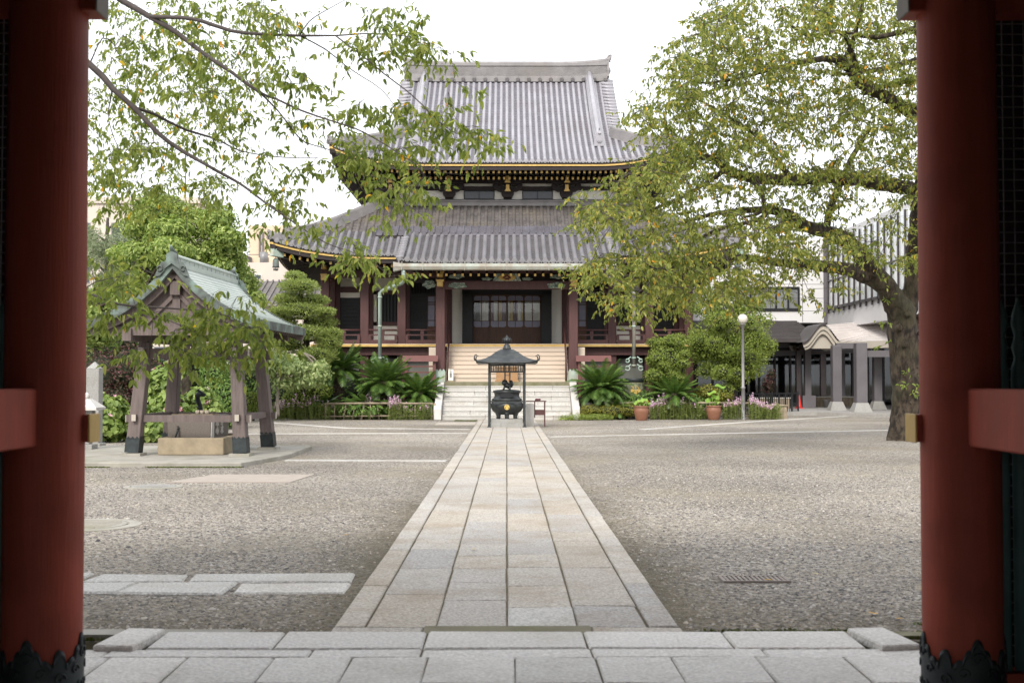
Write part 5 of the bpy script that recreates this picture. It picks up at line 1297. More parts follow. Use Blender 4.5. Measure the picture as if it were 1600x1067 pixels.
# basin on its trough
tr = thing('stone_trough', (-5.95, 24.0, .08), 'tan stone trough frame under the water basin of the pavilion', 'trough')
m = MB(); m.box(-6.57, -5.33, 22.95, 23.10, .08, .40); m.box(-6.57, -6.42, 23.10, 25.0, .08, .40); m.box(-5.48, -5.33, 23.10, 25.0, .08, .40); m.box(-6.57, -5.33, 25.0, 25.15, .08, .40)
m.build('curb', MT['trough'], tr, bevel=.015)
m = MB(); m.box(-6.42, -5.48, 23.1, 25.0, .08, .14); m.build('drain_bed', MT['stone_g'], tr)
bs = thing('water_basin', (-6.05, 24.0, .14), 'brown granite hand-washing basin with white carved characters on its right face', 'water basin')
m = MB()
o_ = [(-6.50, 23.40), (-5.70, 23.40), (-5.66, 24.75), (-6.54, 24.75)]
i_ = [(-6.36, 23.54), (-5.84, 23.54), (-5.82, 24.6), (-6.38, 24.6)]
vs = [(x, y, .14) for x, y in o_] + [(x + (.02 if x > -6 else -.02), y, .80) for x, y in o_] + [(x, y, .80) for x, y in i_] + [(x, y, .55) for x, y in i_]
fs = [(3, 2, 1, 0)]
for k in range(4):
    k2 = (k + 1) % 4; fs += [(k, k2, 4 + k2, 4 + k), (4 + k, 4 + k2, 8 + k2, 8 + k), (8 + k, 8 + k2, 12 + k2, 12 + k)]
fs.append((12, 13, 14, 15)); m.add(vs, fs); bas = m.build('basin_body', MT['basin'], bs, bevel=.008)
m = MB(); m.box(-6.37, -5.83, 23.55, 24.59, .70, .74); m.build('water', MT['water'], bs)
m = MB(); x = -5.675
for (y0, y1, z0, z1) in ((23.42, 23.62, .15, .79), (24.55, 24.73, .15, .79), (23.62, 24.55, .34, .37)): m.add([(x - .005, y0, z0), (x - .005, y1, z0), (x + .012, y1, z1), (x + .012, y0, z1), (x - .03, y0, z0), (x - .03, y1, z0), (x - .01, y1, z1), (x - .01, y0, z1)], [(0, 1, 2, 3), (7, 6, 5, 4), (0, 4, 5, 1), (1, 5, 6, 2), (2, 6, 7, 3), (3, 7, 4, 0)])
m.build('dressed_border', MT['stone'], bas)
text_mesh('inscription', '洗\n心', .20, MT['inkgrey'], bas, loc=(-5.660, 23.82, .775), rot=(R(90), 0, R(90)), ext=.012, sp=.85)
text_mesh('inscription', '浄\n水', .20, MT['inkgrey'], bas, loc=(-5.660, 24.22, .775), rot=(R(90), 0, R(90)), ext=.012, sp=.85)
m = MB(); m.tube([(-6.30, 23.40, .56), (-6.30, 23.33, .56), (-6.30, 23.32, .50), (-6.34, 23.30, .38), (-6.5, 23.2, .32)], [.016, .018, .02, .018, .016], 8); m.tube([(-6.32, 23.36, .60), (-6.28, 23.36, .60)], .012, 6); m.build('tap', MT['iron'], bas)
dg_ = MB(); c = Vector((-6.24, 24.9, .80))
dg_.tube([c + Vector((0, 0, -.05)), c + Vector((-.02, -.02, .15)), c + Vector((-.07, -.02, .28)), c + Vector((-.06, -.1, .38)), c + Vector((.02, -.18, .42)), c + Vector((.12, -.22, .38))], [.05, .045, .05, .055, .06, .03], 9)
dg_.tube([c + Vector((.0, -.15, .44)), c + Vector((-.1, -.1, .52))], [.02, .004], 6); dg_.tube([c + Vector((.03, -.2, .44)), c + Vector((-.04, -.2, .53))], [.02, .004], 6)
for q in range(4): dg_.tube([c + Vector((-.07, 0, .12 + q * .08)), c + Vector((-.13, .03, .16 + q * .08))], [.02, .003], 5)
tag(dg_.build('dragon_spout', MT['iron'], org=(-6.24, 24.9, .8)), 'black metal dragon-shaped water spout rising behind the stone basin', 'spout')
fr = MB(); fr.box(-6.5, -5.7, 23.62, 23.66, .80, .83); fr.box(-6.5, -5.7, 24.1, 24.14, .80, .83)
tag(fr.build('ladle_rack', MT['bamboo'], org=(-6.1, 23.9, .8)), 'two bamboo bars laid across the basin as a ladle rest', 'rack')
for k in range(3):
    l = thing('ladle', (-6.02 + k * .09, 23.9, .83), 'pale wooden water ladle resting across the basin rack', 'ladle', 'ladles on the basin')
    m = MB(); x = -6.02 + k * .09; m.lathe([(.038, 0), (.042, .07), (.036, .07), (.034, .01), (.001, .01)], (x, 23.72, .832), 14); m.build('cup', MT['peach'], l)
    m = MB(); m.tube([(x, 23.76, .86), (x + .03, 24.28, .85)], .008, 6); m.build('handle', MT['bamboo'], l)

# stone posts at the left edge
sp_ = MB(); c = (-9.0, 26.6)
sp_.box(c[0] - .14, c[0] + .14, c[1] - .14, c[1] + .14, 0, 1.74); sp_.add([(c[0] - .14, c[1] - .14, 1.74), (c[0] + .14, c[1] - .14, 1.74), (c[0] + .14, c[1] + .14, 1.74), (c[0] - .14, c[1] + .14, 1.74), (c[0], c[1], 1.90)], [(0, 1, 4), (1, 2, 4), (2, 3, 4), (3, 0, 4)])
sp_.box(c[0] - .2, c[0] + .2, c[1] - .2, c[1] + .2, 0, .12)
tag(sp_.build('stone_post', MT['stone_g'], org=(c[0], c[1], 0), bevel=.012), 'tall square grey stone post standing left of the wash pavilion', 'stone post')
sl = thing('stone_lantern', (-8.62, 25.0, 0), 'small square stone lantern with a spreading cap partly behind the left pillar', 'lantern')
m = MB(); x, y = -8.62, 25.0
m.box(x - .18, x + .18, y - .18, y + .18, 0, .18); m.box(x - .10, x + .10, y - .10, y + .10, .18, .52); m.box(x - .16, x + .16, y - .16, y + .16, .52, .60); m.build('pedestal', MT['stone_g'], sl, bevel=.01)
m = MB()
for sx in (-1, 1):
    for sy in (-1, 1): m.box(x + sx * .11 - .03, x + sx * .11 + .03, y + sy * .11 - .03, y + sy * .11 + .03, .60, .86)
m.box(x - .08, x + .08, y - .08, y + .08, .60, .86); m.build('light_box', MT['stone_g'], sl)
m = MB(); m.add([(x + a * .30, y + b_ * .30, .88) for a, b_ in ((-1, -1), (1, -1), (1, 1), (-1, 1))] + [(x + a * .30, y + b_ * .30, .93) for a, b_ in ((-1, -1), (1, -1), (1, 1), (-1, 1))] + [(x + a * .09, y + b_ * .09, 1.10) for a, b_ in ((-1, -1), (1, -1), (1, 1), (-1, 1))],
      [(3, 2, 1, 0), (0, 1, 5, 4), (1, 2, 6, 5), (2, 3, 7, 6), (3, 0, 4, 7), (4, 5, 9, 8), (5, 6, 10, 9), (6, 7, 11, 10), (7, 4, 8, 11), (8, 9, 10, 11)]); m.lathe([(.05, 1.10), (.07, 1.15), (.05, 1.21), (.001, 1.24)], (x, y, 0), 12); m.build('cap', MT['stone'], sl)

# ------------------------------------------------------------------ rain barrels, pots, lamps, cone, fences
def barrel(x, y, lab):
    t = thing('rain_barrel', (x, y, 0), lab, 'rain barrel', 'rain barrels under the downpipes')
    MT.setdefault('barrel', mat('mottled_green_bronze', (.34, .36, .24), (.16, .17, .12), scale=4, rough=.6, bump=.1, c3=(.06, .06, .05), scale3=5, amt3=.8, lo=.42, hi=.55))
    m = MB(); m.lathe([(.42, 0), (.44, .1), (.40, .2), (.43, .35), (.47, 1.35), (.50, 1.42), (.50, 1.50), (.44, 1.50), (.42, 1.3), (.001, 1.3)], (x, y, 0), 28); b_ = m.build('barrel_body', MT['barrel'], t)
    m = MB(); m.lathe([(.505, 1.40), (.53, 1.43), (.53, 1.53), (.505, 1.55)], (x, y, 0), 28); m.build('rim', MT['iron'], b_)
    m = MB(); c = Vector((x, y - .475, 1.06))
    for (dx, dz, r_) in ((0, -.05, .085), (-.12, .0, .075), (.12, .0, .075)): m.prism([c + Vector((dx + math.cos(a) * r_, 0, dz + math.sin(a) * r_)) for a in [2 * math.pi * k / 14 for k in range(14)]], (0, .04, 0))
    for (dx, h) in ((-.10, .15), (0, .2), (.10, .15)):
        m.tube([c + Vector((dx, 0, .04)), c + Vector((dx, 0, h))], .01, 5)
        for k in range(3): m.lathe([(0, -.02), (.024, 0), (0, .02)], c + Vector((dx + (k - 1) * .025, 0, h - .02 * k)), 7)
    m.build('leaf_crest', MT['crest'], b_)
barrel(5.02, 47.9, 'mottled green bronze rain barrel with a gilt leaf crest under the right downpipe')
barrel(-5.02, 47.9, 'mottled green bronze rain barrel hidden behind the left cycads')
MT['lotus'] = leafmat('lotus_leaf', [(0, (.20, .36, .06)), (.6, (.27, .42, .08)), (1, (.36, .46, .12))], trans=.3)
MT['petal'] = mat('orange_petals', (.72, .30, .16), (.6, .2, .1), scale=6, rough=.6)
def pot(px, py, lab, leaves, flowers=0):
    Y = 2850 / (py - 593); x = (px - 792) * Y / FPX
    t = thing('clay_pot', (x, Y, 0), lab, 'pot', 'clay lotus pots before the flower bed')
    m = MB(); m.lathe([(.19, 0), (.20, .02), (.235, .14), (.275, .30), (.282, .38), (.262, .45), (.258, .47), (.285, .49), (.29, .52), (.275, .535), (.25, .53), (.24, .46), (.22, .44), (.001, .44)], (x, Y, 0), 32); m.build('vessel', MT['terra'], t)
    r_ = random.Random(int(px)); lf = MB(); stm = MB()
    for (dx, dz, rr) in leaves:
        p = Vector((x + dx, Y + r_.uniform(-.15, .1), dz)); stm.tube([(x + dx * .2, Y, .44), (x + dx * .7, p.y, (dz + .44) / 2), p], .012, 6)
        tilt = Euler((r_.uniform(.25, .8), r_.uniform(-.4, .4), 0)).to_matrix(); n = 20
        lf.add([p] + [p + tilt @ Vector((math.cos(a) * rr, math.sin(a) * rr, .03 + .035 * math.sin(a * 3 + dx * 9))) for a in [2 * math.pi * k / n for k in range(n)]], [(0, 1 + k, 1 + (k + 1) % n) for k in range(n)], 0, True)
    pl = thing('lotus_plant', (x, Y, .44), lab.replace('terracotta pot holding', '').strip() + ' growing in the pot', 'plant', 'lotus plants in the clay pots')
    lf.build('leaves', MT['lotus'], pl, recalc=False); stm.build('stems', MT['lotus'], pl)
    if flowers:
        fm = MB()
        for k in range(flowers):
            p = Vector((x + r_.uniform(-.25, .28), Y - .1 + r_.uniform(-.1, .1), .62 + r_.uniform(0, .12)))
            for q in range(7):
                a = q * .9; fm.add([p, p + Vector((math.cos(a) * .05, math.sin(a) * .05, .035)), p + Vector((math.cos(a + .45) * .085, math.sin(a + .45) * .085, .05)), p + Vector((math.cos(a + .9) * .05, math.sin(a + .9) * .05, .035))], [(0, 1, 2, 3)], 0, True)
        fm.build('flowers', MT['petal'], pl, recalc=False)
    pl['label'] = lab.split('|')[1]; t['label'] = lab.split('|')[0]
pot(1002, 657, 'brown terracotta pot with low leaves nearer the hall steps|low green leafy plant with orange blooms in the nearer clay pot', [(-.2, .62, .10), (-.05, .70, .12), (.1, .72, .13), (.22, .64, .10), (.0, .60, .12), (.27, .58, .09)], 6)
pot(1115, 656, 'brown terracotta pot beneath tall lotus leaves near the lamp post|tall pale lotus with three round leaves in the pot by the lamp post', [(-.08, .98, .17), (.06, .82, .15), (.22, 1.22, .20), (-.22, .70, .13), (.1, .66, .1)])
def lamp(x, Y, H, lab):
    t = thing('globe_lamp', (x, Y, 0), lab, 'lamp post', 'globe lamp posts in the courtyard')
    m = MB(); m.lathe([(.11, 0), (.11, .03), (.075, .05), (.07, 1.15), (.085, 1.16), (.085, 1.22), (.058, 1.25), (.052, H - .32), (.07, H - .31), (.075, H - .24), (.12, H - .22), (.12, H - .19)], (x, Y, 0), 18); m.build('pole', MT['steel'], t)
    m = MB(); r_ = .19; m.lathe([(r_ * math.sin(a), H - .19 + r_ - r_ * math.cos(a) - .02) for a in [math.pi * k / 14 for k in range(1, 15)]], (x, Y, 0), 22); m.build('globe', MT['globe'], t)
lamp((1161 - 792) * 45.5 / FPX, 45.5, 3.78, 'slim grey lamp post with a white globe beside the flower bed')
lamp(16.2, 46.0, 4.1, 'white globe lamp half hidden behind the big tree trunk by the red pillar')
cn = thing('traffic_cone', (13.75, 57.2, .15), 'small red traffic cone beside a grey porch column', 'traffic cone')
m = MB(); m.lathe([(.14, .185), (.115, .24), (.035, .74), (.03, .76), (.001, .76)], (13.75, 57.2, 0), 20); m.build('cone_body', MT['red'], cn)
m = MB(); m.cbox((13.75, 57.2, .168), (.36, .36, .035)); m.build('cone_foot', MT['red'], cn)
# black iron fence right
bf = thing('iron_fence', (11.5, 50.5, 0), 'low black square-bar iron fence behind the lamp post', 'fence')
m = MB(); A = Vector((9.6, 49.0, 0)); B = Vector((12.45, 52.0, 0)); d = (B - A); n = 8
for z in (.12, .92): m.bar(A + Vector((0, 0, z)), B + Vector((0, 0, z)), .05, .05)
m.build('rail', MT['black'], bf)
for k in range(n + 1):
    p = A + d * k / n; m = MB(); m.box(p.x - .035, p.x + .035, p.y - .035, p.y + .035, 0, 1.0 if k in (0, n) else .92); m.build('post', MT['black'], bf)
m = MB()
for k in range(n):
    for q in (.33, .66): p = A + d * (k + q) / n; m.box(p.x - .012, p.x + .012, p.y - .012, p.y + .012, .14, .9)
m.build('bars', MT['black'], bf)
# low garden fences
def low_fence(x0, x1, Y, lab, broken=True):
    t = thing('bamboo_fence', ((x0 + x1) / 2, Y, 0), lab, 'garden fence'); r_ = random.Random(int(x0 * 10))
    for (z, rr) in ((.60, .04), (.13, .028)):
        m = MB(); m.tube([(x0, Y, z), ((x0 + x1) / 2, Y, z + .02), (x1, Y, z)], rr, 8); m.build('rail', MT['bamboo'], t)
    n = int((x1 - x0) / .32)
    for k in range(n + 1):
        x = x0 + (x1 - x0) * k / n; dx = r_.choice([0, 0, 0, .1, -.08, .06]) if broken else 0
        m = MB(); m.tube([(x, Y + .03, 0), (x + dx, Y + .03, .62)], .024 if k % 4 else .04, 6); m.build('stake', MT['bamboo'], t)
low_fence(-6.75, -2.75, 45.3, 'rustic low bamboo fence with leaning stakes in front of the cycads left of the steps')
low_fence(3.6, 5.4, 45.9, 'short stretch of low bamboo rail behind the clay pot right of the steps', False)
low_fence(5.7, 9.6, 45.9, 'low greyed bamboo rail running behind the pink flowers right of the steps', False)
pl_ = thing('planter_box', (10.05, 46.8, 0), 'weathered wooden planter edge beside the lamp post', 'planter')
m = MB()
for k in range(9): m.box(9.5 + k * .125, 9.615 + k * .125, 46.2, 46.26, 0, .50 - (k % 3) * .012)
m.build('boards', MT['bamboo'], pl_); m = MB(); m.box(9.45, 10.66, 46.14, 47.4, .50, .54); m.box(10.6, 10.66, 46.26, 47.4, 0, .5); m.build('top_rail', MT['bamboo'], pl_)
# board fence behind the shrubs, far left
wf = thing('board_fence', (-10.5, 49.5, 0), 'grey weathered vertical board fence behind the garden shrubs', 'fence')
m = MB()
for k in range(36): x = -13.6 + k * .165; m.box(x, x + .15, 49.5, 49.53, 0, 1.9 + (k % 2) * .03)
m.box(-13.6, -7.7, 49.53, 49.6, 1.5, 1.6); m.box(-13.6, -7.7, 49.53, 49.6, .4, .5); m.build('boards', MT['bamboo'], wf)
m = MB(); m.box(-13.65, -7.65, 49.44, 49.6, 1.94, 2.0); m.build('cap_rail', MT['bamboo'], wf)

# ------------------------------------------------------------------ town buildings behind, left
def bld_left():
    t = thing('apartment_block', (-19, 95, 0), 'beige rendered apartment block rising behind the garden at left', 'building')
    Y = 92
    def X(px): return (px - 792) * Y / FPX
    def Z(py): return 1.5 + (593 - py) * Y / FPX
    m = MB(); m.box(X(388), X(470), Y, Y + 14, 0, Z(352)); m.build('tower', MT['beige_wall'], t)
    m = MB(); m.box(X(396), X(520), Y - 4, Y, 0, Z(418)); m.build('wing', MT['cream_wall'], t)
    m = MB(); m.box(X(386), X(472), Y - .3, Y, Z(416), Z(403) + .0); m.build('parapet', MT['beige_wall'], t)
    m = MB()
    for px in (404, 409): m.box(X(px), X(px) + .12, Y - .12, Y, Z(402), Z(362))
    m.box(X(418), X(418) + .10, Y - .4, Y - .3, Z(418), Z(403)); m.box(X(400), X(470), Y - 3.2, Y - 3.1, Z(405), Z(404))
    for k in range(20): m.box(X(393) + .0, X(393) + .05, Y - 3.2 + k * .15, Y - 3.15 + k * .15, Z(418), Z(404))
    m.box(X(393), X(394), Y - 3.2, Y, Z(404), Z(403)); m.build('pipes_and_railing', MT['col_grey'], t)
    w_ = MB(); w_.box(X(404), X(425), Y - 4.06, Y - 4, Z(443), Z(436)); w_ = w_.build('window', MT['wht_wall'], t)
    p = MB(); p.box(X(405), X(414), Y - 4.08, Y - 4.06, Z(442), Z(437)); p.box(X(415.5), X(424), Y - 4.08, Y - 4.06, Z(442), Z(437)); p.build('pane', MT['pane_grey'], w_)
    ac = MB(); ac.box(X(398), X(402), Y - 4, Y - 3.2, Z(418), Z(416)); ac.lathe([(.3, 0), (.3, .8)], (X(426), Y - 3.5, Z(418)), 14); ac.build('roof_vent', MT['steel'], t)
    t2 = thing('tiled_house', (-20, 80, 0), 'low house with a grey tiled roof glimpsed beneath the beige apartment block', 'house'); Y2 = 80
    x0, x1 = (380 - 792) * Y2 / FPX, (520 - 792) * Y2 / FPX
    m = MB(); m.box(x0, x1, Y2, Y2 + 8, 0, 6.6); m.build('wall', MT['cream_wall'], t2)
    m = MB(); m.prism([(x0 - .5, Y2 - .8, 6.3), (x0 - .5, Y2 + 4, 8.3), (x0 - .5, Y2 + 8.8, 6.3)], (x1 - x0 + 1, 0, 0)); 
    for k in range(30): x = x0 - .4 + k * .4; m.bar((x, Y2 - .8, 6.36), (x, Y2 + 4, 8.36), .1, .1)
    m.build('roof', MT['tile_dark'], t2)
    m = MB(); m.box(x0 + 2.2, x0 + 3.6, Y2 - .05, Y2, 3.9, 5.2); w2 = m.build('window', MT['steel'], t2); m = MB(); m.box(x0 + 2.3, x0 + 3.5, Y2 - .07, Y2 - .05, 4.0, 5.1); m.build('pane', MT['pane_grey'], w2)
    t3 = thing('pale_building', (-36, 100, 0), 'pale far building seen faintly through the leaves beside the left pillar', 'building')
    m = MB(); m.box(-41, -25.5, 100, 112, 0, 16); m.build('wall', MT['cream_wall'], t3)
    m = MB(); m.box(-41.2, -25.3, 99.8, 112.2, 16, 16.5); m.build('parapet', MT['cream_wall'], t3)
    for r_ in range(4):
        for k in range(4):
            m = MB(); x = -39.8 + k * 3.6; m.box(x, x + 1.9, 99.94, 100, 2.6 + r_ * 3.4, 4.2 + r_ * 3.4); w3 = m.build('window', MT['steel'], t3)
            m = MB(); m.box(x + .08, x + 1.82, 99.91, 99.94, 2.68 + r_ * 3.4, 4.12 + r_ * 3.4); m.build('pane', MT['pane_grey'], w3)
bld_left()

# ------------------------------------------------------------------ modern hall, right
mh = thing('modern_hall', (16, 58, 0), 'modern white-panelled hall with grey colonnade and curved porch roof at right', 'building')
YB = 62.0; XW = 16.35
def XB(px, Y=YB): return (px - 792) * Y / FPX
def ZB(py, Y=YB): return 1.5 + (593 - py) * Y / FPX
m = MB(); m.box(8.0, XW, YB, YB + 10, 4.4, 8.7); m.box(8, XW, YB + 2.6, YB + 10, 0, 4.4)
m.box(XW, XW + 14, 40, YB + 10, ZB(515), 8.75)
wallb = m.build('wall', MT['wht_wall'], mh)
m = MB()
for px in (1160, 1255, 1205): m.box(XB(px) - .015, XB(px) + .015, YB - .004, YB, ZB(503), 8.7)
for py in (444, 466, 486, 420): m.box(8, XW, YB - .003, YB, ZB(py) - .012, ZB(py) + .012)
m.build('panel_joints', MT['col_grey'], wallb)
m = MB(); m.box(XB(1288), XW + .02, YB - .12, YB - .004, ZB(505), 8.7); m.build('corner_trim', MT['col_grey'], wallb)
f = MB(); xa, xb, z0, z1 = XB(1150), XB(1250), ZB(485), ZB(448)
f.box(xa, xb, YB - .10, YB - .0045, z0, z0 + .10); f.box(xa, xb, YB - .10, YB - .0045, z1 - .12, z1)
for px in (1150, 1172, 1212, 1231, 1247.5): f.box(XB(px), XB(px) + .09, YB - .09, YB - .0045, z0 + .1, z1 - .12)
f = f.build('window', MT['black'], wallb)
p = MB(); p.box(xa + .05, xb - .05, YB - .035, YB - .02, z0 + .05, z1 - .05); p.build('pane', MT['glass'], f)
bl = MB()
for k in range(11): bl.box(XB(1232), XB(1247), YB - .018, YB - .006, z0 + .12 + k * .085, z0 + .19 + k * .085)
bl.box(XB(1213), XB(1221), YB - .018, YB - .006, ZB(473), ZB(462)); bl.box(XB(1196), XB(1203), YB - .018, YB - .006, ZB(473), ZB(462)); bl.build('blind', MT['wht_wall'], f)
# receding window wall of the near wing (faces the yard)
zs0, zs1 = 5.05, 8.45
gl = MB(); gl.box(XW - .03, XW - .001, 40.2, YB - .4, zs0, zs1); 
MT['curtain_pane'] = mat('sky_white_pane', (.86, .88, .88), (.62, .66, .67), scale=.7, rough=.06, spec=.9)  # near-white base stands in for sky reflection and pale blinds behind
cw = gl.build('window_band', MT['curtain_pane'], mh)
for k in range(25):
    y = 40.3 + k * .92
    if y > YB - .4: break
    m = MB(); m.box(XW - .10, XW - .031, y - .05, y + .05, zs0 - .22, zs1); m.build('mullion', MT['col_dark'], cw)
m = MB(); m.box(XW - .10, XW - .031, 40.2, YB - .4, zs0 - .02, zs0 + .10); m.box(XW - .09, XW - .031, 40.2, YB - .4, zs0 + 1.4, zs0 + 1.46); m.build('transom', MT['col_dark'], cw)
# colonnade: platform, columns, glazing, beams
m = MB(); m.box(11.2, 40, 50.6, 66, 0, .15); m.prism([(12.9, 50.6, 0), (40, 50.6, 0), (40, 46.2, 0), (16.4, 46.2, 0)], (0, 0, .15)); m.box(14.6, 40, 44.4, 46.2, 0, .1); m.build('platform', MT['asphalt'], mh)
def column(px, pb, wd, m_='col_grey', z1=4.0, base=True, zb=.15, lab=None):
    Y = (1.5 - zb) * FPX / (pb - 593); x = (px - 792) * Y / FPX
    m = MB(); m.box(x - wd / 2, x + wd / 2, Y - wd / 2, Y + wd / 2, zb, z1); c = m.build('column', MT[m_], mh, bevel=.02)
    if base:
        m = MB(); a = wd / 2 + .02; b_ = wd / 2 + .16
        m.add([(x + sx * b_, Y + sy * b_, zb) for sx, sy in ((-1, -1), (1, -1), (1, 1), (-1, 1))] + [(x + sx * a, Y + sy * a, zb + .38) for sx, sy in ((-1, -1), (1, -1), (1, 1), (-1, 1))], [(3, 2, 1, 0), (4, 5, 6, 7), (0, 1, 5, 4), (1, 2, 6, 5), (2, 3, 7, 6), (3, 0, 4, 7)])
        m.build('base', MT['stone_g'], c)
    return x, Y
column(1345, 643.5, .46, z1=3.03); column(1307, 641, .40, z1=3.0); column(1262, 637.5, .30, base=False, z1=3.2); column(1248, 637.5, .24, 'col_dark', base=False, z1=3.4)
column(1371, 640, .36, z1=3.2); column(1430, 641, .36, z1=3.0); column(1317, 633, .22, base=False, z1=3.3); column(1216, 631, .22, 'col_dark', base=False, z1=3.3); column(1236, 632, .24, 'col_dark', base=False, z1=3.3); column(1286, 633, .3, 'col_dark', base=False, z1=3.3)
m = MB(); m.cbox((XB(1262, 57.8), 57.8, .45), (.62, .62, .6)); m.build('plinth', MT['col_grey'], mh)
gl = MB(); gl.box(9, 40, 64.1, 64.14, .3, 4.4); gx_ = gl.build('glazing', MT['glass_dk'], mh)
for k in range(22):
    x = 9.2 + k * .82; m = MB(); m.box(x - .05, x + .05, 64.0, 64.16, .15, 4.4); m.build('mullion', MT['col_dark'], gx_)
m = MB(); m.box(9, 40, 64.0, 64.1, 2.9, 3.02); m.build('transom', MT['col_dark'], gx_)
m = MB(); m.box(9, 40, 66.0, 66.1, .1, 4.6); m.box(9, 40, 64.2, 66, .14, .16); m.build('interior_wall', MT['dark'], mh)
for a, b_, h_ in (((10.6, 60.5, 3.06), (15.6, 58.2, 3.22), .2), ((10.6, 60.3, 2.66), (17.2, 57.4, 2.92), .24), ((XB(1312, 53), 53.55, 2.98), (21, 53.55, 2.98), .24), ((XB(1352, 51), 51.05, 2.58), (22, 51.05, 2.58), .27)):
    m = MB(); m.bar(a, b_, .3, h_); m.build('beam', MT['col_grey'], mh)
# dark roof slope, curved porch gable, pale roof slope
rb = MB(); ya, yb = 57.0, 61.9
za, zb = ZB(530, ya), ZB(501, yb)
xr = XB(1283, ya)
for k in range(14):
    t0, t1 = k / 14, (k + 1) / 14
    y0, y1 = ya + (yb - ya) * t0, ya + (yb - ya) * t1; z0, z1 = za + (zb - za) * t0, za + (zb - za) * t1
    rb.add([(9.0, y0, z0 + .05), (xr, y0, z0 + .05), (xr, y1, z1), (9.0, y1, z1), (9.0, y0, z0 - .0), (xr, y0, z0)], [(0, 1, 2, 3), (4, 5, 1, 0)])
rb.box(9.0, xr, ya - .02, ya + .1, za - .14, za + .02); rb.add([(9, ya + .1, za - .1), (xr, ya + .1, za - .1), (xr, yb, za - .1), (9, yb, za - .1)], [(0, 1, 2, 3)])
rb.build('porch_roof', MT['roof_brown'], mh)
# curved gable: profile in a vertical plane facing the yard
def kara(u):      # -1..1 -> height
    return .80 * (.5 + .5 * math.cos(math.pi * min(1, abs(u)))) ** 1.15 - .06 * abs(u)
kw = (XB(1319, 55.5) - XB(1253, 55.5)) / 2; kx = (XB(1319, 55.5) + XB(1253, 55.5)) / 2; kz = ZB(536, 55.5)
US = [-1 + 2 * q / 36 for q in range(37)]
def kband(m, y0, y1, h0, h1, sc0=1.0, sc1=1.0, umax=2):
    for a, b_ in zip(US[:-1], US[1:]):
        if b_ > umax: continue
        P_ = lambda u, h, s: (kx + u * kw * s, kz + kara(u) * s + h)
        A0, A1, B0, B1 = P_(a, h0, sc0), P_(a, h1, sc1), P_(b_, h0, sc0), P_(b_, h1, sc1)
        vs = [(A0[0], y0, A0[1]), (A1[0], y0, A1[1]), (B1[0], y0, B1[1]), (B0[0], y0, B0[1]), (A0[0], y1, A0[1]), (A1[0], y1, A1[1]), (B1[0], y1, B1[1]), (B0[0], y1, B0[1])]
        m.add(vs, [(0, 1, 2, 3), (7, 6, 5, 4), (1, 5, 6, 2), (0, 3, 7, 4)], 0, False)
m = MB(); kband(m, 55.3, 58.0, .0, .10, umax=.12); kg = m.build('curved_gable', MT['roof_brown'], mh)
m = MB(); kband(m, 55.36, 58, -.14, -.001, .93, .98); kband(m, 55.44, 58, -.26, -.141, .84, .93); m.build('gable_moulding', MT['cream'], kg)
m = MB(); n = len(US); poly = [(kx + u * kw * .84, 55.6, kz + kara(u) * .84 - .2) for u in US]; m.prism(poly, (0, .05, 0)); m.build('gable_panel', MT['cream'], kg)
rp = MB(); x0 = XB(1312, 54); 
P00 = Vector((x0, 54.2, ZB(534, 54.2))); P01 = Vector((21.0, 46.0, ZB(534, 54.2) - .05)); P10 = Vector((XB(1293, 58), 58.0, ZB(504, 58))); P11 = Vector((22.0, 50.5, ZB(504, 58) - .05))
KU = [i / 10 for i in range(11)]      # the sheet starts on the curved gable and runs out flat to the right
for k in range(10):
    def rowp(q):
        a = Vector((kx + q * kw, 55.25, kz + kara(q) + .02)); b_ = P11.lerp(P01, q); c = P10.lerp(P00, q) + Vector((1.2, -.5, 0))
        return a, c, b_
    r0, r1 = rowp(KU[k]), rowp(KU[k + 1]); dn = Vector((0, 0, -.035))
    for q in range(2): rp.add([r0[q], r0[q + 1], r1[q + 1] - dn, r1[q] - dn, r1[q], r1[q + 1]], [(0, 1, 2, 3), (3, 2, 5, 4)])
rp.build('pale_roof', MT['roof_pale'], mh)
m = MB(); m.bar(P00 + Vector((.05, .06, -.16)), P01 + Vector((.05, .06, -.16)), .16, .30); m.build('fascia', MT['cream'], mh)
m = MB(); m.add([P00 + Vector((.1, .1, -.2)), P01 + Vector((.1, .1, -.2)), P11 + Vector((0, 0, -.9)), P10 + Vector((0, 0, -.9))], [(0, 1, 2, 3)]); m.build('soffit', MT['cream'], mh)
# planters, bench and pots on the platform
for (xa, xb, y, lab) in ((11.4, 13.2, 56.6, 'long wooden planter box before the dark glazing, left of the red cone'), (14.7, 17.3, 60.2, 'low wooden planter box behind the grey porch columns')):
    t = thing('wooden_planter', ((xa + xb) / 2, y, .15), lab, 'planter', 'wooden planters on the porch'); m = MB()
    for k in range(int((xb - xa) / .16)): m.box(xa + k * .16, xa + k * .16 + .145, y - .03, y, .15, .62)
    m.build('boards', MT['bamboo'], t); m = MB(); m.box(xa - .03, xb + .03, y - .06, y + .5, .62, .66); m.build('rim', MT['stone'], t)
    m = MB(); m.box(xa, xb, y, y + .45, .15, .6); m.build('soil_box', MT['dark'], t)
bk = MB(); bk.lathe([(.13, 0), (.17, .36), (.185, .37), (.185, .39), (.16, .39), (.12, .04), (.001, .04)], (15.4, 58.6, .15), 18)
tag(bk.build('bucket', MT['steel'], org=(15.4, 58.6, .15)), 'small grey metal bucket on the porch between the grey columns', 'bucket')
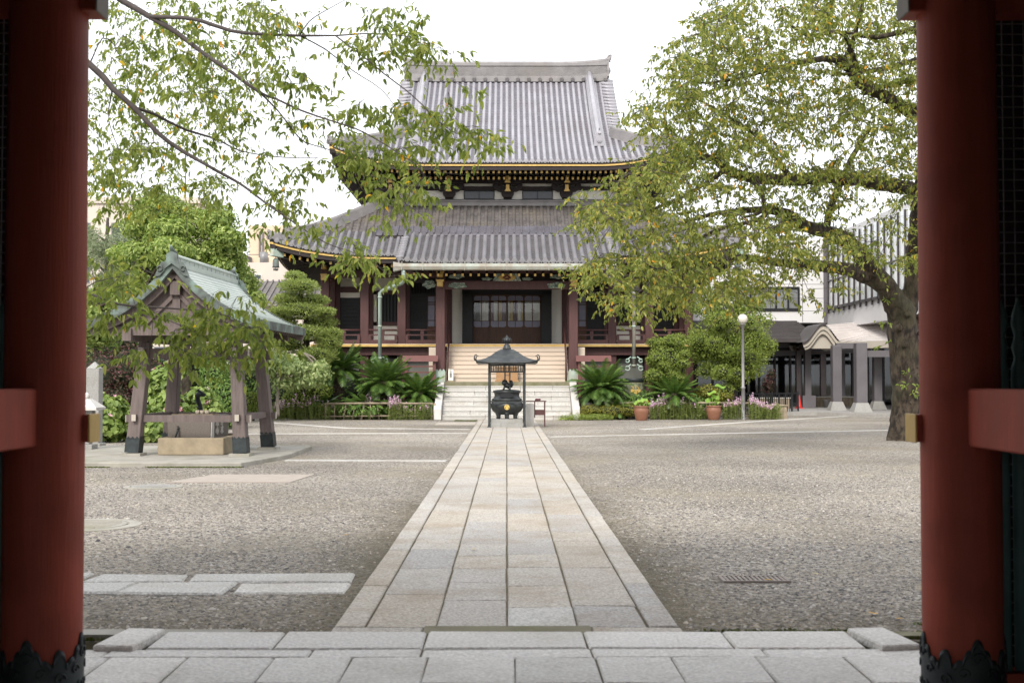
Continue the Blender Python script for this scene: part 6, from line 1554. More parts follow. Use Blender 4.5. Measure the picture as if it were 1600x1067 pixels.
# ------------------------------------------------------------------ foliage tools
def unit(v): return v / np.maximum(np.linalg.norm(v, axis=1, keepdims=True), 1e-9)
def rnd_dir(r_, n): return unit(r_.normal(size=(n, 3)))
def leaves(P, D, N, size, r_, width=.42, fold=.25, curl=.12):
    "pointed blades, two folded quads each: P base, D axis, N rough normal"
    n = len(P); S = unit(np.cross(D, N)); N = np.cross(S, D)
    L = (size * r_.uniform(.7, 1.25, n))[:, None]; w_ = L * width * r_.uniform(.8, 1.15, n)[:, None]; f = fold
    V = np.stack([P, P + D * L * .30 + S * w_ * .48 + N * w_ * f, P + D * L * .68 + S * w_ * .40 + N * (w_ * f * .8 - L * curl * .4), P + D * L - N * L * curl,
                  P + D * L * .68 - S * w_ * .40 + N * (w_ * f * .8 - L * curl * .4), P + D * L * .30 - S * w_ * .48 + N * w_ * f], 1).reshape(-1, 3)
    b = (np.arange(n) * 6)[:, None]
    F = np.concatenate([b + np.array([[0, 1, 2, 3]]), b + np.array([[0, 3, 4, 5]])], 0)
    return V, F
def shell_leaves(blobs, n, size, r_, width=.45, lump=.22, depth=.35, droop=.15, flat=.5, up=.25, spiky=0.0):
    "leaves through the outer part of lumpy ellipsoids"
    vol = np.array([b[1][0] * b[1][1] + b[1][1] * b[1][2] + b[1][0] * b[1][2] for b in blobs]); cnt = (vol / vol.sum() * n).astype(int)
    Ps, Ns = [], []
    for (c, rad), k in zip(blobs, cnt):
        d = rnd_dir(r_, k); ph = r_.uniform(0, 6.28, (5, 3)); fr = r_.uniform(2, 6, (5, 3))
        lm = sum(np.sin((d * fr[i]).sum(1) * 1.6 + ph[i, 0]) for i in range(5)) / 5
        rr = (1 - depth * r_.random(k) ** 1.7) * (1 + lump * lm)
        Ps.append(np.array(c) + d * np.array(rad) * rr[:, None]); Ns.append(d)
    P = np.concatenate(Ps); Nn = np.concatenate(Ns)
    N = unit(Nn + rnd_dir(r_, len(P)) * flat + np.array([0, 0, up]))
    D = rnd_dir(r_, len(P)); D = unit(D - N * (D * N).sum(1, keepdims=True) * .85 + np.array([0, 0, -droop]))
    if spiky: D = unit(D * (1 - spiky) + unit(Nn + np.array([0, 0, .7])) * spiky + rnd_dir(r_, len(P)) * .35)
    k = P[:, 2] > .03
    return leaves(P[k], D[k], N[k], size, r_, width)
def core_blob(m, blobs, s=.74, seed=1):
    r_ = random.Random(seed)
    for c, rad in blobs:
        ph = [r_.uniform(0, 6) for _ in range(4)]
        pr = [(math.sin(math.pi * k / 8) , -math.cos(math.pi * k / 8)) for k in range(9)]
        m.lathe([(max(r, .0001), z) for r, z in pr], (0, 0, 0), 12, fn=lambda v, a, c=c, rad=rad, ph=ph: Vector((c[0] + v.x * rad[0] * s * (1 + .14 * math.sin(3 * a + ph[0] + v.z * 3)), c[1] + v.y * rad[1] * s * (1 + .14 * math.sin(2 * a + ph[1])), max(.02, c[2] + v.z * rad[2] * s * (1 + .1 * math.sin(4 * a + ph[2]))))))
GREEN = lambda a, b, c, d=None: [(0, a), (.4, b), (.8, c), (1, d or c)]
LM = {}
LM['cherry'] = leafmat('cherry_leaf', [(0, (.085, .115, .024)), (.3, (.138, .170, .036)), (.62, (.205, .230, .054)), (.90, (.285, .285, .078)), (.982, (.38, .33, .07)), (.99, (.62, .38, .05)), (1, (.58, .26, .04))], trans=.45, k=1.16)
LM['cherry_near'] = leafmat('cherry_leaf_near', [(0, (.085, .118, .026)), (.4, (.135, .172, .038)), (.8, (.205, .238, .06)), (.985, (.25, .27, .07)), (.992, (.60, .40, .05)), (1, (.55, .24, .04))], trans=.55, k=1.2)
LM['camphor'] = leafmat('broad_tree_leaf', GREEN((.060, .095, .022), (.115, .155, .036), (.165, .205, .055), (.23, .265, .095)), k=1.9, trans=.35)
LM['cedar'] = leafmat('blue_green_needle', GREEN((.11, .14, .075), (.16, .19, .11), (.23, .26, .165)), k=1.5, trans=.3)
LM['podo'] = leafmat('podocarp_leaf', GREEN((.075, .105, .024), (.125, .160, .040), (.18, .215, .062), (.24, .27, .10)), k=1.75, trans=.3)
LM['pale'] = leafmat('pale_leaf', GREEN((.09, .125, .045), (.145, .185, .07), (.21, .25, .11), (.30, .32, .17)), k=1.9, trans=.35)
LM['hedge'] = leafmat('hedge_leaf', GREEN((.035, .070, .016), (.06, .105, .022), (.09, .14, .03), (.13, .18, .045)), k=1.9, trans=.25)
LM['purple'] = leafmat('purple_leaf', [(0, (.030, .038, .016)), (.35, (.055, .05, .025)), (.6, (.10, .038, .04)), (.85, (.15, .055, .06)), (1, (.07, .075, .03))], trans=.25)
LM['hibiscus'] = leafmat('hibiscus_leaf', GREEN((.055, .085, .022), (.10, .14, .034), (.15, .195, .055), (.21, .25, .09)), k=1.9, trans=.35)
LM['bright'] = leafmat('bright_leaf', GREEN((.055, .080, .016), (.105, .140, .026), (.155, .190, .042), (.21, .24, .07)), k=1.9, trans=.35)
LM['cycad'] = leafmat('cycad_frond', GREEN((.028, .058, .016), (.045, .088, .020), (.075, .125, .026), (.12, .165, .035)), k=1.5, rough=.38, trans=.18)
LM['stem'] = leafmat('flower_stem_leaf', GREEN((.07, .10, .024), (.115, .145, .036), (.17, .20, .06)), k=1.5, trans=.3)
LM['pinkfl'] = leafmat('pink_flower', [(0, (.62, .36, .56)), (.5, (.74, .52, .66)), (1, (.80, .66, .74))], trans=.3)
LM['yellowgrn'] = leafmat('yellow_green_leaf', GREEN((.13, .15, .025), (.21, .22, .03), (.30, .28, .05)), trans=.3)
LM['pinkbig'] = leafmat('hibiscus_flower', [(0, (.62, .12, .25)), (.5, (.75, .45, .55)), (1, (.82, .74, .74))], trans=.3)

def limb_tubes(m, limbs, r_, n=9, jit=.12):
    "limbs: lists of (px, py, Y, radius) seen in the photo, given their real depth"
    out_ = []
    for L_ in limbs:
        pts = [W(a, b, c) for a, b, c, d in L_]; rad = [d for a, b, c, d in L_]
        q, rr = [], []
        for i in range(len(pts) - 1):        # smooth resample
            p0, p1, p2, p3 = pts[max(i - 1, 0)], pts[i], pts[i + 1], pts[min(i + 2, len(pts) - 1)]
            k = max(2, int((p2 - p1).length / max(.12, rad[i] * .7)))
            for s in range(k):
                t = s / k
                v = .5 * ((2 * p1) + (p2 - p0) * t + (2 * p0 - 5 * p1 + 4 * p2 - p3) * t * t + (-p0 + 3 * p1 - 3 * p2 + p3) * t ** 3)
                q.append(v + Vector((r_.uniform(-1, 1), r_.uniform(-1, 1), r_.uniform(-1, 1))) * rad[i] * .10); rr.append((rad[i] + (rad[i + 1] - rad[i]) * t))
        q.append(pts[-1]); rr.append(rad[-1])
        m.tube(q, rr, n, jit=jit, rng=r_)
        out_.append((q, rr))
    return out_
def grow(nodes, clusters, m, r_, r0=.004, pw=.5, sag=.06, order=None):
    "join every leaf cluster to the nearest wood: thin branches with a little sag"
    N = [np.array(p) for p in nodes]; par = [-1] * len(N); nb = len(N)
    A = np.zeros((len(N) + len(clusters) * 6, 3)); A[:nb] = np.array(N); cnt = nb
    C = np.array(clusters); dist = np.full(len(C), 1e9); near = np.zeros(len(C), int)
    for i in range(nb):
        d = ((C - A[i]) ** 2).sum(1); k = d < dist; dist[k] = d[k]; near[k] = i
    used = np.zeros(len(C), bool); segs = []; desc = {}
    for _ in range(len(C)):
        dd = np.where(used, 1e9, dist); j = int(dd.argmin()); used[j] = True
        a = near[j]; p, q = A[a], C[j]; ln = math.sqrt(dist[j]); k = max(1, min(5, int(ln / .35)))
        ids = [a]
        for s in range(1, k + 1):
            t = s / k; v = p + (q - p) * t; v = v + np.array([0, 0, sag * ln * math.sin(math.pi * t)]) + (np.array([r_.uniform(-1, 1) for _ in range(3)]) * .05 * ln if s < k else 0)
            A[cnt] = v; par.append(ids[-1]); ids.append(cnt)
            d = ((C - v) ** 2).sum(1) ; kk = d < dist; dist[kk] = d[kk]; near[kk] = cnt
            cnt += 1
        segs.append(ids)
    w_ = np.ones(cnt)
    for i in range(cnt - 1, nb - 1, -1):
        if par[i] >= 0: w_[par[i]] += w_[i] * .55
    for ids in segs:
        rad = [r0 * max(1, w_[i]) ** pw for i in ids[1:]]; rad = [rad[0]] + rad
        m.tube([A[i] for i in ids], rad, 5, cap=False)
    return A[nb:cnt]
def sprays(C, per, lv, size, r_, spread, m, droop=.5, width=.42, tw=.0035, twigs=True, axis=None, npr=None):
    "twigs fanning from each cluster point, with hanging leaves along them"
    rr = np.random.default_rng(r_.randint(0, 10 ** 6))
    n = len(C) * per; base = np.repeat(np.array(C), per, 0)
    d = rnd_dir(rr, n); d[:, 2] = d[:, 2] * .55 - droop * .35
    if axis is not None: d = d + np.repeat(axis, per, 0)
    d = unit(d); ln = spread * rr.uniform(.5, 1.2, n)
    tip = base + d * ln[:, None] + np.array([0, 0, -1]) * (droop * ln ** 2 * .5)[:, None]
    if twigs:
        for i in range(n):
            mid = base[i] + d[i] * ln[i] * .55; m.tube([base[i], mid, tip[i]], [tw, tw * .75, tw * .4], 3, cap=False)
    t = rr.uniform(.12, 1.05, (n, lv)); P = base[:, None] + (tip - base)[:, None] * t[:, :, None]
    P = P.reshape(-1, 3); ax = np.repeat(d, lv, 0); sd = rnd_dir(rr, len(P))
    D = unit(ax * .45 + sd * .75 + np.array([0, 0, -droop])); N = unit(rnd_dir(rr, len(P)) * .7 + np.array([0, 0, .8]))
    return leaves(P, D, N, size, rr, width)
def inside(px, py, poly):
    c = False; j = len(poly) - 1
    for i in range(len(poly)):
        if ((poly[i][1] > py) != (poly[j][1] > py)) and px < (poly[j][0] - poly[i][0]) * (py - poly[i][1]) / (poly[j][1] - poly[i][1]) + poly[i][0]: c = not c
        j = i
    return c
def fill(poly, n, r_, yfun, gaps=(), pads=()):
    x0 = min(p[0] for p in poly); x1 = max(p[0] for p in poly); y0 = min(p[1] for p in poly); y1 = max(p[1] for p in poly); out_ = []; tries = 0
    while len(out_) < n and tries < n * 60:
        tries += 1; px, py = r_.uniform(x0, x1), r_.uniform(y0, y1)
        if not inside(px, py, poly): continue
        keep = 1.0
        for (gx, gy, rx, ry, f) in gaps:
            if ((px - gx) / rx) ** 2 + ((py - gy) / ry) ** 2 < 1: keep = min(keep, f)
        if r_.random() > keep: continue
        out_.append(W(px, py, yfun(px, py)))
    return out_

# ------------------------------------------------------------------ big cherry at right
def right_cherry():
    r_ = random.Random(21)
    t = thing('cherry_tree', (9.9, 30, 0), 'large old cherry with a knobbly trunk and spreading yellow-green crown by the right red pillar', 'tree')
    trunk = [[(1412, 700, 30, .47), (1413, 688, 30, .39), (1414, 672, 30, .36), (1416, 640, 30, .375), (1419, 610, 30, .385), (1417, 575, 30, .355), (1412, 535, 30, .33), (1409, 500, 30, .345), (1403, 478, 29.9, .30), (1392, 462, 29.8, .27)],
             [(1372, 440, 29.6, .20), (1345, 428, 29.3, .18), (1318, 420, 28.6, .15), (1270, 414, 27.8, .12), (1215, 410, 27, .09), (1150, 402, 26, .07), (1090, 410, 25, .04)],
             [(1406, 488, 30, .28), (1388, 455, 29.7, .25), (1364, 424, 29.4, .225), (1340, 393, 29.2, .19), (1318, 374, 29, .18), (1290, 361, 28.6, .16), (1262, 355, 28, .14), (1232, 338, 27.4, .14), (1205, 328, 27, .09), (1130, 332, 26, .05), (1060, 350, 25.4, .03)],
             [(1410, 492, 30, .28), (1422, 462, 30, .22), (1429, 420, 29.8, .21), (1434, 370, 29.4, .23), (1442, 300, 28.6, .22), (1452, 230, 28, .20), (1452, 150, 27, .17), (1440, 60, 26.5, .12), (1430, -20, 26, .08)],
             [(1448, 300, 28.6, .17), (1410, 293, 28.2, .16), (1350, 283, 27.6, .15), (1285, 277, 27, .14), (1235, 281, 26.6, .13), (1170, 277, 26, .105), (1135, 265, 25.6, .09), (1108, 247, 25.2, .065), (1050, 250, 24.8, .045), (1015, 255, 24.4, .02)],
             [(1455, 190, 28, .14), (1420, 172, 27.6, .14), (1380, 150, 27.2, .13), (1345, 130, 26.8, .12), (1318, 100, 26.4, .09), (1290, 92, 26, .07), (1240, 100, 25.4, .05), (1160, 122, 24.8, .025)],
             [(1344, 130, 26.8, .075), (1333, 90, 26.6, .06), (1315, 52, 26.2, .045), (1262, 56, 25.8, .035), (1230, 34, 25.4, .02)],
             [(1450, 120, 27.4, .07), (1400, 130, 27, .065), (1350, 146, 26.8, .06)], [(1450, 90, 27, .06), (1395, 104, 26.6, .055), (1350, 113, 26.4, .045), (1300, 118, 26, .02)],
             [(1445, 40, 26.6, .06), (1370, 58, 26.2, .05), (1320, 50, 26, .03)], [(1205, 328, 27, .06), (1180, 345, 26.2, .045), (1120, 360, 25.4, .035), (1060, 390, 24.6, .02)],
             [(1170, 277, 26, .06), (1190, 300, 25.6, .05), (1190, 330, 25.2, .035), (1160, 340, 25, .02)], [(1100, 400, 25.2, .035), (1040, 420, 24.4, .03), (985, 430, 23.8, .02), (940, 440, 23.2, .012)],
             [(1050, 250, 24.8, .035), (1000, 262, 24.2, .028), (965, 285, 23.8, .02)], [(1135, 265, 25.6, .05), (1080, 300, 24.8, .035), (1010, 330, 24, .025), (930, 345, 23.2, .012)],
             [(1318, 100, 26.4, .06), (1340, 40, 26, .04), (1350, -10, 25.6, .03)], [(1290, 362, 28.6, .1), (1300, 320, 28.2, .08), (1330, 250, 28, .06), (1360, 200, 27.6, .04)],
             [(1235, 281, 26.6, .06), (1200, 230, 26, .045), (1150, 190, 25.4, .03), (1080, 150, 24.8, .018)], [(1160, 122, 24.8, .03), (1100, 130, 24.2, .02), (1060, 120, 23.8, .012)]]
    m = MB(); sm = limb_tubes(m, trunk, r_, n=20, jit=.15)
    for k in range(16):      # burrs and root flare
        z = r_.uniform(.1, 3.2); a = r_.uniform(-2.2, .6); c = W(1412, 596, 30); rr = .36 + .07 * math.sin(z * 3)
        p = Vector((c.x + math.cos(a) * rr, 30 + math.sin(a) * rr, z)); q = r_.uniform(.05, .11)
        m.lathe([(0.001, -q), (q * .8, -q * .55), (q, 0), (q * .75, q * .6), (.001, q)], p, 9, fn=lambda v, a_: v * (1 + .25 * math.sin(a_ * 3 + z * 9)))
    m.build('trunk', MT['bark'], t, recalc=False)
    nodes = [tuple(p) for q, rr in sm for p, ra in zip(q, rr) if ra < .22]
    crown = [(1150, -30), (1112, 12), (1090, 18), (1095, 45), (1062, 62), (1045, 82), (1050, 105), (1030, 122), (1038, 145), (1008, 162), (985, 176), (1000, 190), (1020, 205), (1012, 225), (985, 240), (960, 268), (948, 300), (930, 318), (915, 332), (905, 345), (918, 360), (935, 378),
             (925, 395), (918, 420), (925, 445), (955, 470), (985, 480), (1010, 472), (1040, 462), (1075, 470), (1100, 452), (1130, 470), (1175, 465), (1210, 455), (1245, 440), (1272, 430), (1300, 405), (1340, 395), (1380, 420), (1420, 410), (1480, 400), (1500, 200), (1480, -30)]
    gaps = [(1290, 232, 60, 18, .25), (1200, 310, 80, 18, .3), (1275, 335, 45, 28, .25), (1265, 205, 36, 14, .45), (1300, 65, 24, 18, .4), (1370, 210, 42, 18, .5), (1105, 330, 50, 16, .45), (1345, 350, 36, 50, .45), (1400, 330, 55, 55, .5), (1290, 440, 110, 26, .35), (1215, 372, 50, 12, .6)]
    C = fill(crown, 1130, r_, lambda px, py: (21.5 + (px - 900) / 560 * 6.0 + r_.uniform(-2.2, 2.6)), gaps)
    # outstretched tips that break the outline
    for (px, py) in ((1108, 16), (1085, 32), (1072, 58), (1048, 78), (1036, 92), (1028, 120), (1000, 165), (985, 175), (1006, 205), (968, 262), (905, 328), (898, 348), (912, 372), (905, 300), (938, 470), (965, 482), (1000, 484), (1060, 478), (1230, 452), (1262, 452), (1300, 450), (1315, 445), (1278, 470), (905, 425), (920, 455), (1130, 480)):
        C.append(W(px, py, 23.2 + (px - 900) / 560 * 4 + r_.uniform(-.8, .8)))
    bm_ = MB(); grow(nodes, [tuple(c) for c in C], bm_, r_, r0=.0042, pw=.52)
    V, F = sprays(C, 5, 10, .098, r_, .54, bm_, droop=.6, tw=.0026, width=.42)
    bm_.build('branches', MT['twig'], t, recalc=False)
    mesh_np('crown', V, F, LM['cherry'], t)
    # leafy sprouts on the trunk
    S = [W(1385, 505, 29.5), W(1378, 540, 29.5), W(1420, 598, 29.4), W(1425, 615, 29.4), W(1390, 470, 29.4), W(1430, 585, 29.4), W(1400, 560, 29.4), W(1415, 500, 29.4), W(1422, 628, 29.4), W(1382, 520, 29.4)]
    bm2 = MB(); S = S[:6]; V, F = sprays(S, 3, 5, .12, r_, .26, bm2, droop=.2, tw=.004); bm2.build('sprout_twigs', MT['twig'], t, recalc=False); tag(mesh_np('sprouts', V, F, LM['bright'], t), kind='stuff')
right_cherry()

# ------------------------------------------------------------------ near cherry at left, trunk behind the left pillar
def left_cherry():
    r_ = random.Random(8)
    t = thing('cherry_tree', (-6.3, 11.5, 0), 'near cherry with thin dark drooping branches and sparse leaves reaching in from the left', 'tree')
    limbs = [[(-330, 860, 11.5, .24), (-320, 700, 11.5, .20), (-300, 500, 11.5, .18), (-240, 300, 11.6, .15), (-150, 160, 11.8, .12)],
             [(-240, 300, 11.6, .09), (-60, 120, 12, .075), (60, 70, 12, .06), (140, 101, 12, .05), (176, 139, 12, .046), (210, 169, 12, .042), (244, 206, 12, .036), (285, 236, 12, .031), (337, 266, 12, .026), (375, 287, 12, .02), (412, 315, 11.8, .016), (455, 345, 11.6, .012), (510, 380, 11.4, .008), (560, 398, 11.2, .006), (612, 432, 11, .004)],
             [(210, 169, 12, .03), (240, 178, 12.2, .026), (290, 203, 12.4, .021), (340, 218, 12.6, .016), (375, 236, 12.8, .012), (440, 246, 13, .009), (496, 247, 13, .006)],
             [(-150, 160, 11.8, .09), (60, -60, 11.8, .06), (195, 4, 11.8, .047), (232, 26, 11.7, .043), (277, 52, 11.6, .039), (311, 79, 11.5, .034), (360, 112, 11.4, .027), (406, 145, 11.3, .021), (431, 155, 11.2, .017), (471, 173, 11.1, .015), (517, 189, 11, .013), (555, 201, 11, .012), (585, 216, 10.9, .010), (616, 235, 10.8, .009), (647, 255, 10.7, .007), (678, 267, 10.6, .005), (725, 274, 10.6, .003)],
             [(406, 145, 11.3, .014), (434, 173, 11.5, .011), (456, 201, 11.6, .010), (477, 223, 11.7, .009), (524, 237, 11.8, .007), (573, 263, 11.8, .005), (600, 300, 11.8, .004)],
             [(232, 26, 11.7, .035), (300, 30, 11.4, .03), (360, 48, 11.2, .027), (400, 53, 11, .024), (468, 56, 10.9, .018), (524, 56, 10.8, .013), (586, 53, 10.7, .009), (660, 62, 10.6, .005), (705, 85, 10.6, .003)],
             [(524, 56, 10.8, .012), (573, 93, 10.7, .011), (598, 114, 10.6, .010), (635, 142, 10.5, .009), (663, 167, 10.4, .008), (691, 195, 10.3, .006), (722, 213, 10.3, .005), (770, 228, 10.2, .003)],
             [(468, 56, 10.9, .012), (508, 77, 11, .010), (539, 102, 11.1, .009), (567, 121, 11.2, .008), (598, 142, 11.2, .006), (632, 186, 11.3, .004)], [(468, 56, 10.9, .012), (483, 34, 10.8, .009), (505, 19, 10.8, .007), (540, 0, 10.8, .005)],
             [(524, 237, 11.8, .006), (560, 262, 11.6, .005), (590, 300, 11.5, .004)], [(412, 315, 11.8, .010), (440, 332, 12, .007), (455, 360, 12, .004)],
             [(-300, 500, 11.5, .08), (-100, 420, 10.4, .04), (60, 430, 9.8, .025), (130, 455, 9.6, .018), (185, 475, 9.5, .014), (224, 479, 9.5, .012), (284, 483, 9.4, .010), (335, 488, 9.3, .008), (380, 505, 9.2, .006), (425, 540, 9.2, .003)],
             [(224, 479, 9.5, .007), (262, 500, 9.4, .006), (310, 520, 9.3, .005), (350, 545, 9.3, .003)], [(130, 455, 9.6, .010), (150, 440, 9.8, .007), (200, 430, 10, .005)],
             [(290, 240, 12, .008), (290, 300, 12, .006), (291, 345, 12, .004), (290, 385, 12, .002)], [(176, 139, 12, .012), (170, 190, 12.2, .009), (195, 260, 12.4, .006), (205, 330, 12.5, .003)], [(140, 101, 12, .012), (160, 60, 12.2, .010), (178, 70, 12.4, .008), (182, 80, 12.4, .005)]]
    limbs = [[(a, b, c, d * (.62 if d < .06 else .9)) for a, b, c, d in L_] for L_ in limbs]
    m = MB(); sm = limb_tubes(m, limbs, r_, n=8, jit=.1); m.build('trunk', MT['twig'], t, recalc=False)
    nodes = [tuple(p) for q, rr in sm for p, ra in zip(q, rr) if ra < .06]
    C = []
    # leaf pads traced from the photo: (px, py, radius px, depth, clusters)
    for (px, py, rx, ry, Y, k) in [(620, 20, 60, 22, 10.8, 9), (580, 70, 70, 26, 10.7, 14), (650, 75, 45, 28, 10.6, 11), (690, 80, 18, 18, 10.5, 2), (460, 30, 50, 30, 11, 8), (420, 100, 40, 35, 11.2, 8), (470, 130, 30, 25, 11.2, 6), (460, 180, 36, 24, 11.5, 6), (560, 170, 60, 18, 11.2, 8), (620, 180, 40, 22, 11.2, 8), (680, 190, 40, 26, 10.4, 12), (735, 215, 36, 20, 10.2, 8), (765, 228, 14, 10, 10.2, 3), (700, 130, 18, 16, 10.5, 2),
                               (540, 225, 40, 20, 11.6, 9), (600, 240, 50, 22, 11.4, 13), (650, 240, 26, 20, 10.8, 6), (560, 270, 40, 18, 11.6, 9), (610, 285, 36, 22, 11.2, 12), (645, 305, 20, 22, 10.9, 6), (620, 335, 18, 12, 10.9, 3), (660, 270, 14, 12, 10.7, 2), (500, 260, 30, 16, 12, 4),
                               (430, 260, 34, 30, 12.4, 8), (460, 310, 30, 24, 12, 7), (400, 300, 40, 20, 12.2, 7), (500, 355, 30, 20, 11.5, 5), (550, 385, 22, 14, 11.2, 5), (580, 405, 26, 10, 11, 4), (545, 405, 14, 14, 11, 2), (615, 432, 12, 8, 11, 2), (430, 350, 25, 15, 11.8, 3),
                               (380, 150, 60, 40, 12, 12), (310, 110, 60, 50, 12, 15), (340, 200, 50, 36, 12.3, 11), (250, 130, 60, 50, 12.6, 13), (200, 60, 60, 50, 12.6, 14), (180, 180, 50, 50, 12.6, 12), (260, 230, 60, 36, 12.4, 13), (180, 260, 46, 36, 12.4, 11), (330, 300, 40, 26, 12.4, 8), (300, 30, 60, 30, 12, 12), (390, 30, 50, 30, 11.4, 9), (240, 310, 60, 26, 12.8, 9), (170, 330, 36, 30, 12.6, 6), (220, 230, 20, 14, 11.4, 4), (160, 240, 18, 14, 11, 4), (285, 80, 24, 18, 11, 5), (330, 70, 20, 16, 10.8, 3),
                               (190, 430, 50, 26, 9.8, 8), (160, 400, 30, 20, 10, 4), (170, 490, 30, 20, 9.5, 4), (240, 490, 34, 14, 9.4, 5), (290, 505, 40, 18, 9.3, 8), (330, 520, 40, 20, 9.3, 9), (380, 515, 32, 20, 9.2, 8), (415, 535, 20, 14, 9.2, 5), (280, 545, 40, 12, 9.3, 4), (350, 550, 30, 14, 9.3, 4), (220, 545, 20, 12, 9.4, 3), (330, 480, 40, 10, 9.3, 4), (185, 455, 24, 14, 9.5, 4), (140, 450, 16, 16, 9.6, 3), (375, 475, 16, 12, 9.2, 2), (335, 460, 12, 6, 9.3, 1)]:
        for _ in range(k):
            a, q = r_.uniform(0, 6.28), math.sqrt(r_.random()); C.append(W(px + math.cos(a) * rx * q, py + math.sin(a) * ry * q, Y + r_.uniform(-.4, .4)))
    bm_ = MB(); grow(nodes, [tuple(c) for c in C], bm_, r_, r0=.0018, pw=.42, sag=.04)
    V, F = sprays(C, 3, 7, .074, r_, .29, bm_, droop=.75, tw=.0012, width=.38)
    # a second, deeper layer of smaller-looking foliage farther up the tree
    far = fill([(120, -20), (460, -20), (430, 90), (400, 200), (350, 300), (250, 340), (120, 350)], 160, r_, lambda a, b: 16.5 + r_.uniform(-1.5, 2.5), [(350, 210, 50, 40, .5)])
    grow(nodes, [tuple(c) for c in far], bm_, r_, r0=.002, pw=.45)
    V2, F2 = sprays(far, 4, 8, .072, r_, .40, bm_, droop=.7, tw=.0013, width=.36)
    bm_.build('branches', MT['twig'], t, recalc=False)
    mesh_np('crown', np.concatenate([V, V2]), np.concatenate([F, F2 + len(V)]), LM['cherry_near'], t)
left_cherry()

# ------------------------------------------------------------------ garden trees and shrubs
def P3(px, py, Y): return tuple(W(px, py, Y))
def sz(pxr, Y): return pxr * Y / FPX
def bush(name, blobs_px, Y, n, size, lm, label, cat='shrub', group=None, dy=None, core=.72, trunk=None, seed=1, width=.5, lump=.25, depth=.4, droop=.1, flat=.6, base=None, tm='bark', limbs=(), coremat='core', spiky=0.0):
    r_ = np.random.default_rng(seed); rr = random.Random(seed)
    blobs = [(P3(px, py, Y + (q[0] if q else 0)), (sz(rx, Y), (dy or sz(rx, Y)) * .9, sz(ry, Y))) for (px, py, rx, ry, *q) in blobs_px]
    bx = W(base[0], base[1], Y) if base else Vector((blobs[0][0][0], Y, 0))
    t = thing(name, (bx.x, Y, 0), label, cat, group)
    V, F = shell_leaves(blobs, n, size, r_, width, lump, depth, droop, flat, spiky=spiky); mesh_np('crown', V, F, LM[lm], t)
    m = MB()
    if core: core_blob(m, blobs, core, seed)  # dark filler blobs: the crown's inner shade put into their colour
    if not trunk and not core: pass
    for (px, py, rx, ry, *q) in blobs_px:       # stems from the ground into each clump
        c = W(px, py, Y + (q[0] if q else 0)); 
        if not trunk: m.tube([(bx.x + (c.x - bx.x) * .5, Y, 0), (c.x, c.y, max(.05, c.z))], [.05, .02], 6, cap=False)
    m.build('core_and_stems', MT[coremat], t, recalc=False)
    if trunk:
        m = MB(); sm = limb_tubes(m, trunk, rr, n=8, jit=.08)
        for (px, py, rx, ry, *q) in blobs_px:
            c = Vector(P3(px, py, Y + (q[0] if q else 0))); best = min((p for qq, _ in sm for p in qq), key=lambda p: (p - c).length)
            m.tube([best, (best + c) / 2 + Vector((0, 0, .1)), c], [.05, .035, .015], 6, cap=False)
        m.build('trunk', MT[tm], t, recalc=False)
    return t
rb_ = random.Random(77)
def lumps(cx, cy, rx, ry, n, r0, r1, dy=2.0, seed=0, top=None):
    r_ = random.Random(seed); out_ = []
    for _ in range(n):
        a, q = r_.uniform(0, 6.28), math.sqrt(r_.random()); s = r_.uniform(r0, r1)
        out_.append((cx + math.cos(a) * rx * q, cy + math.sin(a) * ry * q, s, s * r_.uniform(.55, .8), r_.uniform(-dy, dy)))
    return out_
# large broad tree behind the pavilion
bush('broadleaf_tree', lumps(275, 400, 92, 82, 30, 22, 38, 2.6, 3) + [(265, 335, 40, 26), (225, 350, 34, 24), (310, 350, 36, 24), (200, 400, 30, 22), (350, 400, 34, 24), (380, 440, 26, 20), (395, 470, 22, 18), (215, 460, 40, 26), (330, 470, 46, 30)], 40, 46000, .15, 'camphor', 'large rounded bright green tree rising behind the water pavilion', 'tree', core=0, seed=4, width=.42, depth=.55, lump=.3,
     trunk=[[(285, 655, 40, .35), (283, 560, 40, .30), (280, 470, 40, .26), (278, 440, 40, .2), (270, 380, 40, .12)], [(280, 465, 40, .18), (235, 430, 40, .12), (215, 400, 40, .07)], [(280, 450, 40, .16), (320, 420, 40, .11), (345, 400, 40, .06)], [(280, 480, 40, .12), (240, 447, 39, .1), (222, 440, 39, .06)]], base=(285, 655))
bush('cedar_tree', lumps(165, 400, 36, 70, 16, 18, 30, 2, 9) + [(150, 470, 30, 14), (185, 440, 24, 12)], 46, 7000, .22, 'cedar', 'pale blue-green feathery cedar beside the left red pillar', 'tree', core=0, seed=6, width=.12, depth=.9, droop=.3, trunk=[[(165, 640, 46, .2), (166, 480, 46, .14), (168, 340, 46, .05)]], base=(165, 640), tm='twig')
bush('laurel_tree', lumps(150, 470, 50, 40, 10, 20, 30, 1.5, 12) + [(150, 520, 40, 24)], 38, 5000, .16, 'camphor', 'loose green tree crowded between the left pillar and the pavilion gable', 'tree', core=0, seed=16, depth=.7, trunk=[[(150, 640, 38, .12), (152, 540, 38, .1), (150, 480, 38, .05)]], base=(150, 640))
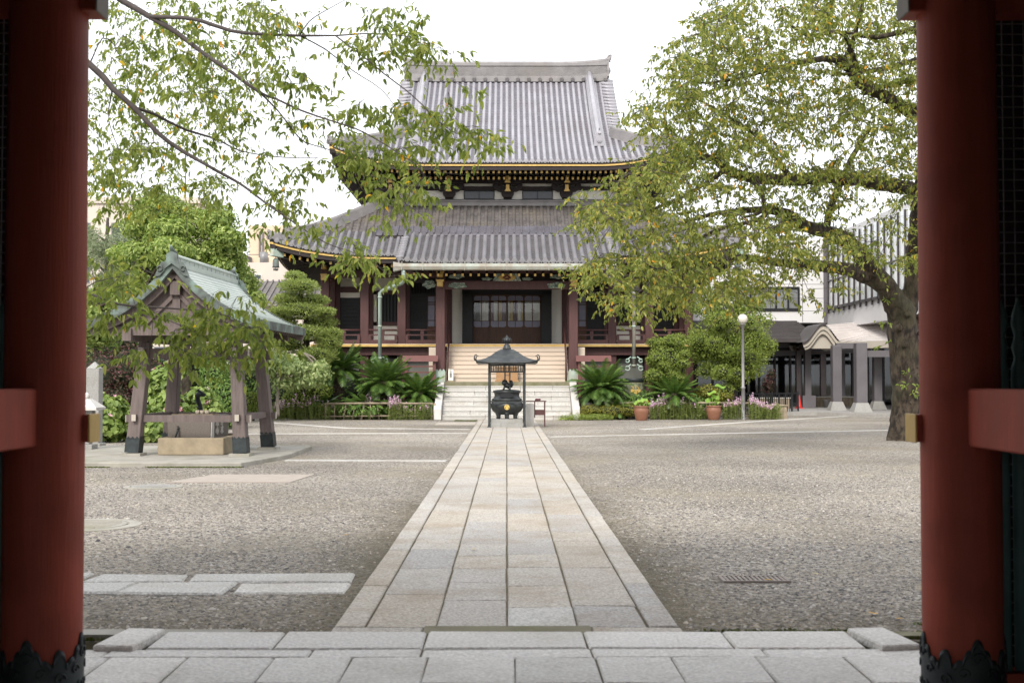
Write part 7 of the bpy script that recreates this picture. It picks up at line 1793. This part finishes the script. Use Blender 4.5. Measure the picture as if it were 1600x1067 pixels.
# cloud-pruned podocarp in front of the hall corner
pods = [(468, 448, 34, 15), (450, 468, 24, 12), (490, 470, 28, 12), (470, 486, 42, 16), (440, 505, 26, 14), (500, 505, 28, 15), (476, 520, 40, 16), (515, 535, 22, 15), (450, 540, 34, 18), (495, 555, 34, 18), (520, 520, 16, 10), (462, 432, 16, 9), (436, 488, 16, 9), (510, 488, 15, 9)]
pods = [(a, b, c * .88, d * .72, (q % 3 - 1) * .35) for q, (a, b, c, d) in enumerate(pods)]
bush('cloud_pruned_pine', pods, 45.5, 26000, .10, 'podo', 'cloud-pruned evergreen with layered bright green pads at the left hall corner', 'tree', core=.6, seed=7, width=.24, depth=.4, lump=.3, spiky=.65, trunk=[[(478, 650, 45.8, .16), (474, 580, 45.6, .14), (480, 520, 45.5, .11), (472, 470, 45.5, .08), (466, 440, 45.5, .04)]], base=(478, 650), dy=.8)
bush('dogwood_tree', [(432, 560, 24, 10), (460, 575, 34, 12), (420, 580, 22, 11), (480, 595, 28, 12), (445, 598, 20, 9), (400, 570, 20, 10), (500, 585, 18, 10)] + lumps(455, 575, 50, 26, 8, 10, 18, .8, 5), 43.8, 5200, .15, 'pale', 'small tree with a slender pale trunk and light grey-green leaves beside the pavilion', 'tree', core=0, seed=8, width=.5, depth=.8, trunk=[[(434, 650, 43.8, .075), (434, 620, 43.8, .06), (438, 592, 43.8, .05), (455, 570, 43.8, .035), (475, 552, 43.8, .02)], [(438, 594, 43.8, .035), (420, 575, 43.8, .025), (408, 560, 43.8, .015)]], base=(434, 650), tm='trunk_pale', dy=1.0)
bush('round_shrub', [(392, 628, 17, 16), (400, 638, 14, 12)], 44.5, 2600, .07, 'bright', 'small clipped round green shrub framed by the pavilion posts', seed=9, width=.5, lump=.1, depth=.2)
bush('garden_shrub', [(470, 618, 26, 17), (498, 610, 22, 14), (455, 630, 18, 12)], 45.9, 3400, .10, 'bright', 'low yellow-green shrub at the foot of the cloud-pruned evergreen', seed=10, width=.45)
bush('dark_hedge', [(430, 625, 50, 45, 1.0), (490, 620, 60, 40, 1.5), (550, 620, 50, 35, 1.6), (380, 600, 36, 60, 1.5)], 47.2, 7000, .11, 'hedge', 'dark mixed hedge filling the shade behind the left flower bed', 'hedge', seed=11)
bush('clipped_hedge', [(345, 620, 26, 40), (335, 590, 24, 34), (352, 650, 22, 26), (322, 640, 22, 34)], 37, 9000, .085, 'hedge', 'tall clipped dark green hedge seen through the pavilion behind the basin', 'hedge', seed=12, width=.5, lump=.12, depth=.25)
bush('purple_shrub', [(160, 590, 46, 44), (205, 575, 40, 40), (180, 630, 50, 40), (140, 620, 34, 50), (235, 600, 34, 44)], 35.5, 11000, .085, 'purple', 'big dark shrub with purple-red young leaves left of the pavilion', seed=13, width=.45, lump=.3)
bush('back_hedge', [(250, 610, 60, 60), (320, 590, 50, 50), (180, 560, 60, 60)], 41, 7000, .12, 'hedge', 'deep green hedge bank at the rear beneath the large rounded tree', 'hedge', seed=14)
def hibiscus(bl, Y, n, lab, seed, nf):
    r_ = np.random.default_rng(seed); blobs = [(P3(px, py, Y + dy), (sz(rx, Y), sz(rx, Y), sz(ry, Y))) for (px, py, rx, ry, dy) in bl]
    t = thing('hibiscus_shrub', (blobs[0][0][0], Y, 0), lab, 'shrub', 'pink-flowered hibiscus by the pavilion')
    V, F = shell_leaves(blobs, int(n * 1.8), .15, r_, .85, .35, .75, .25, .5, .5); mesh_np('crown', V, F, LM['hibiscus'], t)
    m = MB(); rr = random.Random(seed)
    for c, rad in blobs:
        for k in range(5): m.tube([(c[0] + rr.uniform(-.3, .3), c[1] + rr.uniform(-.3, .3), 0), (c[0] + rr.uniform(-.5, .5) * rad[0], c[1] + rr.uniform(-.4, .4) * rad[1], c[2] + rr.uniform(0, .8) * rad[2])], [.022, .008], 5, cap=False)
    core_blob(m, blobs, .5, seed); m.build('stems', MT['core'], t, recalc=False)  # dark core blobs added among the stems for the shade inside the bush
    P, N = [], []
    for _ in range(nf):
        c, rad = blobs[rr.randrange(len(blobs))]; a, e = rr.uniform(-2.9, -.3), rr.uniform(.0, 1.2); d = np.array((math.cos(a) * math.cos(e), math.sin(a) * math.cos(e), math.sin(e)))
        P.append(np.array(c) + d * np.array(rad) * 1.03); N.append(d)
    Vs, Fs, b = [], [], 0
    for p, d in zip(P, N):
        s1 = unit(np.cross(d, [[0, 0, 1.0]]))[0]; s2 = np.cross(s1, d)
        for q in range(5):
            a = q * 1.257; u1 = s1 * math.cos(a) + s2 * math.sin(a); v1 = s1 * math.cos(a + .6) + s2 * math.sin(a + .6); w1 = s1 * math.cos(a - .6) + s2 * math.sin(a - .6)
            Vs += [p, p + w1 * .045 + d * .03, p + u1 * .07 + d * .035, p + v1 * .045 + d * .03]; Fs.append([b, b + 1, b + 2, b + 3]); b += 4
    mesh_np('flowers', np.array(Vs), np.array(Fs), LM['pinkbig'], t)
hibiscus([(170, 640, 26, 22, 0), (160, 668, 28, 20, -.4), (195, 660, 26, 24, .3), (150, 630, 18, 18, .2)], 29.5, 1500, 'broad-leaved hibiscus bush with pink flowers against the left pillar', 31, 8)
hibiscus([(255, 600, 26, 26, .3), (260, 640, 30, 26, 0), (240, 670, 26, 18, -.3), (275, 575, 16, 14, .4)], 29.5, 1600, 'broad-leaved hibiscus with pale pink blooms between the two left pavilion posts', 32, 9)
hibiscus([(312, 625, 22, 22, .2), (330, 640, 18, 18, .2), (300, 655, 22, 18, 0)], 30, 900, 'smaller hibiscus with a white bloom just behind the dragon spout', 33, 6)
# right side
bush('clipped_bush', [(1045, 560, 30, 34), (1040, 590, 32, 24)] + lumps(1046, 562, 32, 40, 26, 9, 14, .7, 61), 47, 24000, .062, 'bright', 'dense rounded dark-tipped bush between the right hall corner and the lamp', seed=41, width=.5, lump=.25, depth=.35, spiky=.45, core=.66)
bush('privet_tree', [(1125, 545, 50, 34), (1160, 560, 40, 36), (1100, 540, 34, 34), (1180, 530, 22, 26), (1110, 590, 36, 22), (1150, 600, 38, 22), (1092, 505, 22, 20), (1130, 510, 30, 20), (1170, 510, 22, 18), (1085, 560, 24, 26)][:4] + lumps(1136, 545, 64, 66, 52, 10, 17, 1.3, 62), 47.6, 34000, .078, 'bright', 'bright green bushy tree with an open twiggy top behind the globe lamp', 'tree', seed=42, core=.55, width=.40, lump=.35, depth=.5, spiky=.6,
     trunk=[[(1143, 655, 47.6, .17), (1143, 610, 47.6, .15), (1140, 560, 47.6, .12), (1148, 510, 47.6, .09), (1138, 470, 47.6, .05)], [(1143, 530, 47.6, .07), (1170, 490, 47.6, .045), (1190, 465, 47.6, .02)], [(1146, 515, 47.6, .06), (1115, 485, 47.6, .04), (1095, 462, 47.6, .02)]], base=(1143, 655))
bush('open_shrub_top', [(1115, 470, 26, 14), (1150, 480, 26, 14), (1180, 475, 20, 12), (1090, 480, 20, 14), (1195, 500, 16, 14), (1140, 455, 30, 14), (1100, 455, 20, 12), (1165, 495, 30, 14), (1120, 495, 30, 14)], 48.2, 5200, .10, 'bright', 'sparse pale-leaved tree crown poking above the bright green bushy tree', 'tree', seed=43, core=0, depth=.9, trunk=[[(1150, 650, 48.3, .08), (1150, 540, 48.3, .06), (1150, 490, 48.2, .04), (1175, 465, 48.2, .015)], [(1150, 500, 48.2, .03), (1110, 470, 48.2, .012)]], base=(1150, 650), tm='twig')
bush('maple_shrub', [(1105, 612, 20, 12), (1130, 620, 16, 10), (1085, 622, 14, 10)], 46.6, 1500, .08, 'yellowgrn', 'small yellowing maple shrub behind the tall lotus pot', seed=44, core=.5, depth=.7)
bush('red_leaf_shrub', [(1200, 600, 10, 14), (1205, 585, 8, 8)], 52, 700, .10, 'purple', 'thin reddish-leaved shrub by the black iron fence', seed=45, core=.4, depth=.8)
bush('low_shrub', [(925, 640, 22, 8), (955, 642, 26, 10), (985, 640, 20, 10), (905, 646, 14, 6)], 45.4, 4200, .06, 'yellowgrn', 'low yellow-green shrub edging the bed right of the steps', seed=46, width=.4, dy=.5)
bush('creeping_juniper', [(905, 652, 30, 5), (935, 652, 26, 6), (885, 655, 16, 3)], 44.9, 2600, .07, 'bright', 'flat creeping green plant spilling over the gravel right of the steps', seed=47, width=.25, dy=.35, core=0)
bush('dark_undergrowth', [(1010, 630, 40, 20), (1080, 630, 40, 18), (950, 622, 30, 16)], 46.9, 3600, .10, 'hedge', 'dark low undergrowth behind the clay pots', 'shrub', seed=48)

# ------------------------------------------------------------------ cycads
def cycad_mesh(seed, nf, L0, ht, rise):
    r_ = random.Random(seed); V, F = [], []
    def quad(a, b_, c, d):
        k = len(V); V.extend([a, b_, c, d]); F.append((k, k + 1, k + 2, k + 3))
    for k in range(nf):
        az = k * 2.39996 + r_.uniform(-.2, .2); u = (k + .5) / nf; el = rise * (1 - u) + (-.15) * u + r_.uniform(-.12, .12); ln = L0 * r_.uniform(.8, 1.1) * (1.0 - .12 * u)
        h = Vector((math.cos(az), math.sin(az), 0)); p = Vector((h.x * .10, h.y * .10, ht)); e = el; pts = [p]; S_ = 16
        for s in range(S_):
            e -= (.022 + .050 * u) * (.6 + 1.1 * s / S_); p = p + (h * math.cos(e) + Vector((0, 0, 1)) * math.sin(e)) * (ln / S_); pts.append(p)
        sd = Vector((-h.y, h.x, 0))
        for s in range(S_):
            d = (pts[s + 1] - pts[s]).normalized(); upv = sd.cross(d).normalized()
            quad(pts[s] - sd * .008, pts[s] + sd * .008, pts[s + 1] + sd * .006, pts[s + 1] - sd * .006)
            if s < 2: continue
            for q in range(3):
                o_ = pts[s].lerp(pts[s + 1], q / 3); tpos = (s + q / 3) / S_; ll = .20 * math.sin(math.pi * min(1, .12 + tpos * .86)) ** .6 * L0
                for sg_ in (-1, 1):
                    dr = (sd * sg_ * .82 + d * .55 + upv * .22).normalized(); tip = o_ + dr * ll + Vector((0, 0, -.02)); w_ = d * .013
                    quad(o_ - w_, o_ + w_, tip + w_ * .25, tip - w_ * .25)
    return np.array([tuple(v) for v in V]), np.array(F)
MT['cyc_trunk'] = mat('scaly_cycad_trunk', (.085, .062, .045), (.04, .03, .022), scale=14, rough=.95, bump=.5)
def cycad(px, pb, Y, nf, L0, ht, rise, seed, label):
    x = (px - 792) * Y / FPX; t = thing('cycad', (x, Y, 0), label, 'cycad', 'cycads planted beside the hall steps')
    V, F = cycad_mesh(seed, nf, L0, ht, rise); mesh_np('crown', V + np.array([x, Y, 0]), F, LM['cycad'], t)
    m = MB(); r_ = random.Random(seed); m.lathe([(.16, 0), (.17, ht * .5), (.18, ht - .05), (.10, ht + .12), (.001, ht + .16)], (x, Y, 0), 14)
    for k in range(int(ht * 130)):
        a = k * 2.4; z = (k + .5) / (ht * 130) * ht; d = Vector((math.cos(a), math.sin(a), 0)); m.tube([Vector((x, Y, z)) + d * .15, Vector((x, Y, z + .04)) + d * .225], [.035, .012], 4)
    m.build('trunk', MT['cyc_trunk'], t)
cycad(530, 655, 46.6, 64, 1.25, 1.85, 1.25, 1, 'tallest cycad with a visible scaly trunk, leftmost of those left of the steps')
cycad(600, 655, 46.3, 74, 1.35, 1.35, 1.25, 2, 'broad yellow-tipped cycad under the left downpipe')
cycad(655, 655, 46.4, 60, 1.10, .95, 1.2, 3, 'lower cycad leaning out against the left stair cheek')
cycad(575, 655, 45.9, 36, 1.0, .55, .7, 5, 'small dark cycad crouching behind the bamboo fence under the broad one')
cycad(505, 655, 46.2, 30, .95, .55, .8, 9, 'small dark cycad at the trunk foot of the tallest one')
cycad(938, 655, 46.2, 84, 1.30, 1.15, 1.25, 4, 'dense dark cycad right beside the right stair cheek')
cycad(960, 655, 45.9, 34, .85, .40, .8, 6, 'low dark cycad below the dense one right of the steps')
cycad(1053, 655, 46.2, 46, 1.15, .90, 1.25, 7, 'open feathery cycad between the two clay pots')

# ------------------------------------------------------------------ flower beds
def flower_bed(name, regs, dens, seed, pinkness, hts):
    r_ = np.random.default_rng(seed); P = []
    for (x0, x1, y0, y1) in regs:
        k = int(dens * (x1 - x0) * (y1 - y0)); P.append(np.stack([r_.uniform(x0, x1, k), r_.uniform(y0, y1, k), np.zeros(k)], 1))
    P = np.concatenate(P); n = len(P); H = r_.uniform(hts[0], hts[1], n) * (1 + .18 * np.sin(P[:, 0] * 2.3) + .1 * np.sin(P[:, 0] * 5.7)); lean = r_.normal(size=(n, 3)) * .07; lean[:, 2] = 0
    lv = 13; tt = r_.uniform(.05, .88, (n, lv)); B = (P[:, None] + (np.array([0, 0, 1]) + lean)[:, None] * (H[:, None] * tt)[:, :, None]).reshape(-1, 3)
    a = r_.uniform(0, 6.28, len(B)); D = unit(np.stack([np.cos(a), np.sin(a), r_.uniform(.1, .9, len(B))], 1)); N = unit(rnd_dir(r_, len(B)) * .5 + np.array([0, 0, 1]))
    V, F = leaves(B, D, N, .105, r_, .24, .2, .2)
    sV = np.stack([P - [.004, 0, 0], P + [.004, 0, 0], P + (np.array([0, 0, 1]) + lean) * H[:, None] + [.003, 0, 0], P + (np.array([0, 0, 1]) + lean) * H[:, None] - [.003, 0, 0]], 1).reshape(-1, 3); sF = np.arange(len(sV)).reshape(-1, 4)
    ob = mesh_np(name, np.concatenate([V, sV]), np.concatenate([F, sF + len(V)]), LM['stem'], None, (0, 0, 0)); tag(ob, kind='stuff')
    k = r_.random(n) < pinkness * np.clip(.4 + .9 * np.sin(P[:, 0] * 1.7 + seed), .15, 1); Q = P[k]; nf = 16; HH = H[k]
    tt = r_.uniform(.82, 1.12, (len(Q), nf)); B = (Q[:, None] + (np.array([0, 0, 1]) + lean[k])[:, None] * (HH[:, None] * tt)[:, :, None]).reshape(-1, 3); a = r_.uniform(0, 6.28, len(B))
    D = unit(np.stack([np.cos(a), np.sin(a), r_.uniform(-.1, .6, len(B))], 1)); V, F = leaves(B, D, rnd_dir(r_, len(B)), .044, r_, .8, .3, .1)
    mesh_np('blooms', V, F, LM['pinkfl'], ob)
flower_bed('pink_flower_bed', [(-8.9, -6.5, 45.0, 46.0), (-4.4, -2.75, 44.95, 45.7), (-6.6, -4.4, 45.5, 46.0)], 95, 3, .55, (.45, .75))
flower_bed('pink_flower_bed', [(5.4, 7.55, 45.35, 46.1), (8.1, 8.9, 45.4, 46.1), (9.1, 10.3, 45.3, 46.1)], 130, 5, .5, (.50, .72))
bush('bed_plants', [(560, 640, 60, 10), (640, 640, 30, 10)], 46.0, 1500, .10, 'hedge', 'dark leafy plants behind the low bamboo fence', seed=60, core=.5, depth=.7)
